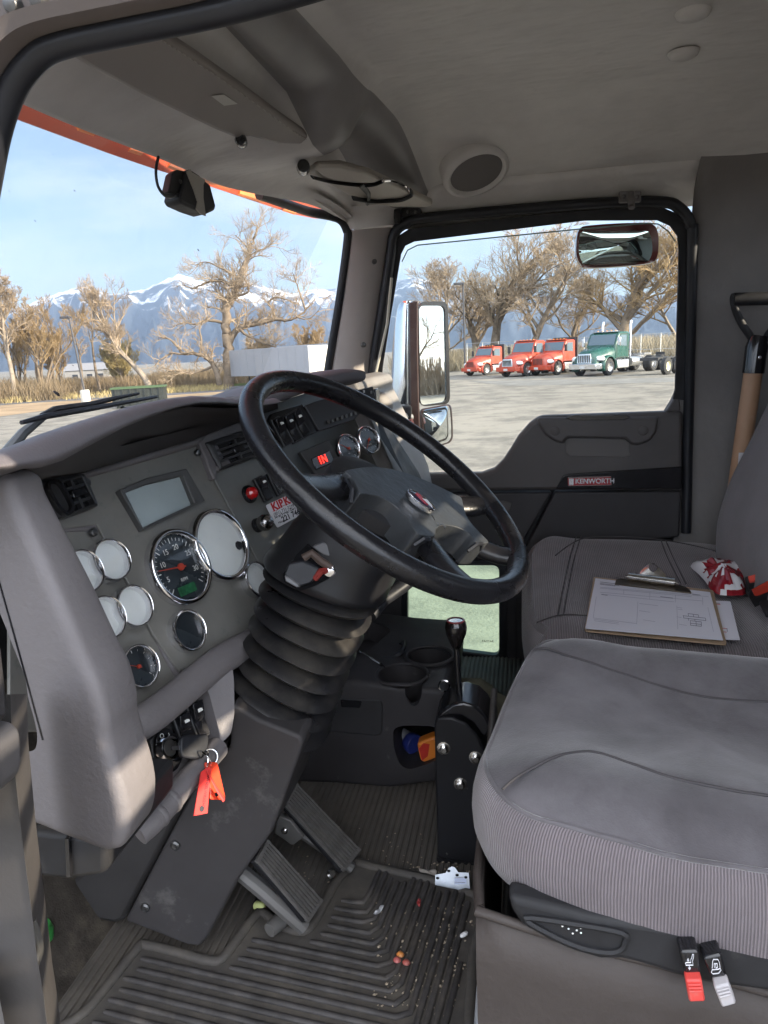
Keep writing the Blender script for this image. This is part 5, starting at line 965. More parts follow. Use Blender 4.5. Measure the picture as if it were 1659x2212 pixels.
# gauges
m_dial = mat('sky_glare_dial', (0.86, 0.90, 0.89), 0.3, spec=0.6, var=(8, 0.06)); m_dark = mat('dark_dial', (0.028, 0.035, 0.042), 0.25, spec=0.5, var=(9, 0.3)); m_ndl = mat('red_needle', (0.45, 0.055, 0.03), 0.4); m_mark = mat('dial_marks', (0.75, 0.75, 0.72), 0.5)  # white of the blank dials stands in for sky glare on their glass
m_gg = glassmat('gauge_glass', (1, 1, 1), 0.6, 1.45)
def gauge(u, v, R, o, Pf, Nv, dial, marks=0, needle=None, nums=None, proud=0.016, sub=None):
    c = Pf(u, v, o); up = Vector((0, 0, 1)); up = (up-Nv*up.dot(Nv)).normalized(); rt = up.cross(Nv).normalized()
    b = MB().lathe([(R*0.85, 0.002), (R*0.87, proud*0.7), (R*0.90, proud*0.95), (R*0.95, proud), (R*1.0, proud*0.85), (R*1.02, proud*0.5), (R*1.02, 0.0)], c, Nv, 48, caps=False).build('gauge', m_chr, db, smooth=60)
    MB().lathe([(0, proud*0.35), (R*0.88, proud*0.35)], c, Nv, 40, caps=False).build('dial', dial, b, smooth=0)
    MB().lathe([(0, proud*0.55), (R*0.885, proud*0.55)], c, Nv, 40, caps=False).build('gauge_glass', m_gg, b, smooth=0)
    q = c+Nv*(proud*0.35+0.0008); mk = MB()
    for k in range(marks):
        a = math.radians(225-270*k/(marks-1)); r0 = R*(0.66 if k % 5 == 0 else 0.72); d = rt*math.cos(a)+up*math.sin(a); s_ = d.cross(Nv)*R*(0.013 if k % 5 == 0 else 0.007)
        mk.add([q+d*r0-s_, q+d*r0+s_, q+d*R*0.8+s_, q+d*R*0.8-s_], [(0, 1, 2, 3)])
    if marks: mk.build('scale', m_mark, b, smooth=0)
    if nums:
        for s_, a in nums:
            a = math.radians(a); p = q+(rt*math.cos(a)+up*math.sin(a))*R*0.54; text_mesh('numeral', s_, R*0.2, p, rt, up, m_mark, b, 0.0001, 'CENTER')
    if sub: text_mesh('numeral', sub, R*0.13, q-up*R*0.33, rt, up, m_mark, b, 0.0001, 'CENTER')
    if needle is not None:
        a = math.radians(needle); d = rt*math.cos(a)+up*math.sin(a); s_ = d.cross(Nv); qq = q+Nv*0.002
        nm = MB(); nm.prism([qq-d*R*0.18-s_*R*0.02, qq+d*R*0.74-s_*R*0.008, qq+d*R*0.74+s_*R*0.008, qq-d*R*0.18+s_*R*0.02], Nv*0.0008); nm.lathe([(R*0.1, 0), (R*0.09, 0.003), (0, 0.0035)], qq, Nv, 14); nm.build('needle', m_ndl, b)
    return b, c, rt, up, q
gt = gauge(382, 1228, 0.0590, 0.0, PM, NM, m_dark, 31, needle=172, nums=[('15', 118), ('20', 76), ('25', 30), ('30', -18), ('5', 200), ('10', 158)], sub='RPM')
pg_ = MB(); pg_.prism([gt[4]-gt[3]*0.036+gt[2]*x+gt[3]*y for x, y in ((-0.02, -0.006), (0.016, -0.006), (0.016, 0.008), (-0.02, 0.008))], NM*0.0004); pg_.build('lcd_readout', mat('green_lcd', (0.02, 0.12, 0.05), 0.4, var=(160, 0.6)), gt[0])
gs = gauge(469, 1180, 0.0605, 0.0, PM, NM, m_dial)
MB().lathe([(0.008, 0), (0.006, 0.004), (0, 0.005)], gs[4]+gs[2]*0.042-gs[3]*0.012, NM, 9).build('stuck_dirt', m_rub, gs[0])
for u, v in ((226, 1216), (275, 1315), (165, 1241), (214, 1340)): gauge(u, v, 0.0305, -0.006, PM, NM, m_dial, proud=0.02)
gauge(290, 1443, 0.0305, -0.006, PM, NM, m_dark, 11, needle=150, proud=0.018)
gauge(398, 1365, 0.0315, 0.0, PM, NM, m_dark, proud=0.016); gauge(546, 1254, 0.0305, 0.0, PM, NM, m_dial, proud=0.016)
gauge(748, 971, 0.0305, 0.004, PC, NC, m_dark, 11, needle=150, proud=0.012, sub='PSI'); gauge(792, 952, 0.0305, 0.004, PC, NC, m_dark, 11, needle=232, proud=0.012, sub='VOLTS')
for u, v in ((427, 978), (428, 1440), (202, 1150), (188, 1042), (398, 1452)): MB().lathe([(0.006, -0.003), (0.006, 0.002), (0.004, 0.004), (0, 0.003)], PM(u, v, 0.004), NM, 12).build('screw', m_screw, db)
# rocker switches, lamp, knob, displays
def rocker(pf, Nv, c, up_uv, right_uv, w, h, o=0.004, parent=db, icon=True):
    C0 = pf(*c, o); up = (pf(*up_uv, o)-C0).normalized(); rt = up.cross(Nv).normalized()
    f = MB(); f.prism(fillet([C0+rt*x*w/2*1.25+up*y*h/2*1.12 for x, y in ((-1, -1), (1, -1), (1, 1), (-1, 1))], 0.002), Nv*0.007); s_ = f.build('rocker_switch', mat('switch_black', (0.022, 0.022, 0.024), 0.4, var=(30, 0.3)), parent, bevel=0.0012)
    r = MB(); q = C0+Nv*0.007
    r.add([q+rt*x*w/2+up*y*h/2+Nv*z for x in (-1, 1) for y, z in ((-1, 0), (-1, 0.004), (-0.1, 0.003), (0.1, 0.006), (1, 0.012), (1, 0))], [(0, 1, 2, 3, 4, 5), (11, 10, 9, 8, 7, 6), (1, 7, 8, 2), (2, 8, 9, 3), (3, 9, 10, 4), (4, 10, 11, 5), (0, 6, 7, 1)])
    r.build('rocker', m_gloss, s_, bevel=0.0008)
    if icon:
        ic = MB(); e = q+up*h*0.26+Nv*0.0105; ic.prism([e+rt*x*w*0.22+up*y*h*0.05 for x, y in ((-1, -1), (1, -1), (1, 0.4), (0.2, 1), (-1, 1))], Nv*0.0004); ic.build('icon', m_mark, s_)
    return s_
for c, upv in (((565, 1057), (555, 1037)), ((593, 1045), (583, 1025)), ((622, 1034), (612, 1014))): rocker(PC, NC, c, upv, None, 0.017, 0.041, 0.004)
c0 = PC(535, 1069, 0.004); lp = MB().lathe([(0.0165, 0), (0.0165, 0.006), (0.012, 0.012), (0.0115, 0.012)], c0, NC, 20, caps=False).build('warning_lamp', m_gloss, db, smooth=50)
MB().lathe([(0.0115, 0.011), (0.010, 0.019), (0.005, 0.023), (0, 0.024)], c0, NC, 12).build('lamp_lens', mat('ruby_lens', (0.55, 0.01, 0.012), 0.12, spec=0.8, coat=0.6), lp, smooth=20)
c0 = PC(550, 1137, 0.004); kb_ = MB().lathe([(0.013, 0), (0.013, 0.010), (0.010, 0.013), (0.008, 0.018), (0.009, 0.02)], c0, NC, 20).build('pull_knob', m_gloss, db, smooth=50)
MB().lathe([(0.002, 0.018), (0.0095, 0.020), (0.014, 0.026), (0.015, 0.033), (0.013, 0.040), (0.008, 0.0445), (0, 0.046)], c0, NC, 24).build('knob_ball', mat('dark_chrome', (0.35, 0.34, 0.34), 0.2, 1.0), kb_, smooth=60)
# upper row: switch module and radio
um = plate([z2(590, 250), z2(640, 170), z2(880, 95), z2(1000, 320), z2(760, 420), z2(690, 370)], 0.012, 0.01, 'switch_module', m_gloss, PC, NC)
for c, upv in ((z2(845, 262), z2(800, 180)), (z2(775, 300), z2(735, 225)), (z2(700, 322), z2(660, 245))): rocker(PC, NC, c, upv, None, 0.019, 0.05, 0.013)
ra = plate([z2(900, 110), z2(985, 75), z2(1180, 20), (806, 834), (812, 862), z2(1290, 225), z2(1060, 300), z2(1010, 310)], 0.013, 0.01, 'radio', mat('radio_black', (0.02, 0.02, 0.022), 0.3, spec=0.5), PC, NC)
rg = random.Random(3)
for k in range(9): 
    x_, y_ = 1090+k*36-(k//3)*0, 240-k*12; q = PC(*z2(x_, y_), 0.015); up = Vector((0, 0, 1)); MB().box(q, (0.003, 0.010, 0.007)).build('radio_button', mat('button_grey', (0.13, 0.13, 0.13), 0.4), ra, bevel=0.001)
for k in range(10):
    q = PC(755+k*5.2, 842+ (k % 3)*11+k*0.6, 0.015); MB().box(q, (0.003, 0.009, 0.006)).build('radio_button', MATS['button_grey'] if k % 2 else mat('button_label', (0.4, 0.4, 0.4), 0.4), ra, bevel=0.001)
dp = plate([z2(860, 480), z2(1095, 378), z2(1230, 670), z2(1190, 700), z2(1030, 720)], 0.007, 0.01, 'gear_display', mat('matte_black_plate', (0.04, 0.04, 0.04), 0.5, var=(20, 0.3)), PC, NC)
plate([z2(955, 530), z2(1100, 462), z2(1140, 560), z2(990, 620)], 0.010, 0.004, 'display_bezel', m_gloss, PC, NC, parent=dp)
e0, e1, e2 = PC(*z2(1005, 562), 0.0118), PC(*z2(1075, 534), 0.0118), PC(*z2(1000, 540), 0.0118)
upc = (Vector((0, 0, 1))-NC*NC.z).normalized()
text_mesh('display_digits', '1N', 0.021, PC(*z2(1010, 553), 0.0118), e1-e0, upc, mat('red_led', (0.6, 0.01, 0.01), 0.5, emit=((1, 0.03, 0.02), 0.9)), dp, 0.0002, bold=0.0007, stretch=0.9)
for a in ((1090, 605, 1165, 575, 1180, 615, 1105, 645), (1110, 660, 1185, 630, 1200, 665, 1125, 695)):
    plate([z2(a[0], a[1]), z2(a[2], a[3]), z2(a[4], a[5]), z2(a[6], a[7])], 0.009, 0.003, 'blank_button', m_gloss, PC, NC, parent=dp)
# service reminder sticker
kk = [z2(586, 905), z2(780, 815), z2(862, 985), z2(680, 1085)]
K = [PC(u, v, 0.0045) for u, v in kk]; stk = plate(kk, 0.0046, 0.0004, 'sticker', mat('white_sticker', (0.75, 0.75, 0.78), 0.35, spec=0.5), PC, NC, bev=0.0, fil=0.004)
stk['label'] = 'white service reminder sticker with red lettering'
ux = (K[1]-K[0]).normalized(); uy = (K[0]-K[3]).normalized(); m_red = mat('print_red', (0.5, 0.01, 0.015), 0.5); m_ink = mat('print_ink', (0.02, 0.02, 0.03), 0.6)
Ko = K[3]+NC*0.0004; Wd, Hd = (K[1]-K[0]).length, (K[0]-K[3]).length
def st_t(s, fx, fy, size, m, **k): return text_mesh('sticker_print', s, size, Ko+ux*Wd*fx+uy*Hd*fy, ux, uy, m, stk, 0.0001, 'CENTER', **k)
st_t('KIRK', 0.52, 0.80, 0.021, m_red, bold=0.0008); st_t('(801) 731-2239', 0.52, 0.52, 0.0085, m_ink); st_t('Next Service Due:', 0.52, 0.40, 0.0072, m_ink, bold=0.0002); st_t('Mileage', 0.26, 0.15, 0.006, m_ink); st_t('221 746', 0.66, 0.2, 0.0145, m_ink, bold=0.0004)
cv_ = MB(); cv_.tube([Ko+ux*Wd*a+uy*Hd*b+NC*0.0003 for a, b in ((0.12, 0.66), (0.25, 0.63), (0.5, 0.70), (0.8, 0.66), (0.9, 0.72), (0.84, 0.82))], 0.0009, 5, flat=0.3); cv_.build('sticker_print', m_red, stk)
# passenger part of the dashboard, end on to the door
pdp = [(-0.47, 2.135), (-0.41, 2.145), (-0.375, 2.137), (-0.366, 2.118), (-0.372, 2.105), (-0.355, 2.07), (-0.321, 1.992), (-0.275, 1.87), (-0.262, 1.80), (-0.33, 1.62), (-0.47, 1.60)]
MB().prism([(x, 1.22, z) for x, z in pdp], (0, 0.46, 0)).build('passenger_dash', mat('passenger_dash_grey', (0.24, 0.225, 0.215), 0.55, spec=0.35, var=(5, 0.06), bump=(330, 0.2, 0.001)), db, bevel=0.008, seg=3)
pv_ = MB(); pv_.lathe([(0.034, 0), (0.034, 0.012), (0.028, 0.02), (0.012, 0.024), (0, 0.025)], P(822, 872, 'y', 1.40), (0.9, -0.3, 0.36), 24, sx=0.7); pv_.build('vent_knob', MATS['passenger_dash_grey'], db, smooth=60)
MB().box(P(808, 862, 'y', 1.32), (0.02, 0.05, 0.05)).build('vent_slot', m_gloss, db, bevel=0.003); MB().box(P(814, 882, 'y', 1.32), (0.02, 0.05, 0.02)).build('vent_slot', m_gloss, db, bevel=0.003)
MB().prism([PC(806, 876, 0.001), PC(823, 947, 0.001), PC(877, 1031, 0.001), PC(905, 1085, 0.001), PC(905, 1085, -0.06)+Vector((0.02, 0.03, 0)), PC(877, 1031, -0.06)+Vector((0.02, 0.05, 0)), PC(806, 876, -0.06)], (0.0, 0.02, 0)).build('stack_side', m_black, db)
# black fuse box hanging below the end of the dash
MB().prism([P(u, v, 'y', 0.16) for u, v in [(60, 1795), (228, 1815), (228, 1890), (150, 1902), (84, 1895)]], (0, 0.16, 0)).build('fuse_box', m_black, db, bevel=0.006)
MB().prism([P(u, v, 'y', 0.155) for u, v in [(140, 1812), (148, 1812), (152, 1895), (144, 1896)]], (0, 0.01, 0)).build('fuse_box_seam', m_gloss, db)
# ================================================================== STEERING
HUB = Vector((-0.19, 0.60, 2.02)); WN = Vector((0.617, -0.128, 0.777)).normalized()
wx = Vector((0, 1, 0)); wx = (wx-WN*wx.dot(WN)).normalized(); wy_ = WN.cross(wx)      # wx to the passenger side, wy_ away from the driver/up
sw = thing('steering_wheel', 'big worn black four spoke steering wheel with oval emblem', 'steering wheel', HUB)
m_whl = mat('worn_black_urethane', (0.010, 0.010, 0.012), 0.27, spec=0.42, var=(7, 0.25), bump=(240, 0.25, 0.0012), bump2=(40, 0.12, 0.002), dust=((0.05, 0.048, 0.044), 6, 0.56, 0.85, 0.3))
RW = 0.2288
MB().tube([HUB+(wx*math.cos(a)+wy_*math.sin(a))*RW for a in [2*math.pi*k/96 for k in range(96)]], 0.0165, 18, closed=True).build('rim', m_whl, sw, smooth=80)
wz = lambda x, y: (691.2+x*.2292, 993.6+y*.2292)
def WP(x, y, o=0.0): return PL(*wz(x, y), np.array(HUB)+np.array(WN)*(o-0.012), np.array(WN))
# hub pad: outline traced on the pad's own plane, given a domed top and a skirt
hp_ = [(200, 150), (330, 118), (450, 105), (580, 115), (760, 155), (950, 225), (1120, 300), (1240, 360), (1300, 390), (1320, 450), (1345, 550), (1400, 640), (1480, 730), (1550, 800), (1540, 822), (1440, 815), (1380, 740), (1300, 690), (1200, 660), (1110, 662), (1060, 700), (1050, 760), (960, 760), (880, 735), (820, 640), (740, 540), (640, 450), (520, 390), (400, 365), (340, 360), (310, 290), (260, 200)]
hp3 = catmull([WP(*q) for q in hp_], 3, True); MB().prism([p+WN*0.009 for p in hp3], -WN*0.045).build('hub_pad', mat('hub_pad_vinyl', (0.035, 0.038, 0.042), 0.42, spec=0.5, var=(10, 0.15), bump=(95, 0.45, 0.002), bump2=(300, 0.2, 0.0006)), sw, smooth=60, bevel=0.009, seg=4)
def rimpt(deg): a = math.radians(deg); return HUB+(wx*math.cos(a)+wy_*math.sin(a))*RW
def spoke(start, end_, mid, r0=0.024, r1=0.02):
    pts = catmull([start, mid, end_], 6); n_ = len(pts); MB().tube(pts, [r0+(r1-r0)*i/(n_-1) for i in range(n_)], 12, flat=0.62, upv=WN).build('spoke', m_whl, sw, smooth=70)
def nearest(x, y):
    p = WP(x, y); d = (p-HUB); d = d-WN*d.dot(WN); return HUB+d.normalized()*RW
for s_, e_ in (((300, 230), (40, 270)), ((1480, 790), (1700, 900)), ((1290, 420), (1620, 470)), ((1000, 770), (1120, 930))):
    A, E_ = WP(*s_, -0.012), nearest(*e_); spoke(A+(A-E_).normalized()*0.03, E_, A.lerp(E_, 0.5)-WN*0.006)
for a_, b_ in (((225, 150), (325, 355)), ((1430, 815), (1545, 795)), ((925, 755), (1060, 768))):
    q0, q1 = WP(*a_, 0.004), WP(*b_, 0.004); MB().tube([q0-WN*0.01, q0.lerp(q1, 0.3)+WN*0.003, q0.lerp(q1, 0.7)+WN*0.003, q1-WN*0.01], 0.0035, 6).build('pad_seam', m_rub, sw)
# emblem: oval chrome ring with a dark dome
ee = WP(945, 390, 0.016); ea = (WP(1075, 490, 0.016)-WP(815, 290, 0.016)); el = ea.length/2; exd = ea.normalized(); eyd = WN.cross(exd)
em_ = MB().lathe([(0.95, -0.004), (1.0, 0.002), (0.97, 0.004), (0.90, 0.003)], (0, 0, 0), (0, 0, 1), 40, caps=False)
def ovalize(mb, a, b): mb.v = [tuple(ee+exd*v[0]*a+eyd*v[1]*b+WN*v[2]) for v in mb.v]; return mb
ovalize(em_, el, el*0.62).build('emblem_ring', m_chr, sw, smooth=60)
ovalize(MB().lathe([(0.91, 0.002), (0.6, 0.0045), (0, 0.0055)], (0, 0, 0), (0, 0, 1), 40), el, el*0.62).build('emblem', mat('emblem_dark', (0.02, 0.018, 0.04), 0.12, coat=0.8), sw, smooth=60)
bm_ = MB(); bm_.prism([ee+exd*el*x+eyd*el*y+WN*0.0048 for x, y in ((-0.5, -0.05), (0.25, -0.36), (0.5, -0.2), (-0.2, 0.3), (-0.45, 0.25))], WN*0.0008); bm_.build('emblem_mark', mat('emblem_red', (0.4, 0.02, 0.03), 0.2, coat=0.5), sw)
bm_ = MB(); bm_.prism([ee+exd*el*x+eyd*el*y+WN*0.005 for x, y in ((0.0, 0.0), (0.75, -0.15), (0.7, 0.05), (0.25, 0.36))], WN*0.0008); bm_.build('emblem_mark', mat('emblem_white', (0.7, 0.7, 0.72), 0.2), sw)
hn = MB(); h0 = WP(1110, 575, 0.0135)
for a, b in (((-0.012, 0.004), (-0.004, -0.004)), ((0.0, -0.006), (0.004, -0.008)), ((0.008, 0.002), (0.014, 0.0)), ((0.008, 0.002), (0.006, -0.006)), ((0.014, 0.0), (0.014, -0.008))): hn.tube([h0+exd*a[0]+eyd*a[1], h0+exd*b[0]+eyd*b[1]], 0.0006, 5)
hn.build('horn_symbol', m_gloss, sw)
# steering column: shroud, broken switch opening, ribbed boot
sc = thing('steering_column', 'black steering column with ribbed rubber boot and broken shroud opening', 'steering column', (-0.35, 0.61, 1.75))
BT, BB = Vector((-0.305, 0.622, 1.862)), Vector((-0.402, 0.612, 1.63))
rings = []
def cring(c, ax, a, b, n_=40, sq=2.6):
    ax = ax.normalized(); x = Vector((0, 1, 0)); x = (x-ax*x.dot(ax)).normalized(); y = ax.cross(x); out = []
    for k in range(n_):
        t = 2*math.pi*k/n_; c_, s_ = math.cos(t), math.sin(t); out.append(c+x*a*math.copysign(abs(c_)**(2/sq), c_)+y*b*math.copysign(abs(s_)**(2/sq), s_))
    return out
ax = (BT-BB).normalized(); rows = []
NB = 8
for k in range(NB*8+1):
    t = k/(NB*8); ph = (k % 8)/8; bulge = (1-abs(2*ph-1)**1.25)**0.9; c = BB.lerp(BT, t)
    ra_ = 0.098-0.006*math.sin(math.pi*t)+0.0*t; tilt = (ax+Vector((0.35, 0, 0.1))*(1-t)*0.8).normalized()
    rows.append(cring(c, tilt, ra_-0.024+0.028*bulge+0.002*mnoise.noise(Vector((k*0.35, 1, 2))), (ra_-0.024+0.028*bulge)*0.92))
MB().grid(rows, closeu=True).build('boot', mat('boot_rubber', (0.018, 0.0175, 0.019), 0.33, spec=0.45, var=(7, 0.2), bump=(300, 0.12, 0.0008), dust=((0.26, 0.225, 0.17), 7, 0.48, 0.85, 0.3)), sc, smooth=70)
ax2 = WN; ST = HUB-WN*0.055; rows = []
for t, a, b in ((0.0, 0.103, 0.095), (0.04, 0.107, 0.099), (0.12, 0.105, 0.097), (0.2, 0.1, 0.092), (0.5, 0.093, 0.086), (0.75, 0.084, 0.078), (0.93, 0.074, 0.07), (1.0, 0.062, 0.06)):
    rows.append(cring(BT.lerp(ST, t), ax.lerp(WN, t), a, b))
MB().grid(rows, closeu=True).build('shroud', mat('shroud_black', (0.014, 0.014, 0.016), 0.4, spec=0.35, var=(8, 0.3), bump=(260, 0.12, 0.0008), dust=((0.1, 0.09, 0.08), 10, 0.58, 0.85, 0.35)), sc, smooth=60)
MB().lathe([(0.07, -0.055), (0.085, -0.05), (0.085, -0.03), (0.06, -0.02)], HUB, WN, 30).build('hub_collar', m_black, sc, smooth=50)
# opening in the shroud with hazard switch and torn wiring
so3 = Vector((-0.45, -0.88, 0.15)).normalized()
def SH(u, v, o=0.0): return PL(u, v, (-0.315, 0.512-o, 1.90), (0.35, -0.92, 0.22))
zs = lambda x, y: ((500+x/1.952)*.864, (850+y/1.952)*.864)
opn_ = [zs(470, 1050), zs(520, 1000), zs(600, 1050), zs(650, 1130), zs(630, 1165), zs(560, 1200), zs(490, 1225), zs(410, 1180), zs(405, 1140), zs(450, 1085)]
MB().prism([SH(u, v, 0.006) for u, v in opn_], (0, 0.03, 0)).build('switch_opening', mat('dark_void', (0.006, 0.006, 0.007), 0.9, spec=0.1), sc)
MB().prism([SH(*zs(x, y), 0.014) for x, y in [(430, 1090), (500, 1075), (580, 1110), (590, 1140), (540, 1190), (490, 1205), (415, 1165), (410, 1140)]], (0, 0.02, 0)).build('hazard_switch', m_rub, sc, bevel=0.003)
MB().prism([SH(*zs(x, y), 0.016) for x, y in [(410, 1150), (440, 1160), (480, 1190), (490, 1208), (470, 1210), (415, 1180)]], (0, 0.02, 0)).build('switch_edge', mat('worn_grey_plastic', (0.12, 0.12, 0.125), 0.3), sc, bevel=0.002)
MB().tube([SH(*zs(505, 1065), 0.008), SH(*zs(545, 1040), 0.01), SH(*zs(590, 1080), 0.01), SH(*zs(640, 1110), 0.008)], 0.006, 8).build('wiring', mat('dusty_brown_wire', (0.085, 0.06, 0.05), 0.7), sc)
MB().tube([SH(*zs(560, 1165), 0.01), SH(*zs(590, 1130), 0.016), SH(*zs(615, 1125), 0.01)], 0.005, 8).build('wiring', mat('red_wire', (0.22, 0.025, 0.02), 0.5), sc)
MB().lathe([(0.010, 0), (0.010, 0.006), (0.006, 0.008), (0.0, 0.008)], SH(*zs(632, 1120), 0.004), (0.4, -0.9, 0.2), 16).build('lock_barrel', m_chr, sc)
MB().prism([SH(*zs(x, y), 0.012) for x, y in [(545, 1010), (600, 985), (660, 1010), (640, 1060), (600, 1050)]], (0, 0.02, 0)).build('broken_flap', mat('flap_grey', (0.085, 0.085, 0.09), 0.45), sc, bevel=0.002)
MB().tube([P(800, 1330, 'y', 0.68), P(830, 1295, 'y', 0.72), P(868, 1268, 'y', 0.76), P(893, 1246, 'y', 0.79)], [0.011, 0.011, 0.012, 0.013], 12).build('column_lever', m_rub, sc, smooth=60)
# lower column cover: broad dark panel from the boot to the floor
cvp = [(500, 1520), (560, 1555), (649, 1590), (655, 1605), (640, 1650), (586, 1800), (515, 1900), (470, 1985), (445, 2030), (430, 2046), (405, 2043), (269, 1990), (345, 1845), (420, 1703), (495, 1615)]
cov = MB(); pts = [P(u, v, 'y', 0.50) for u, v in cvp]; cov.prism(pts, (0.0, 0.20, 0)); cov.build('lower_cover', mat('column_cover_grey', (0.042, 0.039, 0.04), 0.6, spec=0.3, var=(5, 0.15), bump=(240, 0.2, 0.001), dust=((0.30, 0.29, 0.27), 9, 0.56, 0.78, 0.4)), sc, bevel=0.014, seg=4)
cv2 = [(269, 1990), (345, 1845), (420, 1703), (495, 1615), (440, 1600), (300, 1700), (230, 1830), (152, 1905), (145, 1960), (180, 1985), (250, 1998)]
MB().prism([P(u, v, 'y', 0.525) for u, v in cv2], (0, 0.16, 0)).build('side_cover', mat('column_side_dark', (0.035, 0.033, 0.033), 0.6, spec=0.3, var=(5, 0.2), dust=((0.25, 0.24, 0.22), 7, 0.66, 0.85, 0.3)), sc, bevel=0.01)
for u, v in ((379, 1826), (314, 1960)): MB().lathe([(0.008, -0.004), (0.008, 0.002), (0.005, 0.004), (0, 0.003)], P(u, v, 'y', 0.499), (0, -1, 0), 14).build('screw', m_screw, sc)
# ---- ignition details and keys
il = PM(357, 1618, -0.004)
MB().prism(fillet([PM(u, v, -0.008) for u, v in [(332, 1590), (352, 1570), (380, 1585), (392, 1640), (375, 1670), (340, 1668)]], 0.01), NM*0.004).build('ignition_plate', m_gloss, db, bevel=0.001)
MB().lathe([(0.017, 0.0), (0.0175, 0.006), (0.0155, 0.012), (0.012, 0.012)], il, NM, 24, caps=False).build('ignition_ring', m_chr, db, smooth=50); MB().lathe([(0.0125, 0.008), (0.010, 0.011), (0, 0.011)], il, NM, 20).build('ignition_barrel', mat('barrel_metal', (0.3, 0.29, 0.28), 0.3, 0.9), db)
upM = (Vector((0, 0, 1))-NM*NM.z).normalized(); rtM = upM.cross(NM).normalized()
for s_, u, v in (('O', 350, 1590), ('I', 366, 1588), ('B', 341, 1612), ('C', 378, 1606)): text_mesh('ignition_mark', s_, 0.009, PM(u, v, -0.003), rtM, upM, m_mark, db, 0.0001, 'CENTER')
rocker(PM, NM, (392, 1578), (382, 1550), None, 0.02, 0.044, -0.006); rocker(PM, NM, (421, 1556), (411, 1528), None, 0.02, 0.05, -0.004)
ky = thing('ignition_key', 'black headed ignition key on steel rings hanging below the dash', 'key', PM(420, 1610, 0.02))
MB().prism(fillet([PM(u, v, 0.03) for u, v in [(392, 1592), (404, 1587), (450, 1585), (452, 1600), (446, 1632), (430, 1640), (396, 1636), (391, 1625)]], 0.006), -NM*0.008).build('key_head', m_rub, ky, bevel=0.002)
MB().prism([PM(u, v, 0.0275) for u, v in [(372, 1612), (393, 1610), (393, 1620), (372, 1620)]], -NM*0.003).build('key_blade', m_chr, ky)
def kring(u, v, r, nrm, o=0.03):
    c = PM(u, v, o); n_ = Vector(nrm).normalized(); x = n_.orthogonal().normalized(); y = n_.cross(x)
    return MB().tube([c+(x*math.cos(a)+y*math.sin(a))*r for a in [2*math.pi*k/28 for k in range(28)]], 0.0011, 6, closed=True)
kring(438, 1640, 0.014, (0.3, 0.9, 0.2)).build('key_ring', m_chr, ky); kring(446, 1642, 0.012, (0.8, 0.5, -0.2)).build('key_ring', m_chr, ky); kring(453, 1636, 0.011, (0.6, -0.6, 0.3)).build('key_ring', m_chr, ky)
zk = lambda x, y: ((340+x/5.143)*.864, (1650+y/5.143)*.864)
m_tagr = mat('red_plastic_tag', (0.75, 0.05, 0.045), 0.4, spec=0.5)
tg = thing('key_tag', 'flat red key tag with handwritten letters hanging in front', 'key tag', PM(*zk(870, 1700), 0.045), group=None)
tgp = [PM(*zk(x, y), 0.045) for x, y in [(840, 1440), (930, 1375), (975, 1400), (940, 1700), (920, 1970), (745, 2005)]]
MB().prism(tgp, -NM*0.0015).build('tag_plate', m_tagr, tg)
wa, wb = PM(*zk(930, 1480), 0.0455), PM(*zk(862, 1900), 0.0455)
text_mesh('tag_lettering', 'WHEELWRIGHT', (wb-wa).length/7.0, wa, wb-wa, NM.cross((wb-wa)), m_ink, tg, 0.0001)
MB().lathe([(0.004, 0), (0.0038, 0.0006), (0, 0.0008)], PM(*zk(845, 1915), 0.045), NM, 10).build('ink_blot', m_ink, tg)
tg2 = thing('key_tag', 'thick glossy red orange key fob behind the lettered tag', 'key tag', PM(*zk(1050, 1550), 0.035))
MB().prism(fillet([PM(*zk(x, y), 0.036) for x, y in [(890, 1310), (1050, 1310), (1155, 1770), (1120, 1800), (950, 1790), (960, 1690)]], 0.004), -NM*0.004).build('fob_plate', mat('red_orange_plastic', (0.8, 0.07, 0.03), 0.25, coat=0.4), tg2, bevel=0.0012)
MB().tube([PM(*zk(915, 1420), 0.05), PM(*zk(1020, 1630), 0.048), PM(*zk(1050, 1680), 0.047), PM(*zk(1130, 1805), 0.046)], [0.0015, 0.0022, 0.003, 0.0035], 8, flat=0.4).build('tag_strip', m_tagr, tg2)
MB().lathe([(0.003, 0), (0.003, 0.001)], PM(*zk(1035, 1728), 0.0365), NM, 10).build('fob_hole', m_gloss, tg2)
# ================================================================== SEATS
m_vel = mat('grey_velour', (0.105, 0.097, 0.104), 0.9, spec=0.15, sheen=0.5, var=(11, 0.24), bump=(420, 0.35, 0.0015), bump2=(12, 0.25, 0.006), dust=((0.20, 0.193, 0.205), 6, 0.42, 0.72, 0.5))
m_rib = mat('ribbed_seat_cloth', (0.20, 0.175, 0.186), 0.92, spec=0.12, sheen=0.4, var=(8, 0.16), bump=(500, 0.3, 0.001), ribs=(320, 0.7, 0.0016, 0.45))
m_rib2 = mat('fine_ribbed_seat_cloth', (0.19, 0.17, 0.177), 0.92, spec=0.12, sheen=0.35, var=(6, 0.2), bump=(500, 0.3, 0.001), ribs=(210, 0.7, 0.0018, 0.36), dust=((0.07, 0.065, 0.065), 9, 0.64, 0.76, 0.5))
m_seam = mat('seat_seam', (0.06, 0.055, 0.058), 0.9)
def superell(cx, cy, a, b, n=96, sq=4.2):
    out = []
    for k in range(n):
        t = 2*math.pi*k/n; c_, s_ = math.cos(t), math.sin(t); out.append((cx+a*math.copysign(abs(c_)**(2/sq), c_), cy+b*math.copysign(abs(s_)**(2/sq), s_)))
    return out
ds = thing('driver_seat', 'grey velour driver seat cushion on a brown skirted base with two adjuster levers', 'seat', (0.2, 0.5, 1.25))
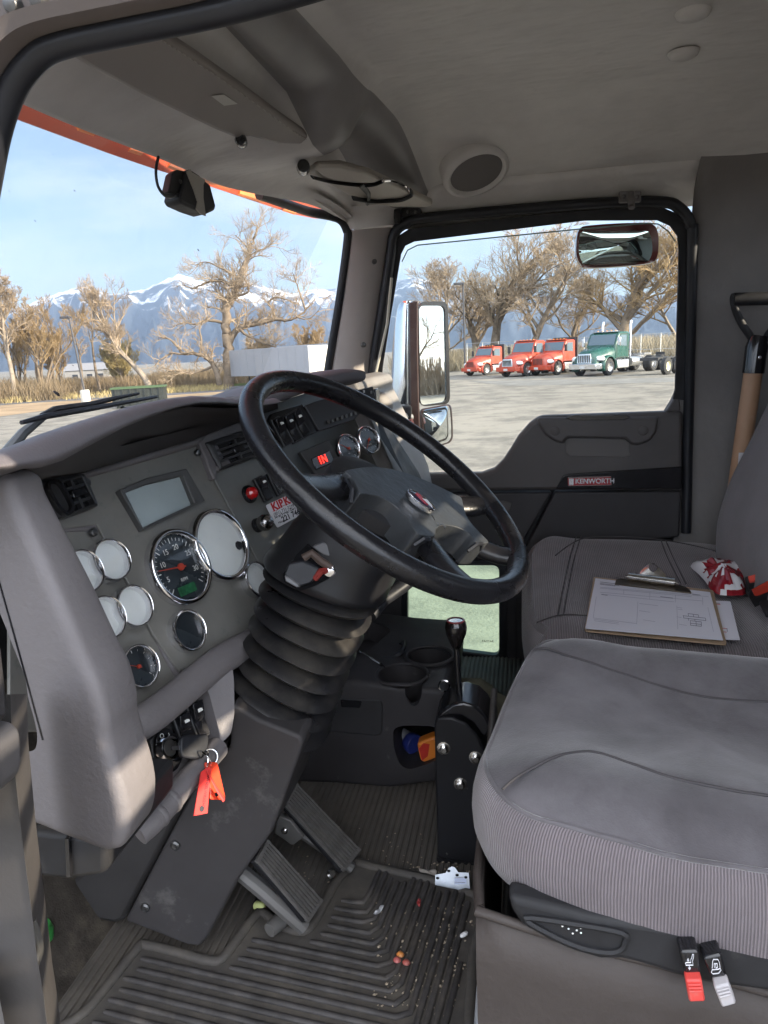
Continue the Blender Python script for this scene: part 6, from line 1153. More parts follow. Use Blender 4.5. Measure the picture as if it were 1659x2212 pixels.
CX, CY, CA, CB = 0.228, 0.515, 0.294, 0.270
def ztop(x, y):
    ty = (y-CY)/CB
    z = 1.712-0.07*(x+0.05)+0.020*math.exp(-((ty-0.72)/0.22)**2)+0.012*math.exp(-((ty+0.66)/0.24)**2)-0.014*math.exp(-(ty/0.42)**2)
    z += 0.010*math.exp(-((x-0.06)/0.07)**2)+0.004*mnoise.noise(Vector((x*7, y*7, 3)))+0.002*mnoise.noise(Vector((x*24, y*24, 5)))
    return z
OUT = [(x+(0.085*max(0, (y-CY+CB)/(2*CB))**1.7*max(0, (CX-x)/CA) if x < CX else 0), y) for x, y in superell(CX, CY, CA, CB, 120, 4.0)]; LEN = [0]
for a, b in zip(OUT, OUT[1:]+OUT[:1]): LEN.append(LEN[-1]+math.hypot(b[0]-a[0], b[1]-a[1]))
rows = []
for q in (0.0, 0.12, 0.25, 0.38, 0.5, 0.6, 0.7, 0.78, 0.85, 0.9, 0.94, 0.97, 0.99):
    rr = []
    for (x, y) in OUT:
        px, py = CX+(x-CX)*q, CY+(y-CY)*q; drop = 0.016*(max(0, (q-0.72)/0.27)**2.2)
        rr.append(Vector((px, py, ztop(px, py)-drop)))
    rows.append(rr)
crest = rows[-1]
MB().grid(rows, closeu=True).build('cushion_top', m_vel, ds, smooth=80)
rows, uvs = [], []
SQ = [(0.99, -0.0), (1.008, -0.004), (1.028, -0.016), (1.044, -0.036), (1.05, -0.06), (1.045, -0.085), (1.025, -0.106), (0.99, -0.118), (0.94, -0.124)]
for i, (q, dz) in enumerate(SQ):
    rr, uu = [], []
    for k in range(121):
        x, y = OUT[k % 120]; p = crest[k % 120]; rr.append(Vector((CX+(x-CX)*q, CY+(y-CY)*q, p.z+dz*(0.86+0.25*sstep(-0.05, 0.4, x)))))
        uu.append((LEN[k], -dz))
    rows.append(rr); uvs.append(uu)
MB().grid(rows, uvs=uvs).build('cushion_band', m_rib, ds, smooth=80)
def seam_on(pts, r=0.0016, name='seam', fn=ztop, parent=ds, dz=0.0006, m=None):
    c = catmull([Vector((x, y, 0)) for x, y in pts], 8); MB().tube([Vector((p.x, p.y, fn(p.x, p.y)+dz)) for p in c], r, 6).build(name, m or m_seam, parent, smooth=60)
def onz(u, v, z0=1.71):
    z = z0
    for _ in range(6):
        p = P(u, v, 'z', z); z = ztop(p.x, p.y)
    return (p.x, p.y)
seam_on([onz(u, v) for u, v in [(1150, 1402), (1180, 1399), (1224, 1410), (1299, 1440), (1374, 1466), (1487, 1500), (1562, 1511), (1659, 1517), (1760, 1520)]], 0.0018)
seam_on([onz(u, v) for u, v in [(1085, 1706), (1116, 1680), (1187, 1641), (1247, 1626), (1299, 1629), (1374, 1654), (1449, 1680), (1540, 1700), (1659, 1720)]], 0.0018)
MB().tube([Vector((p.x, p.y, p.z+0.0005)) for p in crest], 0.0028, 6, closed=True).build('piping', m_vel, ds, smooth=60)
# pan, skirt and black base
pan = [(p.x, p.y) for p in crest]
MB().prism([Vector((CX+(x-CX)*0.9, CY+(y-CY)*0.9, 1.50)) for x, y in OUT], (0, 0, 0.10)).build('seat_pan', m_black, ds, bevel=0.01)
z7 = lambda x, y: (993.6+x*.401, 1641.6+y*.401)
m_skirt = mat('brown_grey_skirt', (0.055, 0.046, 0.042), 0.55, spec=0.3, var=(5, 0.12), bump=(12, 0.45, 0.012), bump2=(160, 0.15, 0.001))
yk = 0.245
sk = [P(*z7(x, y), 'y', yk) for x, y in [(85, 815), (180, 818), (280, 826), (480, 990), (900, 1100), (1659, 1260)]]
x_r, zb_ = 0.55, 1.262
lft = [P(*z7(x, y), 'y', yk) for x, y in [(85, 815), (82, 880), (85, 1000), (100, 1200), (120, 1380)]]+[Vector((-0.052, yk, zb_))]
rows = []
for i, p in enumerate(lft):
    t = i/(len(lft)-1); rr = []
    for k in range(17):
        s_ = k/16; x = p.x+(x_r-p.x)*s_; ztp = lerp(lft[0].z, 1.50, min(1, s_*1.3)); z = lerp(ztp, zb_, t)
        rr.append(Vector((x, yk-0.004*math.sin(math.pi*t)+0.006*mnoise.noise(Vector((x*7, z*6, 1))), z)))
    fr_ = [Vector((p.x+0.004*mnoise.noise(Vector((yy_*9, t*3, 2))), yy_, p.z)) for yy_ in (0.78, 0.6, 0.45, 0.3)]
    rows.append(fr_+[Vector((p.x+0.003, yk+0.008, p.z))]+rr)
MB().grid(rows).build('skirt', m_skirt, ds, smooth=60).modifiers.new('solid', 'SOLIDIFY').thickness = 0.006
MB().tube([rows[0][k]+Vector((0, 0, 0.0)) for k in range(len(rows[0]))], 0.0055, 8).build('skirt_hem', m_skirt, ds, smooth=60)
MB().box((0.24, 0.52, 1.40), (0.5, 0.46, 0.22)).build('seat_base', m_black, ds)
bp = [z7(*q) for q in [(255, 735), (280, 820), (335, 900), (480, 985), (620, 1045), (760, 1085), (880, 1085), (980, 1110), (1200, 1180), (1450, 1230), (1900, 1290), (1900, 950), (1300, 930), (700, 840)]]
MB().prism([P(u, v, 'y', yk-0.012) for u, v in bp], (0, 0.03, 0)).build('side_shield', m_black, ds, bevel=0.008, seg=3)
ip = [z7(*q) for q in [(350, 850), (480, 935), (640, 1005), (780, 1035), (860, 1025), (890, 985), (870, 930), (600, 880)]]
MB().tube(catmull([P(u, v, 'y', yk-0.0135) for u, v in ip], 4, True), 0.0035, 6, closed=True).build('shield_rib', m_black, ds)
rg = random.Random(2); dm_ = MB()
for _ in range(9): dm_.lathe([(0.0012, 0), (0.0008, 0.0006), (0, 0.0006)], P(*z7(rg.uniform(470, 660), rg.uniform(870, 935)), 'y', yk-0.0125), (0, -1, 0), 6)
tag(dm_.build('paint_flecks', m_mark, None), kind='stuff')
def lever(hou, tip, label, m, icon):
    hp_ = [P(*z7(*q), 'y', 0.214) for q in hou]; t_ = thing('seat_lever', label, 'lever', hp_[0], group='seat adjuster levers')
    MB().prism(hp_, (0, 0.03, 0)).build('housing', m_gloss, t_, bevel=0.003)
    tp = [P(*z7(*q), 'y', 0.206) for q in tip]; MB().prism(tp, (0, 0.012, 0.002)).build('paddle', m, t_, bevel=0.002, seg=2)
    rb = MB(); a, b, c, d = tp
    for k in (0.15, 0.3, 0.45): rb.tube([a.lerp(d, k).lerp(b.lerp(c, k), 0.12)+Vector((0, -0.0008, 0)), a.lerp(d, k).lerp(b.lerp(c, k), 0.88)+Vector((0, -0.0008, 0))], 0.0012, 6)
    rb.build('grip_ridges', m, t_)
    ic = MB(); ox, oy = hou[0]; zr_ = lambda x, y: P(*z7(x, y), 'y', 0.2125)
    for pth in icon: ic.tube([zr_(*q) for q in pth], 0.0007, 5, flat=0.4)
    ic.build('symbol', mat('white_symbol', (0.85, 0.85, 0.9), 0.5), t_)
zl = lambda l: [((1660+x/6.381-1150)*2.1545, (2300+y/6.381-1900)*2.1545) for x, y in l]
lever(zl([(250, 500), (560, 490), (600, 860), (330, 870)]), zl([(345, 970), (605, 965), (665, 1310), (405, 1320)]), 'worn red seat lever with height symbol below the driver cushion', mat('worn_red_paddle', (0.62, 0.06, 0.05), 0.5, var=(30, 0.15), dust=((0.42, 0.24, 0.2), 25, 0.55, 0.75, 0.7)), [zl(l) for l in ([(455, 550), (475, 552), (470, 600), (455, 660), (465, 720), (350, 722), (340, 695), (360, 680), (430, 680), (425, 640), (445, 600), (455, 550)], [(385, 680), (385, 640), (370, 645), (388, 612), (400, 645), (385, 640)], [(405, 735), (407, 770), (392, 765), (408, 795), (425, 762), (407, 770)])])
lever(zl([(620, 610), (920, 540), (1010, 910), (750, 950)]), zl([(800, 1080), (1040, 1020), (1160, 1345), (930, 1410)]), 'light grey seat lever with tilt symbol below the driver cushion', mat('grey_paddle', (0.42, 0.4, 0.41), 0.5, var=(30, 0.1), dust=((0.4, 0.33, 0.27), 25, 0.55, 0.75, 0.6)), [zl(l) for l in ([(770, 770), (775, 660), (790, 630), (860, 630), (885, 680), (895, 770), (910, 800), (870, 850), (780, 860), (755, 835), (770, 795), (870, 785), (895, 770)], [(805, 760), (800, 700), (850, 695), (855, 755), (830, 770), (825, 710)])])
bk_ = catmull([Vector((x, 0, z)) for x, z in [(0.52, 1.66), (0.50, 1.74), (0.515, 1.83), (0.54, 1.91), (0.565, 1.96), (0.60, 1.975), (0.64, 1.95)]], 4); rows = []
for y, ps_ in ((0.29, 0.09), (0.293, 0.05), (0.31, 0.015), (0.35, 0.0), (0.52, 0.012), (0.69, 0.0), (0.73, 0.015), (0.747, 0.05), (0.75, 0.09)): rows.append([Vector((p.x+ps_, y, p.z)) for p in bk_])
MB().grid(rows).build('backrest', m_rib, ds, smooth=80).modifiers.new('solid', 'SOLIDIFY').thickness = 0.01
# ---- passenger seat
ps = thing('passenger_seat', 'grey ribbed passenger bench seat beyond the driver cushion with tall backrest', 'seat', (0.28, 1.32, 1.25))
QX, QY, QA, QB = 0.292, 1.32, 0.30, 0.385
def ztop2(x, y):
    return 1.632+0.03*sstep(1.3, 1.7, y)-0.03*(x-0.05)-0.012*math.exp(-((y-1.3)/0.2)**2)*sstep(0.0, 0.2, x)+0.012*math.exp(-((x-0.07)/0.05)**2)+0.004*mnoise.noise(Vector((x*6, y*6, 9)))
OUT2 = superell(QX, QY, QA, QB, 120, 5.0); rows, uvs = [], []
for q, dz in ((0.0, 0), (0.2, 0), (0.4, 0), (0.55, 0), (0.7, 0), (0.8, -0.001), (0.87, -0.004), (0.92, -0.010), (0.96, -0.02), (0.985, -0.034), (1.0, -0.055), (1.005, -0.085), (0.995, -0.115), (0.96, -0.135)):
    rr, uu = [], []
    for k in range(121):
        x, y = OUT2[k % 120]; px, py = QX+(x-QX)*q, QY+(y-QY)*q; rr.append(Vector((px, py, ztop2(px, py)+dz))); uu.append((px if abs(y-QY) > 0.33 or q < 0.95 else py, py))
    rows.append(rr); uvs.append(uu)
MB().grid(rows, uvs=uvs).build('cushion', m_rib2, ps, smooth=80)
def onz2(u, v):
    z = 1.63
    for _ in range(6):
        p = P(u, v, 'z', z); z = ztop2(p.x, p.y)
    return (p.x, p.y)
for l in ([(1245, 1160), (1225, 1230), (1205, 1330)], [(1255, 1160), (1235, 1230), (1217, 1328)], [(1428, 1168), (1440, 1200), (1470, 1260)], [(1438, 1168), (1452, 1200), (1482, 1262)], [(1160, 1345), (1205, 1330), (1270, 1330)], [(1200, 1200), (1255, 1165), (1330, 1160), (1440, 1168), (1560, 1195)]):
    seam_on([onz2(u, v) for u, v in l], 0.0015, fn=ztop2, parent=ps)
MB().box((0.30, 1.32, 1.38), (0.5, 0.66, 0.25)).build('seat_base', m_black, ps, bevel=0.01)
prof = catmull([Vector((x, 0, z)) for x, z in [(0.56, 1.57), (0.532, 1.62), (0.527, 1.68), (0.532, 1.747), (0.556, 1.834), (0.588, 1.91), (0.615, 1.977), (0.655, 2.08), (0.69, 2.18), (0.72, 2.25), (0.76, 2.275), (0.80, 2.25)]], 4)
rows, uvs = [], []
ys_ = [(0.95, 0.10), (0.953, 0.06), (0.965, 0.03), (0.99, 0.008), (1.02, 0.0), (1.15, 0.006), (1.28, 0.01), (1.42, 0.006), (1.53, 0.0), (1.565, 0.006), (1.585, 0.022), (1.597, 0.045), (1.603, 0.075), (1.6, 0.11)]
acc = 0
for y, push in ys_: rows.append([Vector((p.x+push-0.034, y, p.z-push*0.1)) for p in prof]); uvs.append([(y, p.z) for p in prof])
MB().grid(rows, uvs=uvs).build('backrest', m_rib2, ps, smooth=80).modifiers.new('solid', 'SOLIDIFY').thickness = 0.004
MB().tube([Vector((p.x-0.031, 1.545, p.z)) for p in prof], 0.002, 6).build('seam', m_seam, ps)
MB().prism([Vector((p.x+0.09, 0.98, p.z)) for p in prof]+[Vector((0.86, 0.98, 2.24)), Vector((0.70, 0.98, 1.57))], (0, 0.6, 0)).build('backrest_shell', m_black, ps)
# ================================================================== THINGS ON THE PASSENGER SEAT
zp = lambda x, y: (1209.6+x*.2708, 1175+y*.2708)
zc0 = 1.637
cb = thing('clipboard', 'brown clipboard holding white forms on the passenger seat', 'clipboard', P(*zp(700, 450), 'z', zc0))
def CP(x, y, o=0.0): return P(*zp(x, y), 'z', zc0+o)
MB().prism(fillet([CP(268, 262), CP(1222, 368), CP(1330, 800), CP(196, 690)], 0.008), (0, 0, -0.003)).build('board', mat('brown_hardboard', (0.36, 0.26, 0.17), 0.6, var=(40, 0.1)), cb)
pp = MB()
rg = random.Random(4)
for k in range(7): pp.prism([CP(285+rg.uniform(-3, 3), 275, 0.0004+k*0.0007), CP(1195+rg.uniform(-4, 4), 386, 0.0004+k*0.0007), CP(1297+rg.uniform(-6, 6), 770, 0.0004+k*0.0007), CP(206+rg.uniform(-4, 4), 668+k*1.5, 0.0004+k*0.0007)], (0, 0, 0.0005))
m_pap = mat('white_form_paper', (0.70, 0.70, 0.76), 0.7, spec=0.2)
pp.build('paper', m_pap, cb, smooth=0)
m_pr = mat('pale_print', (0.40, 0.40, 0.48), 0.8); m_prd = mat('dark_print', (0.10, 0.10, 0.15), 0.8)
def line(mb, x0, y0, x1, y1, w=3.0, o=0.0056):
    a, b = Vector((x0, y0, 0)), Vector((x1, y1, 0)); d = (b-a).normalized(); n_ = Vector((-d.y, d.x, 0))*w/2
    mb.add([CP(a.x-n_.x, a.y-n_.y, o), CP(b.x-n_.x, b.y-n_.y, o), CP(b.x+n_.x, b.y+n_.y, o), CP(a.x+n_.x, a.y+n_.y, o)], [(0, 1, 2, 3)])
ln, ld_ = MB(), MB()
for q in ((320, 345, 1185, 420), (320, 385, 1140, 455), (510, 362, 508, 402), (718, 385, 716, 440), (922, 405, 920, 465), (1138, 425, 1140, 486), (330, 400, 910, 462), (290, 420, 265, 590), (265, 590, 610, 635), (622, 460, 612, 640), (932, 492, 940, 680), (1180, 505, 1225, 700), (270, 600, 470, 628), (272, 612, 470, 640), (632, 532, 720, 545), (632, 475, 780, 492), (665, 605, 760, 620), (935, 505, 975, 512), (940, 520, 978, 526), (930, 580, 970, 588), (950, 640, 1010, 650), (318, 352, 1050, 420)): line(ln, *q)
for q in ((320, 303, 500, 325), (318, 314, 470, 332), (320, 322, 440, 335), (800, 420, 900, 432), (330, 404, 380, 410), (1055, 400, 1120, 408), (980, 572, 1160, 592), (985, 590, 1165, 612), (1020, 555, 1105, 566), (1022, 556, 1026, 574), (1062, 560, 1066, 580), (1104, 566, 1108, 585), (1025, 592, 1028, 612), (1075, 598, 1078, 618), (1040, 612, 1128, 622), (1040, 632, 1128, 642), (1040, 648, 1128, 657), (1040, 610, 1042, 650), (1085, 616, 1088, 655), (1127, 620, 1129, 658), (1160, 592, 1164, 612), (985, 572, 988, 592)): line(ld_, *q, w=3.4)
ln.build('form_lines', m_pr, cb, smooth=0); ld_.build('form_print', m_prd, cb, smooth=0)
m_nk = mat('worn_nickel', (0.55, 0.54, 0.52), 0.22, 1.0); m_brz = mat('dark_clip_plate', (0.16, 0.13, 0.10), 0.3, 0.9)
MB().prism([CP(*q, 0.0065) for q in [(436, 325), (445, 295), (480, 280), (560, 282), (980, 340), (1030, 362), (1048, 398)]], (0, 0, 0.002)).build('clip_plate', m_brz, cb, bevel=0.0008)
a, b = CP(550, 265, 0.016), CP(922, 312, 0.016); MB().tube([a, a.lerp(b, 0.5), b], 0.0105, 16).build('clip_roll', m_nk, cb, smooth=50); MB().tube([a-(b-a)*0.07, b+(b-a)*0.07], 0.002, 6).build('clip_pin', m_nk, cb)
cw_ = [CP(x, 262+(x-640)*.12, 0.018)+Vector((0, 0.02*h, 0.030*h)) for x, h in [(628, 0), (640, 0.3), (685, 0.75), (720, 1.0), (760, 1.02), (795, 0.8), (850, 0.3), (858, 0)]]
ch_ = CP(748, 275, 0.018)+Vector((0, 0.0145, 0.0215)); hole = [ch_+Vector((0.010*math.cos(t), 0.0055*math.sin(t), 0.0085*math.sin(t))) for t in [math.pi-math.pi*2*k/8-0.0 for k in range(8)]]
hb_ = MB(); oc_ = cw_; hb_.ring(oc_, [hole[(k) % 8] for k in range(8)], (0, 0.0012, -0.0008)); hb_.build('clip_handle', m_nk, cb, smooth=30)
lp_ = thing('loose_form', 'loose white form with red print sticking out from under the clipboard', 'paper', CP(1330, 600))
MB().prism([CP(*q, -0.0045) for q in [(1180, 452), (1360, 460), (1436, 768), (1200, 760)]], (0, 0, 0.0006)).build('sheet', m_pap, lp_)
lr_ = MB()
for q in ((1228, 478, 1280, 484), (1270, 668, 1330, 676), (1300, 700, 1330, 704)): line(lr_, *q, w=5, o=-0.0036)
lr_.build('red_print', mat('red_print', (0.6, 0.12, 0.12), 0.8), lp_, smooth=0)
ld2 = MB()
for q in ((1230, 470, 1275, 474), (1332, 672, 1336, 700), (1275, 690, 1300, 735), (1278, 710, 1298, 716)): line(ld2, *q, w=4, o=-0.0036)
ld2.build('dark_print', m_prd, lp_, smooth=0)
# snack bag
sb = thing('snack_bag', 'crumpled red and white snack bag lying beside the backrest', 'snack bag', P(*zp(1280, 330), 'z', 1.63))
bo = [(1040, 178), (1110, 165), (1200, 160), (1310, 156), (1440, 155), (1490, 200), (1530, 250), (1485, 320), (1480, 400), (1400, 412), (1330, 412), (1260, 402), (1200, 360), (1160, 300), (1110, 245)]
bp3 = catmull([P(*zp(*q), 'z', 1.632) for q in bo], 4, True); c0 = P(*zp(1300, 290), 'z', 1.632); rows = []
for q in (1.0, 0.93, 0.82, 0.68, 0.5, 0.3, 0.12, 0.01):
    rr = []
    for i, p in enumerate(bp3):
        h = 0.034*(1-q*q)**0.6; w = c0.lerp(p, q); n_ = mnoise.noise(Vector((w.x*38, w.y*38, 2)))*0.010+abs(mnoise.noise(Vector((w.x*80, w.y*60, 7))))*0.008
        rr.append(Vector((w.x, w.y, w.z+h+n_*(1-q**6))))
    rows.append(rr)
bg_ = MB().grid(rows, closeu=True); ctrs = []
bg_.mi = []
for f in bg_.f:
    c = sum((Vector(bg_.v[i]) for i in f), Vector())/len(f); du = (c-c0).x; dv = (c-c0).y
    r_ = du*1.0-dv*0.2+0.012*mnoise.noise(c*60)
    bg_.mi.append(2 if r_ > 0.055 else (1 if (r_ < -0.035 or abs(r_-0.002-0.03*math.sin(dv*60)) < 0.010) else 0))
bg_.build('bag_skin', [mat('bag_red', (0.26, 0.012, 0.02), 0.22, spec=0.6), mat('bag_white', (0.72, 0.72, 0.74), 0.22, spec=0.6), mat('bag_foil', (0.33, 0.31, 0.30), 0.25, 0.6)], sb, smooth=25)
# seat belt buckles at the right edge
def buckle(q, label, tilt):
    pts = [P(*zp(*x), 'z', z) for x, z in q]; t_ = thing('seat_belt_buckle', label, 'buckle', pts[0], group='seat belt buckles')
    MB().prism(pts, (0.006, 0.012, -0.022)).build('housing', m_black, t_, bevel=0.003)
    c = sum(pts, Vector())/len(pts); MB().prism([c+(p-c)*0.74+Vector((-0.001, -0.003, 0.003)) for p in pts], (0.001, 0.004, -0.004)).build('release_button', mat('release_red', (0.62, 0.06, 0.035), 0.45), t_, bevel=0.002)
buckle([((1470, 260), 1.675), ((1680, 205), 1.69), ((1690, 290), 1.668), ((1490, 330), 1.655)], 'upper red buttoned seat belt buckle beside the snack bag', 0)
buckle([((1500, 370), 1.69), ((1690, 270), 1.70), ((1700, 380), 1.675), ((1545, 445), 1.66)], 'lower red buttoned seat belt buckle nearer the driver seat', 0)
MB2 = MB(); MB2.prism([P(*zp(*q), 'z', 1.645) for q in [(1560, 430), (1720, 380), (1720, 600), (1640, 590)]], (0, 0, 0.012)); tag(MB2.build('belt_strap', mat('belt_webbing', (0.012, 0.012, 0.014), 0.8), None, bevel=0.003), 'dark folded seat belt strap below the red buckles', 'seat belt')
# ---- shovel
sh = thing('shovel', 'D handled shovel with wooden shaft standing behind the passenger seat', 'shovel', P(1590, 1100, 'y', 1.64))
ysv = 1.62
a, b = P(1582, 1120, 'y', ysv), P(1629, 790, 'y', ysv); MB().tube([a+(a-b)*0.6, a, a.lerp(b, 0.5), b], 0.0225, 18).build('shaft', mat('ash_wood', (0.44, 0.27, 0.17), 0.5, spec=0.35, var=(14, 0.22, (0.33, 0.20, 0.12), (1.5, 1.5, 0.25)), dust=((0.5, 0.4, 0.32), 30, 0.62, 0.75, 0.5)), sh, smooth=60)
lbl = MB(); lbl.prism([P(u, v, 'y', ysv-0.024) for u, v in [(1596, 978), (1617, 978), (1612, 1020), (1592, 1046)]], (0, 0.002, 0)); lbl.build('shaft_label', mat('label_white', (0.55, 0.54, 0.56), 0.5, var=(60, 0.3)), sh)
MB().tube([P(1627, 806, 'y', ysv), P(1634, 750, 'y', ysv), P(1640, 725, 'y', ysv)], [0.0265, 0.0265, 0.022], 16).build('socket', m_gloss, sh, smooth=50)
for pth in ([(1636, 752), (1622, 728), (1603, 700), (1590, 672), (1585, 648), (1588, 636)], [(1642, 752), (1656, 728), (1680, 695), (1697, 668), (1704, 645), (1702, 634)]): MB().tube(catmull([P(u, v, 'y', ysv) for u, v in pth], 5), 0.0095, 10).build('grip_arm', m_black, sh, smooth=60)
MB().tube([P(1584, 647, 'y', ysv), P(1644, 645, 'y', ysv), P(1706, 643, 'y', ysv)], 0.0165, 14).build('grip_bar', m_black, sh, smooth=50)
MB().lathe([(0.005, 0), (0.004, 0.003), (0, 0.004)], P(1641, 772, 'y', ysv-0.024), (0, -1, 0), 10).build('rivet', m_chr, sh)
# ================================================================== GEAR SELECTOR, CONSOLE
gs_ = thing('gear_selector', 'black steel shifter tower with slim lever and round knob', 'gear selector', (-0.1, 0.8, FZ))
za = lambda x, y: (475+x*.3906, 1209.6+y*.3906)
yt = 0.775
m_st = mat('scuffed_black_steel', (0.012, 0.012, 0.014), 0.45, spec=0.3, dust=((0.22, 0.21, 0.2), 55, 0.66, 0.76, 0.6), bump=(90, 0.15, 0.001))
MB().prism([P(u, v, 'y', yt) for u, v in [(938, 1566), (946, 1550), (975, 1550), (1005, 1562), (1032, 1590), (1048, 1625), (1052, 1700), (1052, 1880), (945, 1862)]], (0, 0.10, 0)).build('tower', m_st, gs_, bevel=0.004)
MB().prism([P(u, v, 'y', yt-0.004) for u, v in [(943, 1852), (1052, 1872), (1052, 1892), (943, 1880)]], (0, 0.10, 0)).build('foot', m_st, gs_)
hc = [za(*q) for q in [(1195, 880), (1225, 840), (1290, 795), (1350, 788), (1420, 812), (1470, 860), (1505, 925), (1470, 985), (1440, 960), (1400, 900), (1330, 860), (1260, 862)]]
MB().prism([P(u, v, 'y', yt+0.002) for u, v in hc], (0, 0.09, 0)).build('selector_housing', m_gloss, gs_, bevel=0.005, seg=3)
MB().tube([P(*za(1330, 800), 'y', 0.82), P(*za(1318, 640), 'y', 0.82), P(*za(1308, 470), 'y', 0.82)], [0.0065, 0.0055, 0.006], 10).build('lever', m_gloss, gs_, smooth=50)
k0, k1 = P(*za(1308, 478), 'y', 0.82), P(*za(1304, 336), 'y', 0.82); kd = (k1-k0); kl = kd.length
kn_ = MB().lathe([(0.006, -0.004), (0.0085, 0), (0.011, kl*0.12), (0.0145, kl*0.3), (0.0185, kl*0.5), (0.020, kl*0.75), (0.0185, kl*0.92), (0.0165, kl)], k0, kd, 24).build('knob', mat('dark_knob', (0.012, 0.010, 0.010), 0.18, coat=0.6), gs_, smooth=50)
MB().lathe([(0.0165, 0), (0.0165, 0.0015), (0.0135, 0.002)], k1, kd, 24, caps=False).build('knob_ring', mat('knob_red', (0.25, 0.02, 0.02), 0.3), kn_); MB().lathe([(0.0138, 0.0006), (0, 0.0012)], k1, kd, 20, caps=False).build('knob_disc', m_nk, kn_)
for u, v in (za(1237, 1040), za(1414, 1090), za(1330, 1236)):
    q = P(u, v, 'y', yt); MB().lathe([(0.0125, -0.001), (0.0125, 0.002), (0.008, 0.0025), (0.008, 0.009), (0.005, 0.011), (0.0, 0.011)], q, (0.1, -1, 0.05), 12).build('bolt', m_nk, gs_, smooth=20)
co = thing('centre_console', 'scuffed dark console with two cup holders, tray and open cubby on the floor', 'console', (-0.35, 1.2, FZ))
m_con = mat('console_plastic', (0.036, 0.033, 0.035), 0.55, spec=0.4, var=(6, 0.2), bump=(260, 0.2, 0.001), dust=((0.30, 0.28, 0.26), 26, 0.64, 0.8, 0.35))
def boolean_cut(o, cutters):
    for mb in cutters:
        c = mb.build('cut', m_con, None, smooth=0); c.location = Vector(c.location); md = o.modifiers.new('b', 'BOOLEAN'); md.operation = 'DIFFERENCE'; md.solver = 'EXACT'; md.object = c
        bpy.context.view_layer.update()
        me = bpy.data.meshes.new_from_object(o.evaluated_get(bpy.context.evaluated_depsgraph_get())); o.modifiers.clear(); old = o.data; o.data = me; bpy.data.objects.remove(c)
    o.data.shade_smooth(); o.data.set_sharp_from_angle(angle=R_(35))
yc = 1.0
cpts = [(560, 1470), (700, 1468), (770, 1470), (838, 1480), (905, 1486), (962, 1490), (972, 1520), (965, 1600), (945, 1690), (842, 1704), (717, 1694), (560, 1690)]
cpl = [P(u, v, 'y', yc) for u, v in cpts]
body = MB().prism(cpl, (0, 0.42, 0)).build('console_body', m_con, co, smooth=35)
bv = body.modifiers.new('bevel', 'BEVEL'); bv.width = 0.012; bv.segments = 3; bv.limit_method = 'ANGLE'
ztc = cpl[3].z; cu1, cu2 = P(868, 1458, 'z', ztc), P(928, 1417, 'z', ztc)
cuts = [MB().lathe([(0.045, -0.10), (0.056, 0.05)], cu1, (0, 0, 1), 40), MB().lathe([(0.045, -0.10), (0.054, 0.05)], cu2, (0, 0, 1), 40)]
cuts.append(MB().prism(fillet([P(u, v, 'z', ztc-0.045) for u, v in [(740, 1470), (800, 1450), (850, 1400), (790, 1380), (690, 1420)]], 0.02), (0, 0, 0.1)))
cuts.append(MB().prism(fillet([P(u, v, 'y', yc-0.02) for u, v in [za(950, 960), za(1000, 940), za(1185, 945), za(1230, 1000), za(1230, 1120), za(1160, 1150), za(1040, 1190), za(985, 1160), za(950, 1060)]], 0.02), (0, 0.22, 0)))
cuts.append(MB().prism(fillet([P(u, v, 'y', yc-0.03) for u, v in [(858, 1440), (872, 1520), (884, 1540), (898, 1538), (906, 1520), (912, 1440)]], 0.008), (0, 0.09, 0)))
boolean_cut(body, cuts)
for c_, r_ in ((cu1, 0.0575), (cu2, 0.0555)): MB().tube([c_+Vector((r_*math.cos(t), r_*math.sin(t), 0.001)) for t in [2*math.pi*k/40 for k in range(40)] if not (c_ is cu1 and -2.0 < (t-2*math.pi if t > math.pi else t) < -1.15)], 0.0045, 8, closed=(c_ is cu2)).build('cup_rim', m_con, co, smooth=60)
MB().prism(fillet([P(u, v, 'y', yc-0.003) for u, v in [za(590, 765), za(885, 772), za(900, 800), za(898, 960), za(870, 975), za(585, 950)]], 0.008), (0, 0.008, 0)).build('ashtray_door', mat('ashtray_black', (0.025, 0.024, 0.026), 0.5, var=(14, 0.3)), co, bevel=0.003)
MB().prism(fillet([P(u, v, 'y', yc-0.004) for u, v in [za(665, 772), za(785, 780), za(775, 820), za(670, 815)]], 0.004), (0, 0.004, 0)).build('finger_pull', m_gloss, co, bevel=0.001)
MB().lathe([(0.012, 0), (0.013, 0.003), (0.010, 0.004), (0.010, -0.006)], P(*za(1240, 695), 'y', yc-0.006), (0.1, -1, 0.3), 18, caps=False).build('lighter_socket', m_chr, co)
bt = thing('spray_bottle', 'orange bottle with blue collar lying in the console cubby', 'bottle', P(*za(1100, 1040), 'y', 1.08))
p0, p1 = P(*za(975, 960), 'y', 1.12), P(*za(1165, 1075), 'y', 1.035); dx_ = (p1-p0); ln_ = dx_.length
MB().lathe([(0.012, 0), (0.020, 0.004), (0.021, ln_*0.35), (0.017, ln_*0.42)], p0, dx_, 18).build('bottle_neck', mat('grey_bottle', (0.2, 0.2, 0.22), 0.4), bt, smooth=50)
MB().lathe([(0.020, ln_*0.38), (0.024, ln_*0.42), (0.024, ln_*0.56), (0.022, ln_*0.58)], p0, dx_, 18).build('collar', mat('blue_collar', (0.02, 0.03, 0.16), 0.3), bt, smooth=50)
MB().prism(fillet([P(u, v, 'y', 1.012) for u, v in [za(1090, 1015), za(1175, 980), za(1215, 985), za(1215, 1090), za(1130, 1122), za(1108, 1110), za(1095, 1050)]], 0.006), (0, 0.03, 0)).build('bottle_body', mat('orange_bottle', (0.72, 0.22, 0.03), 0.35), bt, bevel=0.006, seg=3)
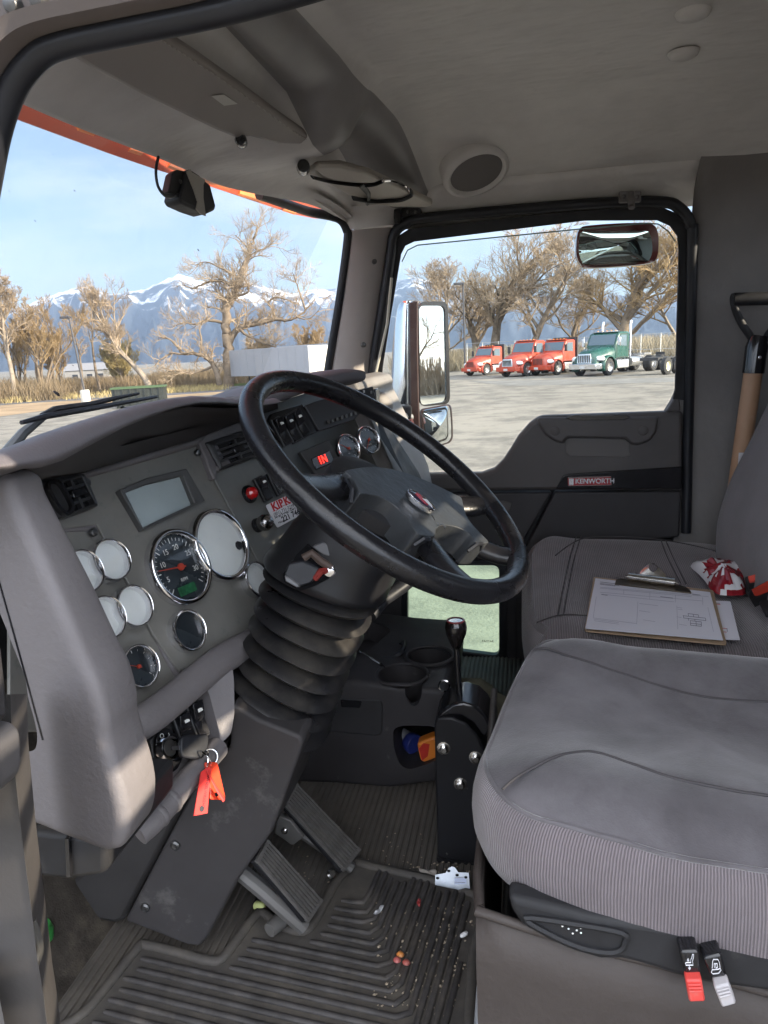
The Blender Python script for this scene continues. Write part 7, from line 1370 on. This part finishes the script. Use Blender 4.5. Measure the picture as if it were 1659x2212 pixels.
MB().prism([P(u, v, 'y', 1.0105) for u, v in [za(1100, 1045), za(1125, 1015), za(1160, 1020), za(1150, 1085), za(1118, 1110)]], (0, 0.003, 0)).build('bottle_label', mat('label_red', (0.5, 0.03, 0.02), 0.4), bt)
fl_ = thing('flashlight', 'small purple and white flashlight lying in the console tray', 'flashlight', P(*za(940, 490), 'z', ztc))
q0, q1 = P(*za(905, 520), 'z', ztc-0.01), P(*za(985, 455), 'z', ztc-0.01); MB().lathe([(0.006, 0), (0.0115, 0.002), (0.0115, (q1-q0).length*0.6), (0.009, (q1-q0).length*0.65)], q0, q1-q0, 16).build('barrel', mat('lilac_barrel', (0.22, 0.2, 0.36), 0.4), fl_); MB().lathe([(0.009, (q1-q0).length*0.65), (0.010, (q1-q0).length)], q0, q1-q0, 16).build('cap', mat('pale_cap', (0.5, 0.5, 0.55), 0.4), fl_)
pn = thing('silver_pen', 'silver pen lying in the console tray beside the boot', 'pen', P(*za(830, 545), 'z', ztc))
q0, q1 = P(*za(775, 510), 'z', ztc+0.004), P(*za(890, 580), 'z', ztc+0.004); MB().tube([q0, q1], 0.005, 10).build('barrel', m_nk, pn); MB().tube([q1, q1+(q1-q0)*0.2], [0.004, 0.001], 8).build('tip', m_gloss, pn)
tag(MB().tube(catmull([P(*za(1000, 470), 'z', ztc), P(*za(1020, 455), 'z', ztc+.005), P(*za(1010, 500), 'z', ztc+.01), P(*za(960, 535), 'z', ztc), P(*za(900, 545), 'z', ztc)], 5), 0.006, 8).build('charging_cable', m_rub, None), 'black coiled cable lying in the console tray', 'cable')
rg_ = MB(); rr_ = []
for i in range(9):
    rr_.append([Vector((-0.155+0.2*j/8, 1.02+0.16*i/8, 1.435-0.10*(j/8)**1.5+0.02*mnoise.noise(Vector((j*.6, i*.6, 2)))+0.012*math.sin(i*1.6+j*0.6))) for j in range(9)])
tag(rg_.grid(rr_).build('rag', mat('olive_rag', (0.15, 0.14, 0.10), 0.95, spec=0.1, var=(20, 0.3), bump=(300, 0.4, 0.001)), None, smooth=70, solid=0.003), 'crumpled olive grey rag behind the shifter tower', 'rag')
# ================================================================== PEDALS, MAT, LITTER
zf = lambda x, y: (475+x*.3906, 1641.6+y*.3906)
def pedal(nm, label, cs, n):
    a, b, c, d = [Vector(x) for x in cs]   # bottom right, bottom left, top left, top right
    r = thing(nm, label, 'pedal', (a+b)/2); up = (b-a).cross(c-b).normalized(); up = up if up.z > 0 else -up
    MB().prism([a, b, c, d], -up*0.010).build('plate', m_st, r, bevel=0.002); m_pr_ = mat('worn_pedal_rib', (0.13, 0.122, 0.115), 0.45, 0.2, var=(40, 0.25))
    for k in range(n):
        t = (k+0.5)/n; q0, q1 = a.lerp(b, t), d.lerp(c, t); w = (b-a).normalized()*0.0022; rb = MB(); rb.prism([q0-w, q0+w, q1+w, q1-w], up*0.006); rb.build('tread_rib', m_pr_, r)
    for t in (0.02, 0.98): q0, q1 = a.lerp(d, t), b.lerp(c, t); w = (d-a).normalized()*0.003; rb = MB(); rb.prism([q0-w, q0+w, q1+w, q1-w], up*0.0055); rb.build('tread_bar', m_pr_, r)
    return r, up
ac, upa = pedal('accelerator_pedal', 'upper ribbed accelerator pedal nearest the console', [(-0.31, 0.736, 1.29), (-0.327, 0.674, 1.29), (-0.43, 0.674, 1.42), (-0.427, 0.739, 1.42)], 8)
MB().tube([Vector((-0.318, 0.705, 1.275)), Vector((-0.40, 0.70, 1.34)), Vector((-0.52, 0.70, 1.42))], 0.010, 10).build('arm', mat('grey_cast_arm', (0.13, 0.125, 0.12), 0.5, 0.4), ac)
MB().prism([P(*zf(x, y), 'y', 0.665) for x, y in [(320, 310), (390, 335), (465, 430), (400, 475), (300, 405)]], (0, 0.008, 0)).build('bracket', MATS['grey_cast_arm'], ac, bevel=0.002)
MB().lathe([(0.006, 0), (0.006, 0.004), (0.004, 0.006), (0, 0.006)], P(*zf(360, 388), 'y', 0.664), (0, -1, 0), 10).build('bolt', m_nk, ac); MB().lathe([(0.009, 0), (0.009, 0.005), (0.006, 0.008), (0, 0.008)], P(*zf(615, 632), 'z', 1.285), (0.5, -0.5, 0.7), 12).build('bolt', m_nk, ac)
bk, upb_ = pedal('brake_pedal', 'lower ribbed brake pedal nearest the column cover', [(-0.34, 0.577, 1.31), (-0.351, 0.527, 1.31), (-0.416, 0.497, 1.44), (-0.417, 0.55, 1.44)], 7)
MB().tube([Vector((-0.36, 0.54, 1.29)), Vector((-0.42, 0.53, 1.36)), Vector((-0.54, 0.55, 1.44))], 0.014, 10).build('arm', MATS['grey_cast_arm'], bk)
sp_ = MB(); q0, q1 = P(*zf(190, 600), 'z', 1.36), P(*zf(280, 700), 'z', 1.33)
hx = []
for k in range(80): t = k/79; a = t*2*math.pi*7; x = (q1-q0).normalized(); y = x.orthogonal().normalized(); z = x.cross(y); hx.append(q0.lerp(q1, t)+y*0.014*math.cos(a)+z*0.014*math.sin(a))
sp_.tube(hx, 0.0028, 6).build('return_spring', mat('dusty_spring', (0.2, 0.19, 0.18), 0.5, 0.5), bk)
MB().lathe([(0.012, -0.03), (0.014, 0.0), (0.012, 0.03)], P(*zf(345, 880), 'z', 1.28), (0.5, 1, 0), 12).build('pivot', mat('dusty_pivot', (0.10, 0.095, 0.09), 0.6), bk)
MB().prism([P(*zf(x, y), 'z', 1.275) for x, y in [(120, 640), (260, 700), (460, 870), (490, 930), (400, 940), (280, 830), (200, 740)]], (0, 0, 0.02)).build('pedal_bracket', MATS['dusty_pivot'], bk, bevel=0.004)
# floor mat with nested L shaped ribs
fm_ = thing('floor_mat', 'dirty black rubber floor mat with nested ribs and raised border', 'floor mat', (-0.3, 0.45, FZ))
m_mat = mat('dirty_mat_rubber', (0.075, 0.068, 0.062), 0.7, spec=0.3, var=(7, 0.35, (0.045, 0.042, 0.04)), dust=((0.17, 0.148, 0.12), 7, 0.42, 0.70, 0.6), bump=(120, 0.35, 0.002))
mo = [(764, 1870), (800, 1876), (1028, 1940), (1022, 2070), (1014, 2212), (1000, 2420), (560, 2420), (60, 2300), (158, 2212), (198, 2178), (297, 2055), (317, 2047), (390, 2064), (459, 2082), (490, 2066), (550, 1985), (573, 1978), (604, 2003), (647, 2018), (670, 2008), (694, 1970), (725, 1913)]
mp3 = catmull([P(u, v, 'z', FZ+0.006) for u, v in mo], 3, True)
MB().prism(mp3, (0, 0, 0.004)).build('mat_sheet', m_mat, fm_, bevel=0)
MB().tube([p+Vector((0, 0, 0.005)) for p in mp3], 0.009, 8, closed=True, flat=0.8).build('mat_border', m_mat, fm_, smooth=60)
zr = FZ+0.0115
def inside(x, y):
    c = False; n_ = len(mp3)
    for i in range(n_):
        a, b = mp3[i], mp3[(i+1) % n_]
        if (a.y > y) != (b.y > y) and x < (b.x-a.x)*(y-a.y)/(b.y-a.y)+a.x: c = not c
    return c
def mdist(x, y): return min((Vector((x, y))-Vector((p.x, p.y))).length for p in mp3)
cor0 = P(*zf(800, 800), 'z', zr); m_rbm = mat('mat_rib_rubber', (0.05, 0.046, 0.045), 0.6, spec=0.35, var=(18, 0.5), dust=((0.17, 0.145, 0.115), 12, 0.5, 0.75, 0.5), bump=(140, 0.3, 0.001))
for k in range(24):
    cx_, cy_ = cor0.x+0.0145*k*0.75, cor0.y-0.0215*k
    p1 = []; x = -0.8
    yend = [y for y in np.arange(cy_, 0.9, 0.006) if inside(cx_+0.12*(y-cy_), y) and mdist(cx_+0.12*(y-cy_), y) > 0.022]
    xs_ = [x for x in np.arange(cx_, -0.9, -0.006) if inside(x, cy_+(x-cx_)*-0.12) and mdist(x, cy_+(x-cx_)*-0.12) > 0.024]
    def run(vals):
        out = vals[:1]
        for v in vals[1:]:
            if abs(v-out[-1]) > 0.02: break
            out.append(v)
        return out
    xs_ = run(xs_) if xs_ and abs(xs_[0]-cx_) < 0.02 else xs_; yend = run(yend) if yend and abs(yend[0]-cy_) < 0.03 else []
    pa_ = [Vector((x, cy_+(x-cx_)*-0.12, zr)) for x in reversed(xs_[2:])]; pb_ = [Vector((cx_+0.12*(y-cy_), y, zr)) for y in yend[2:]]
    pts = pa_+[Vector((cx_-0.004, cy_+0.0035, zr))]*(1 if pa_ and pb_ else 0)+pb_
    pts = pts[::3]+pts[-1:] if len(pts) > 6 else pts
    if len(pts) > 2: MB().tube(pts, [0.004]+[0.0052]*(len(pts)-2)+[0.004], 8, flat=0.75).build('mat_rib', m_rbm, fm_, smooth=70)
# litter
bm2 = thing('metal_bracket', 'galvanised bracket plate with barcode label lying by the shifter tower foot', 'bracket', P(*zf(1285, 670), 'z', FZ))
zz2 = FZ+0.012
def BR(x, y, o=0): return P(*zf(x, y), 'z', zz2+o+0.0)
MB().prism([BR(*q, (730-q[1])*0.00025) for q in [(1190, 692), (1192, 640), (1248, 630), (1266, 602), (1284, 594), (1300, 600), (1318, 626), (1376, 628), (1384, 732)]], (0, 0, 0.0018)).build('bracket_plate', mat('galvanised_plate', (0.42, 0.45, 0.49), 0.35, 0.7, var=(60, 0.15)), bm2)
lb_ = MB().prism([BR(*q, 0.002+(730-q[1])*0.00025) for q in [(1298, 690), (1296, 656), (1362, 652), (1364, 686)]], (0, 0, 0.0004)).build('barcode_label', mat('barcode_paper', (0.5, 0.56, 0.72), 0.5), bm2)
br = MB()
for k in range(8): x = 1304+k*7; br.prism([BR(x, 680, 0.0026+0.012), BR(x+3, 680, 0.0026+0.012), BR(x+3, 662, 0.0026+0.016), BR(x, 662, 0.0026+0.016)], (0, 0, 0.0003))
br.build('barcode', m_ink, lb_)
for x, y in ((1266, 615), (1312, 638), (1360, 650), (1204, 655)): MB().lathe([(0.003, 0), (0.003, 0.0008)], BR(x, y, 0.002+(730-y)*0.00025), (0, 0, 1), 10).build('bracket_hole', m_gloss, bm2)
def scrap(name, label, cat, q, m, z=FZ+0.006, crk=0.006):
    pts = [P(*zf(x, y), 'z', z) for x, y in q]; c = sum(pts, Vector())/len(pts); oo = catmull(pts, 3, True)
    rows = [[c.lerp(p, k)+Vector((0, 0, crk*(0.5+mnoise.noise(p*70+Vector((k*3, 0, 0)))))) for p in oo] for k in (1.0, 0.6, 0.25, 0.02)]
    tag(MB().grid(rows, closeu=True).build(name, m, None, smooth=20, solid=0.0008), label, cat)
m_wp = mat('dirty_white_paper', (0.55, 0.5, 0.45), 0.7, var=(40, 0.2)); m_foil = mat('foil', (0.6, 0.6, 0.62), 0.3, 0.6)
scrap('paper_scrap', 'torn white paper scrap beside the galvanised bracket', 'litter', [(1100, 605), (1140, 612), (1196, 622), (1190, 660), (1160, 685), (1130, 650)], m_wp)
scrap('paper_scrap', 'tiny white paper shred above the mat corner', 'litter', [(1046, 650), (1070, 648), (1088, 660), (1066, 666)], m_wp, crk=0.003)
scrap('foil_wrapper', 'small silver foil wrapper in the mat ribs', 'litter', [(850, 850), (872, 835), (890, 818), (908, 824), (890, 840), (866, 852)], m_foil, FZ+0.016)
scrap('red_wrapper', 'small red wrapper shred in the mat ribs', 'litter', [(1090, 800), (1098, 770), (1112, 772), (1106, 812)], mat('wrapper_red', (0.35, 0.04, 0.04), 0.4), FZ+0.016)
for lab, x, y, c in (('orange round candy on the floor mat', 998, 1076, (0.6, 0.22, 0.05)), ('pinkish red candy left of the orange candy', 980, 1106, (0.42, 0.10, 0.09)), ('red candy right of the orange candy on the mat', 1031, 1120, (0.38, 0.09, 0.07))):
    tag(MB().lathe([(0.0, -0.0045), (0.004, -0.0035), (0.0064, 0), (0.004, 0.0035), (0, 0.0045)], P(*zf(x, y), 'z', FZ+0.016), (0.1, 0.1, 1), 16).build('candy', mat('candy_%02d' % int(x % 97), c, 0.35, dust=((0.5, 0.4, 0.35), 200, 0.5, 0.7, 0.4)), None, smooth=60), lab, 'candy')
tag(MB().lathe([(0, -0.008), (0.003, -0.006), (0.0038, 0), (0.003, 0.006), (0, 0.008)], P(*zf(1350, 965), 'z', FZ+0.017), (1, 0.8, 0.1), 12).build('white_pill', mat('pill_white', (0.75, 0.75, 0.75), 0.4), None, smooth=60), 'single white pill near the right edge of the floor mat', 'pill')
ep_ = thing('ear_plug', 'pale yellow green foam ear plug beside the brake pedal', 'ear plug', P(*zf(218, 810), 'z', FZ+0.012)); q = P(*zf(200, 805), 'z', FZ+0.014); MB().lathe([(0.004, -0.004), (0.008, 0), (0.0075, 0.012), (0.005, 0.017), (0, 0.018)], q, (1, -0.2, 0.1), 14).build('foam', mat('foam_yellow', (0.62, 0.68, 0.28), 0.8), ep_, smooth=60)
rg = random.Random(9); cr1 = MB()
for _ in range(520):
    x, y = rg.choice([(rg.gauss(1080, 130), rg.gauss(950, 110)), (rg.uniform(850, 1300), rg.uniform(1180, 1420)), (rg.gauss(1250, 80), rg.uniform(800, 1300)), (rg.uniform(760, 1380), rg.uniform(560, 700)), (rg.uniform(400, 1200), rg.uniform(300, 700))])
    if y < 560 and rg.random() < 0.5: continue
    p = P(*zf(x, y), 'z', FZ+(0.0115 if y > 760 else 0.004)); s_ = rg.uniform(0.0008, 0.0026)
    cr1.lathe([(s_*0.4, -s_*.4), (s_, 0), (s_*rg.uniform(.3, .7), s_*0.6)], p, (rg.uniform(-.5, .5), rg.uniform(-.5, .5), 1), 5, sx=rg.uniform(.6, 1.6))
tag(cr1.build('crumbs', mat('grit_crumbs', (0.34, 0.28, 0.21), 0.9, var=(300, 0.5)), None, smooth=0), kind='stuff')
bh = []
for k in range(12): bh.append(P(1042-k*1.2, 2120+k*16, 'y', 0.33))
tag(MB().tube(bh, 0.007, 10).build('braided_hose', mat('braided_steel', (0.5, 0.52, 0.55), 0.35, 0.8, bump=(900, 1.0, 0.002)), None, smooth=60), 'braided steel hose between floor mat and seat skirt', 'hose')
# green bottle glimpsed beside the hinge pillar
gb_ = MB().lathe([(0.018, 0), (0.02, 0.006), (0.02, 0.075), (0.016, 0.085)], P(92, 2095, 'z', 1.26), (0.1, 0, 1), 18); tag(gb_.build('green_can', mat('green_can_paint', (0.03, 0.18, 0.04), 0.4), None, smooth=50), 'green can glimpsed on the floor behind the hinge pillar', 'can')
hz = bpy.data.meshes.new('haze'); hb = bmesh.new(); bmesh.ops.create_cube(hb, size=1); bmesh.ops.scale(hb, vec=(17000, 17000, 1120), verts=hb.verts); bmesh.ops.translate(hb, vec=(0, 0, 1120/2-4), verts=hb.verts); hb.to_mesh(hz); hb.free()
ho = bpy.data.objects.new('haze', hz); COL.objects.link(ho); tag(ho, kind='stuff')
hm = bpy.data.materials.new('haze_air'); hm.use_nodes = True; ht = hm.node_tree; ht.nodes.clear(); h1 = ht.nodes.new('ShaderNodeOutputMaterial'); h2 = ht.nodes.new('ShaderNodeVolumePrincipled')
h2.inputs['Color'].default_value = (0.50, 0.68, 1, 1); h2.inputs['Density'].default_value = 1.25e-4; h2.inputs['Anisotropy'].default_value = 0.2
ht.links.new(h2.outputs[0], h1.inputs['Volume']); hz.materials.append(hm)
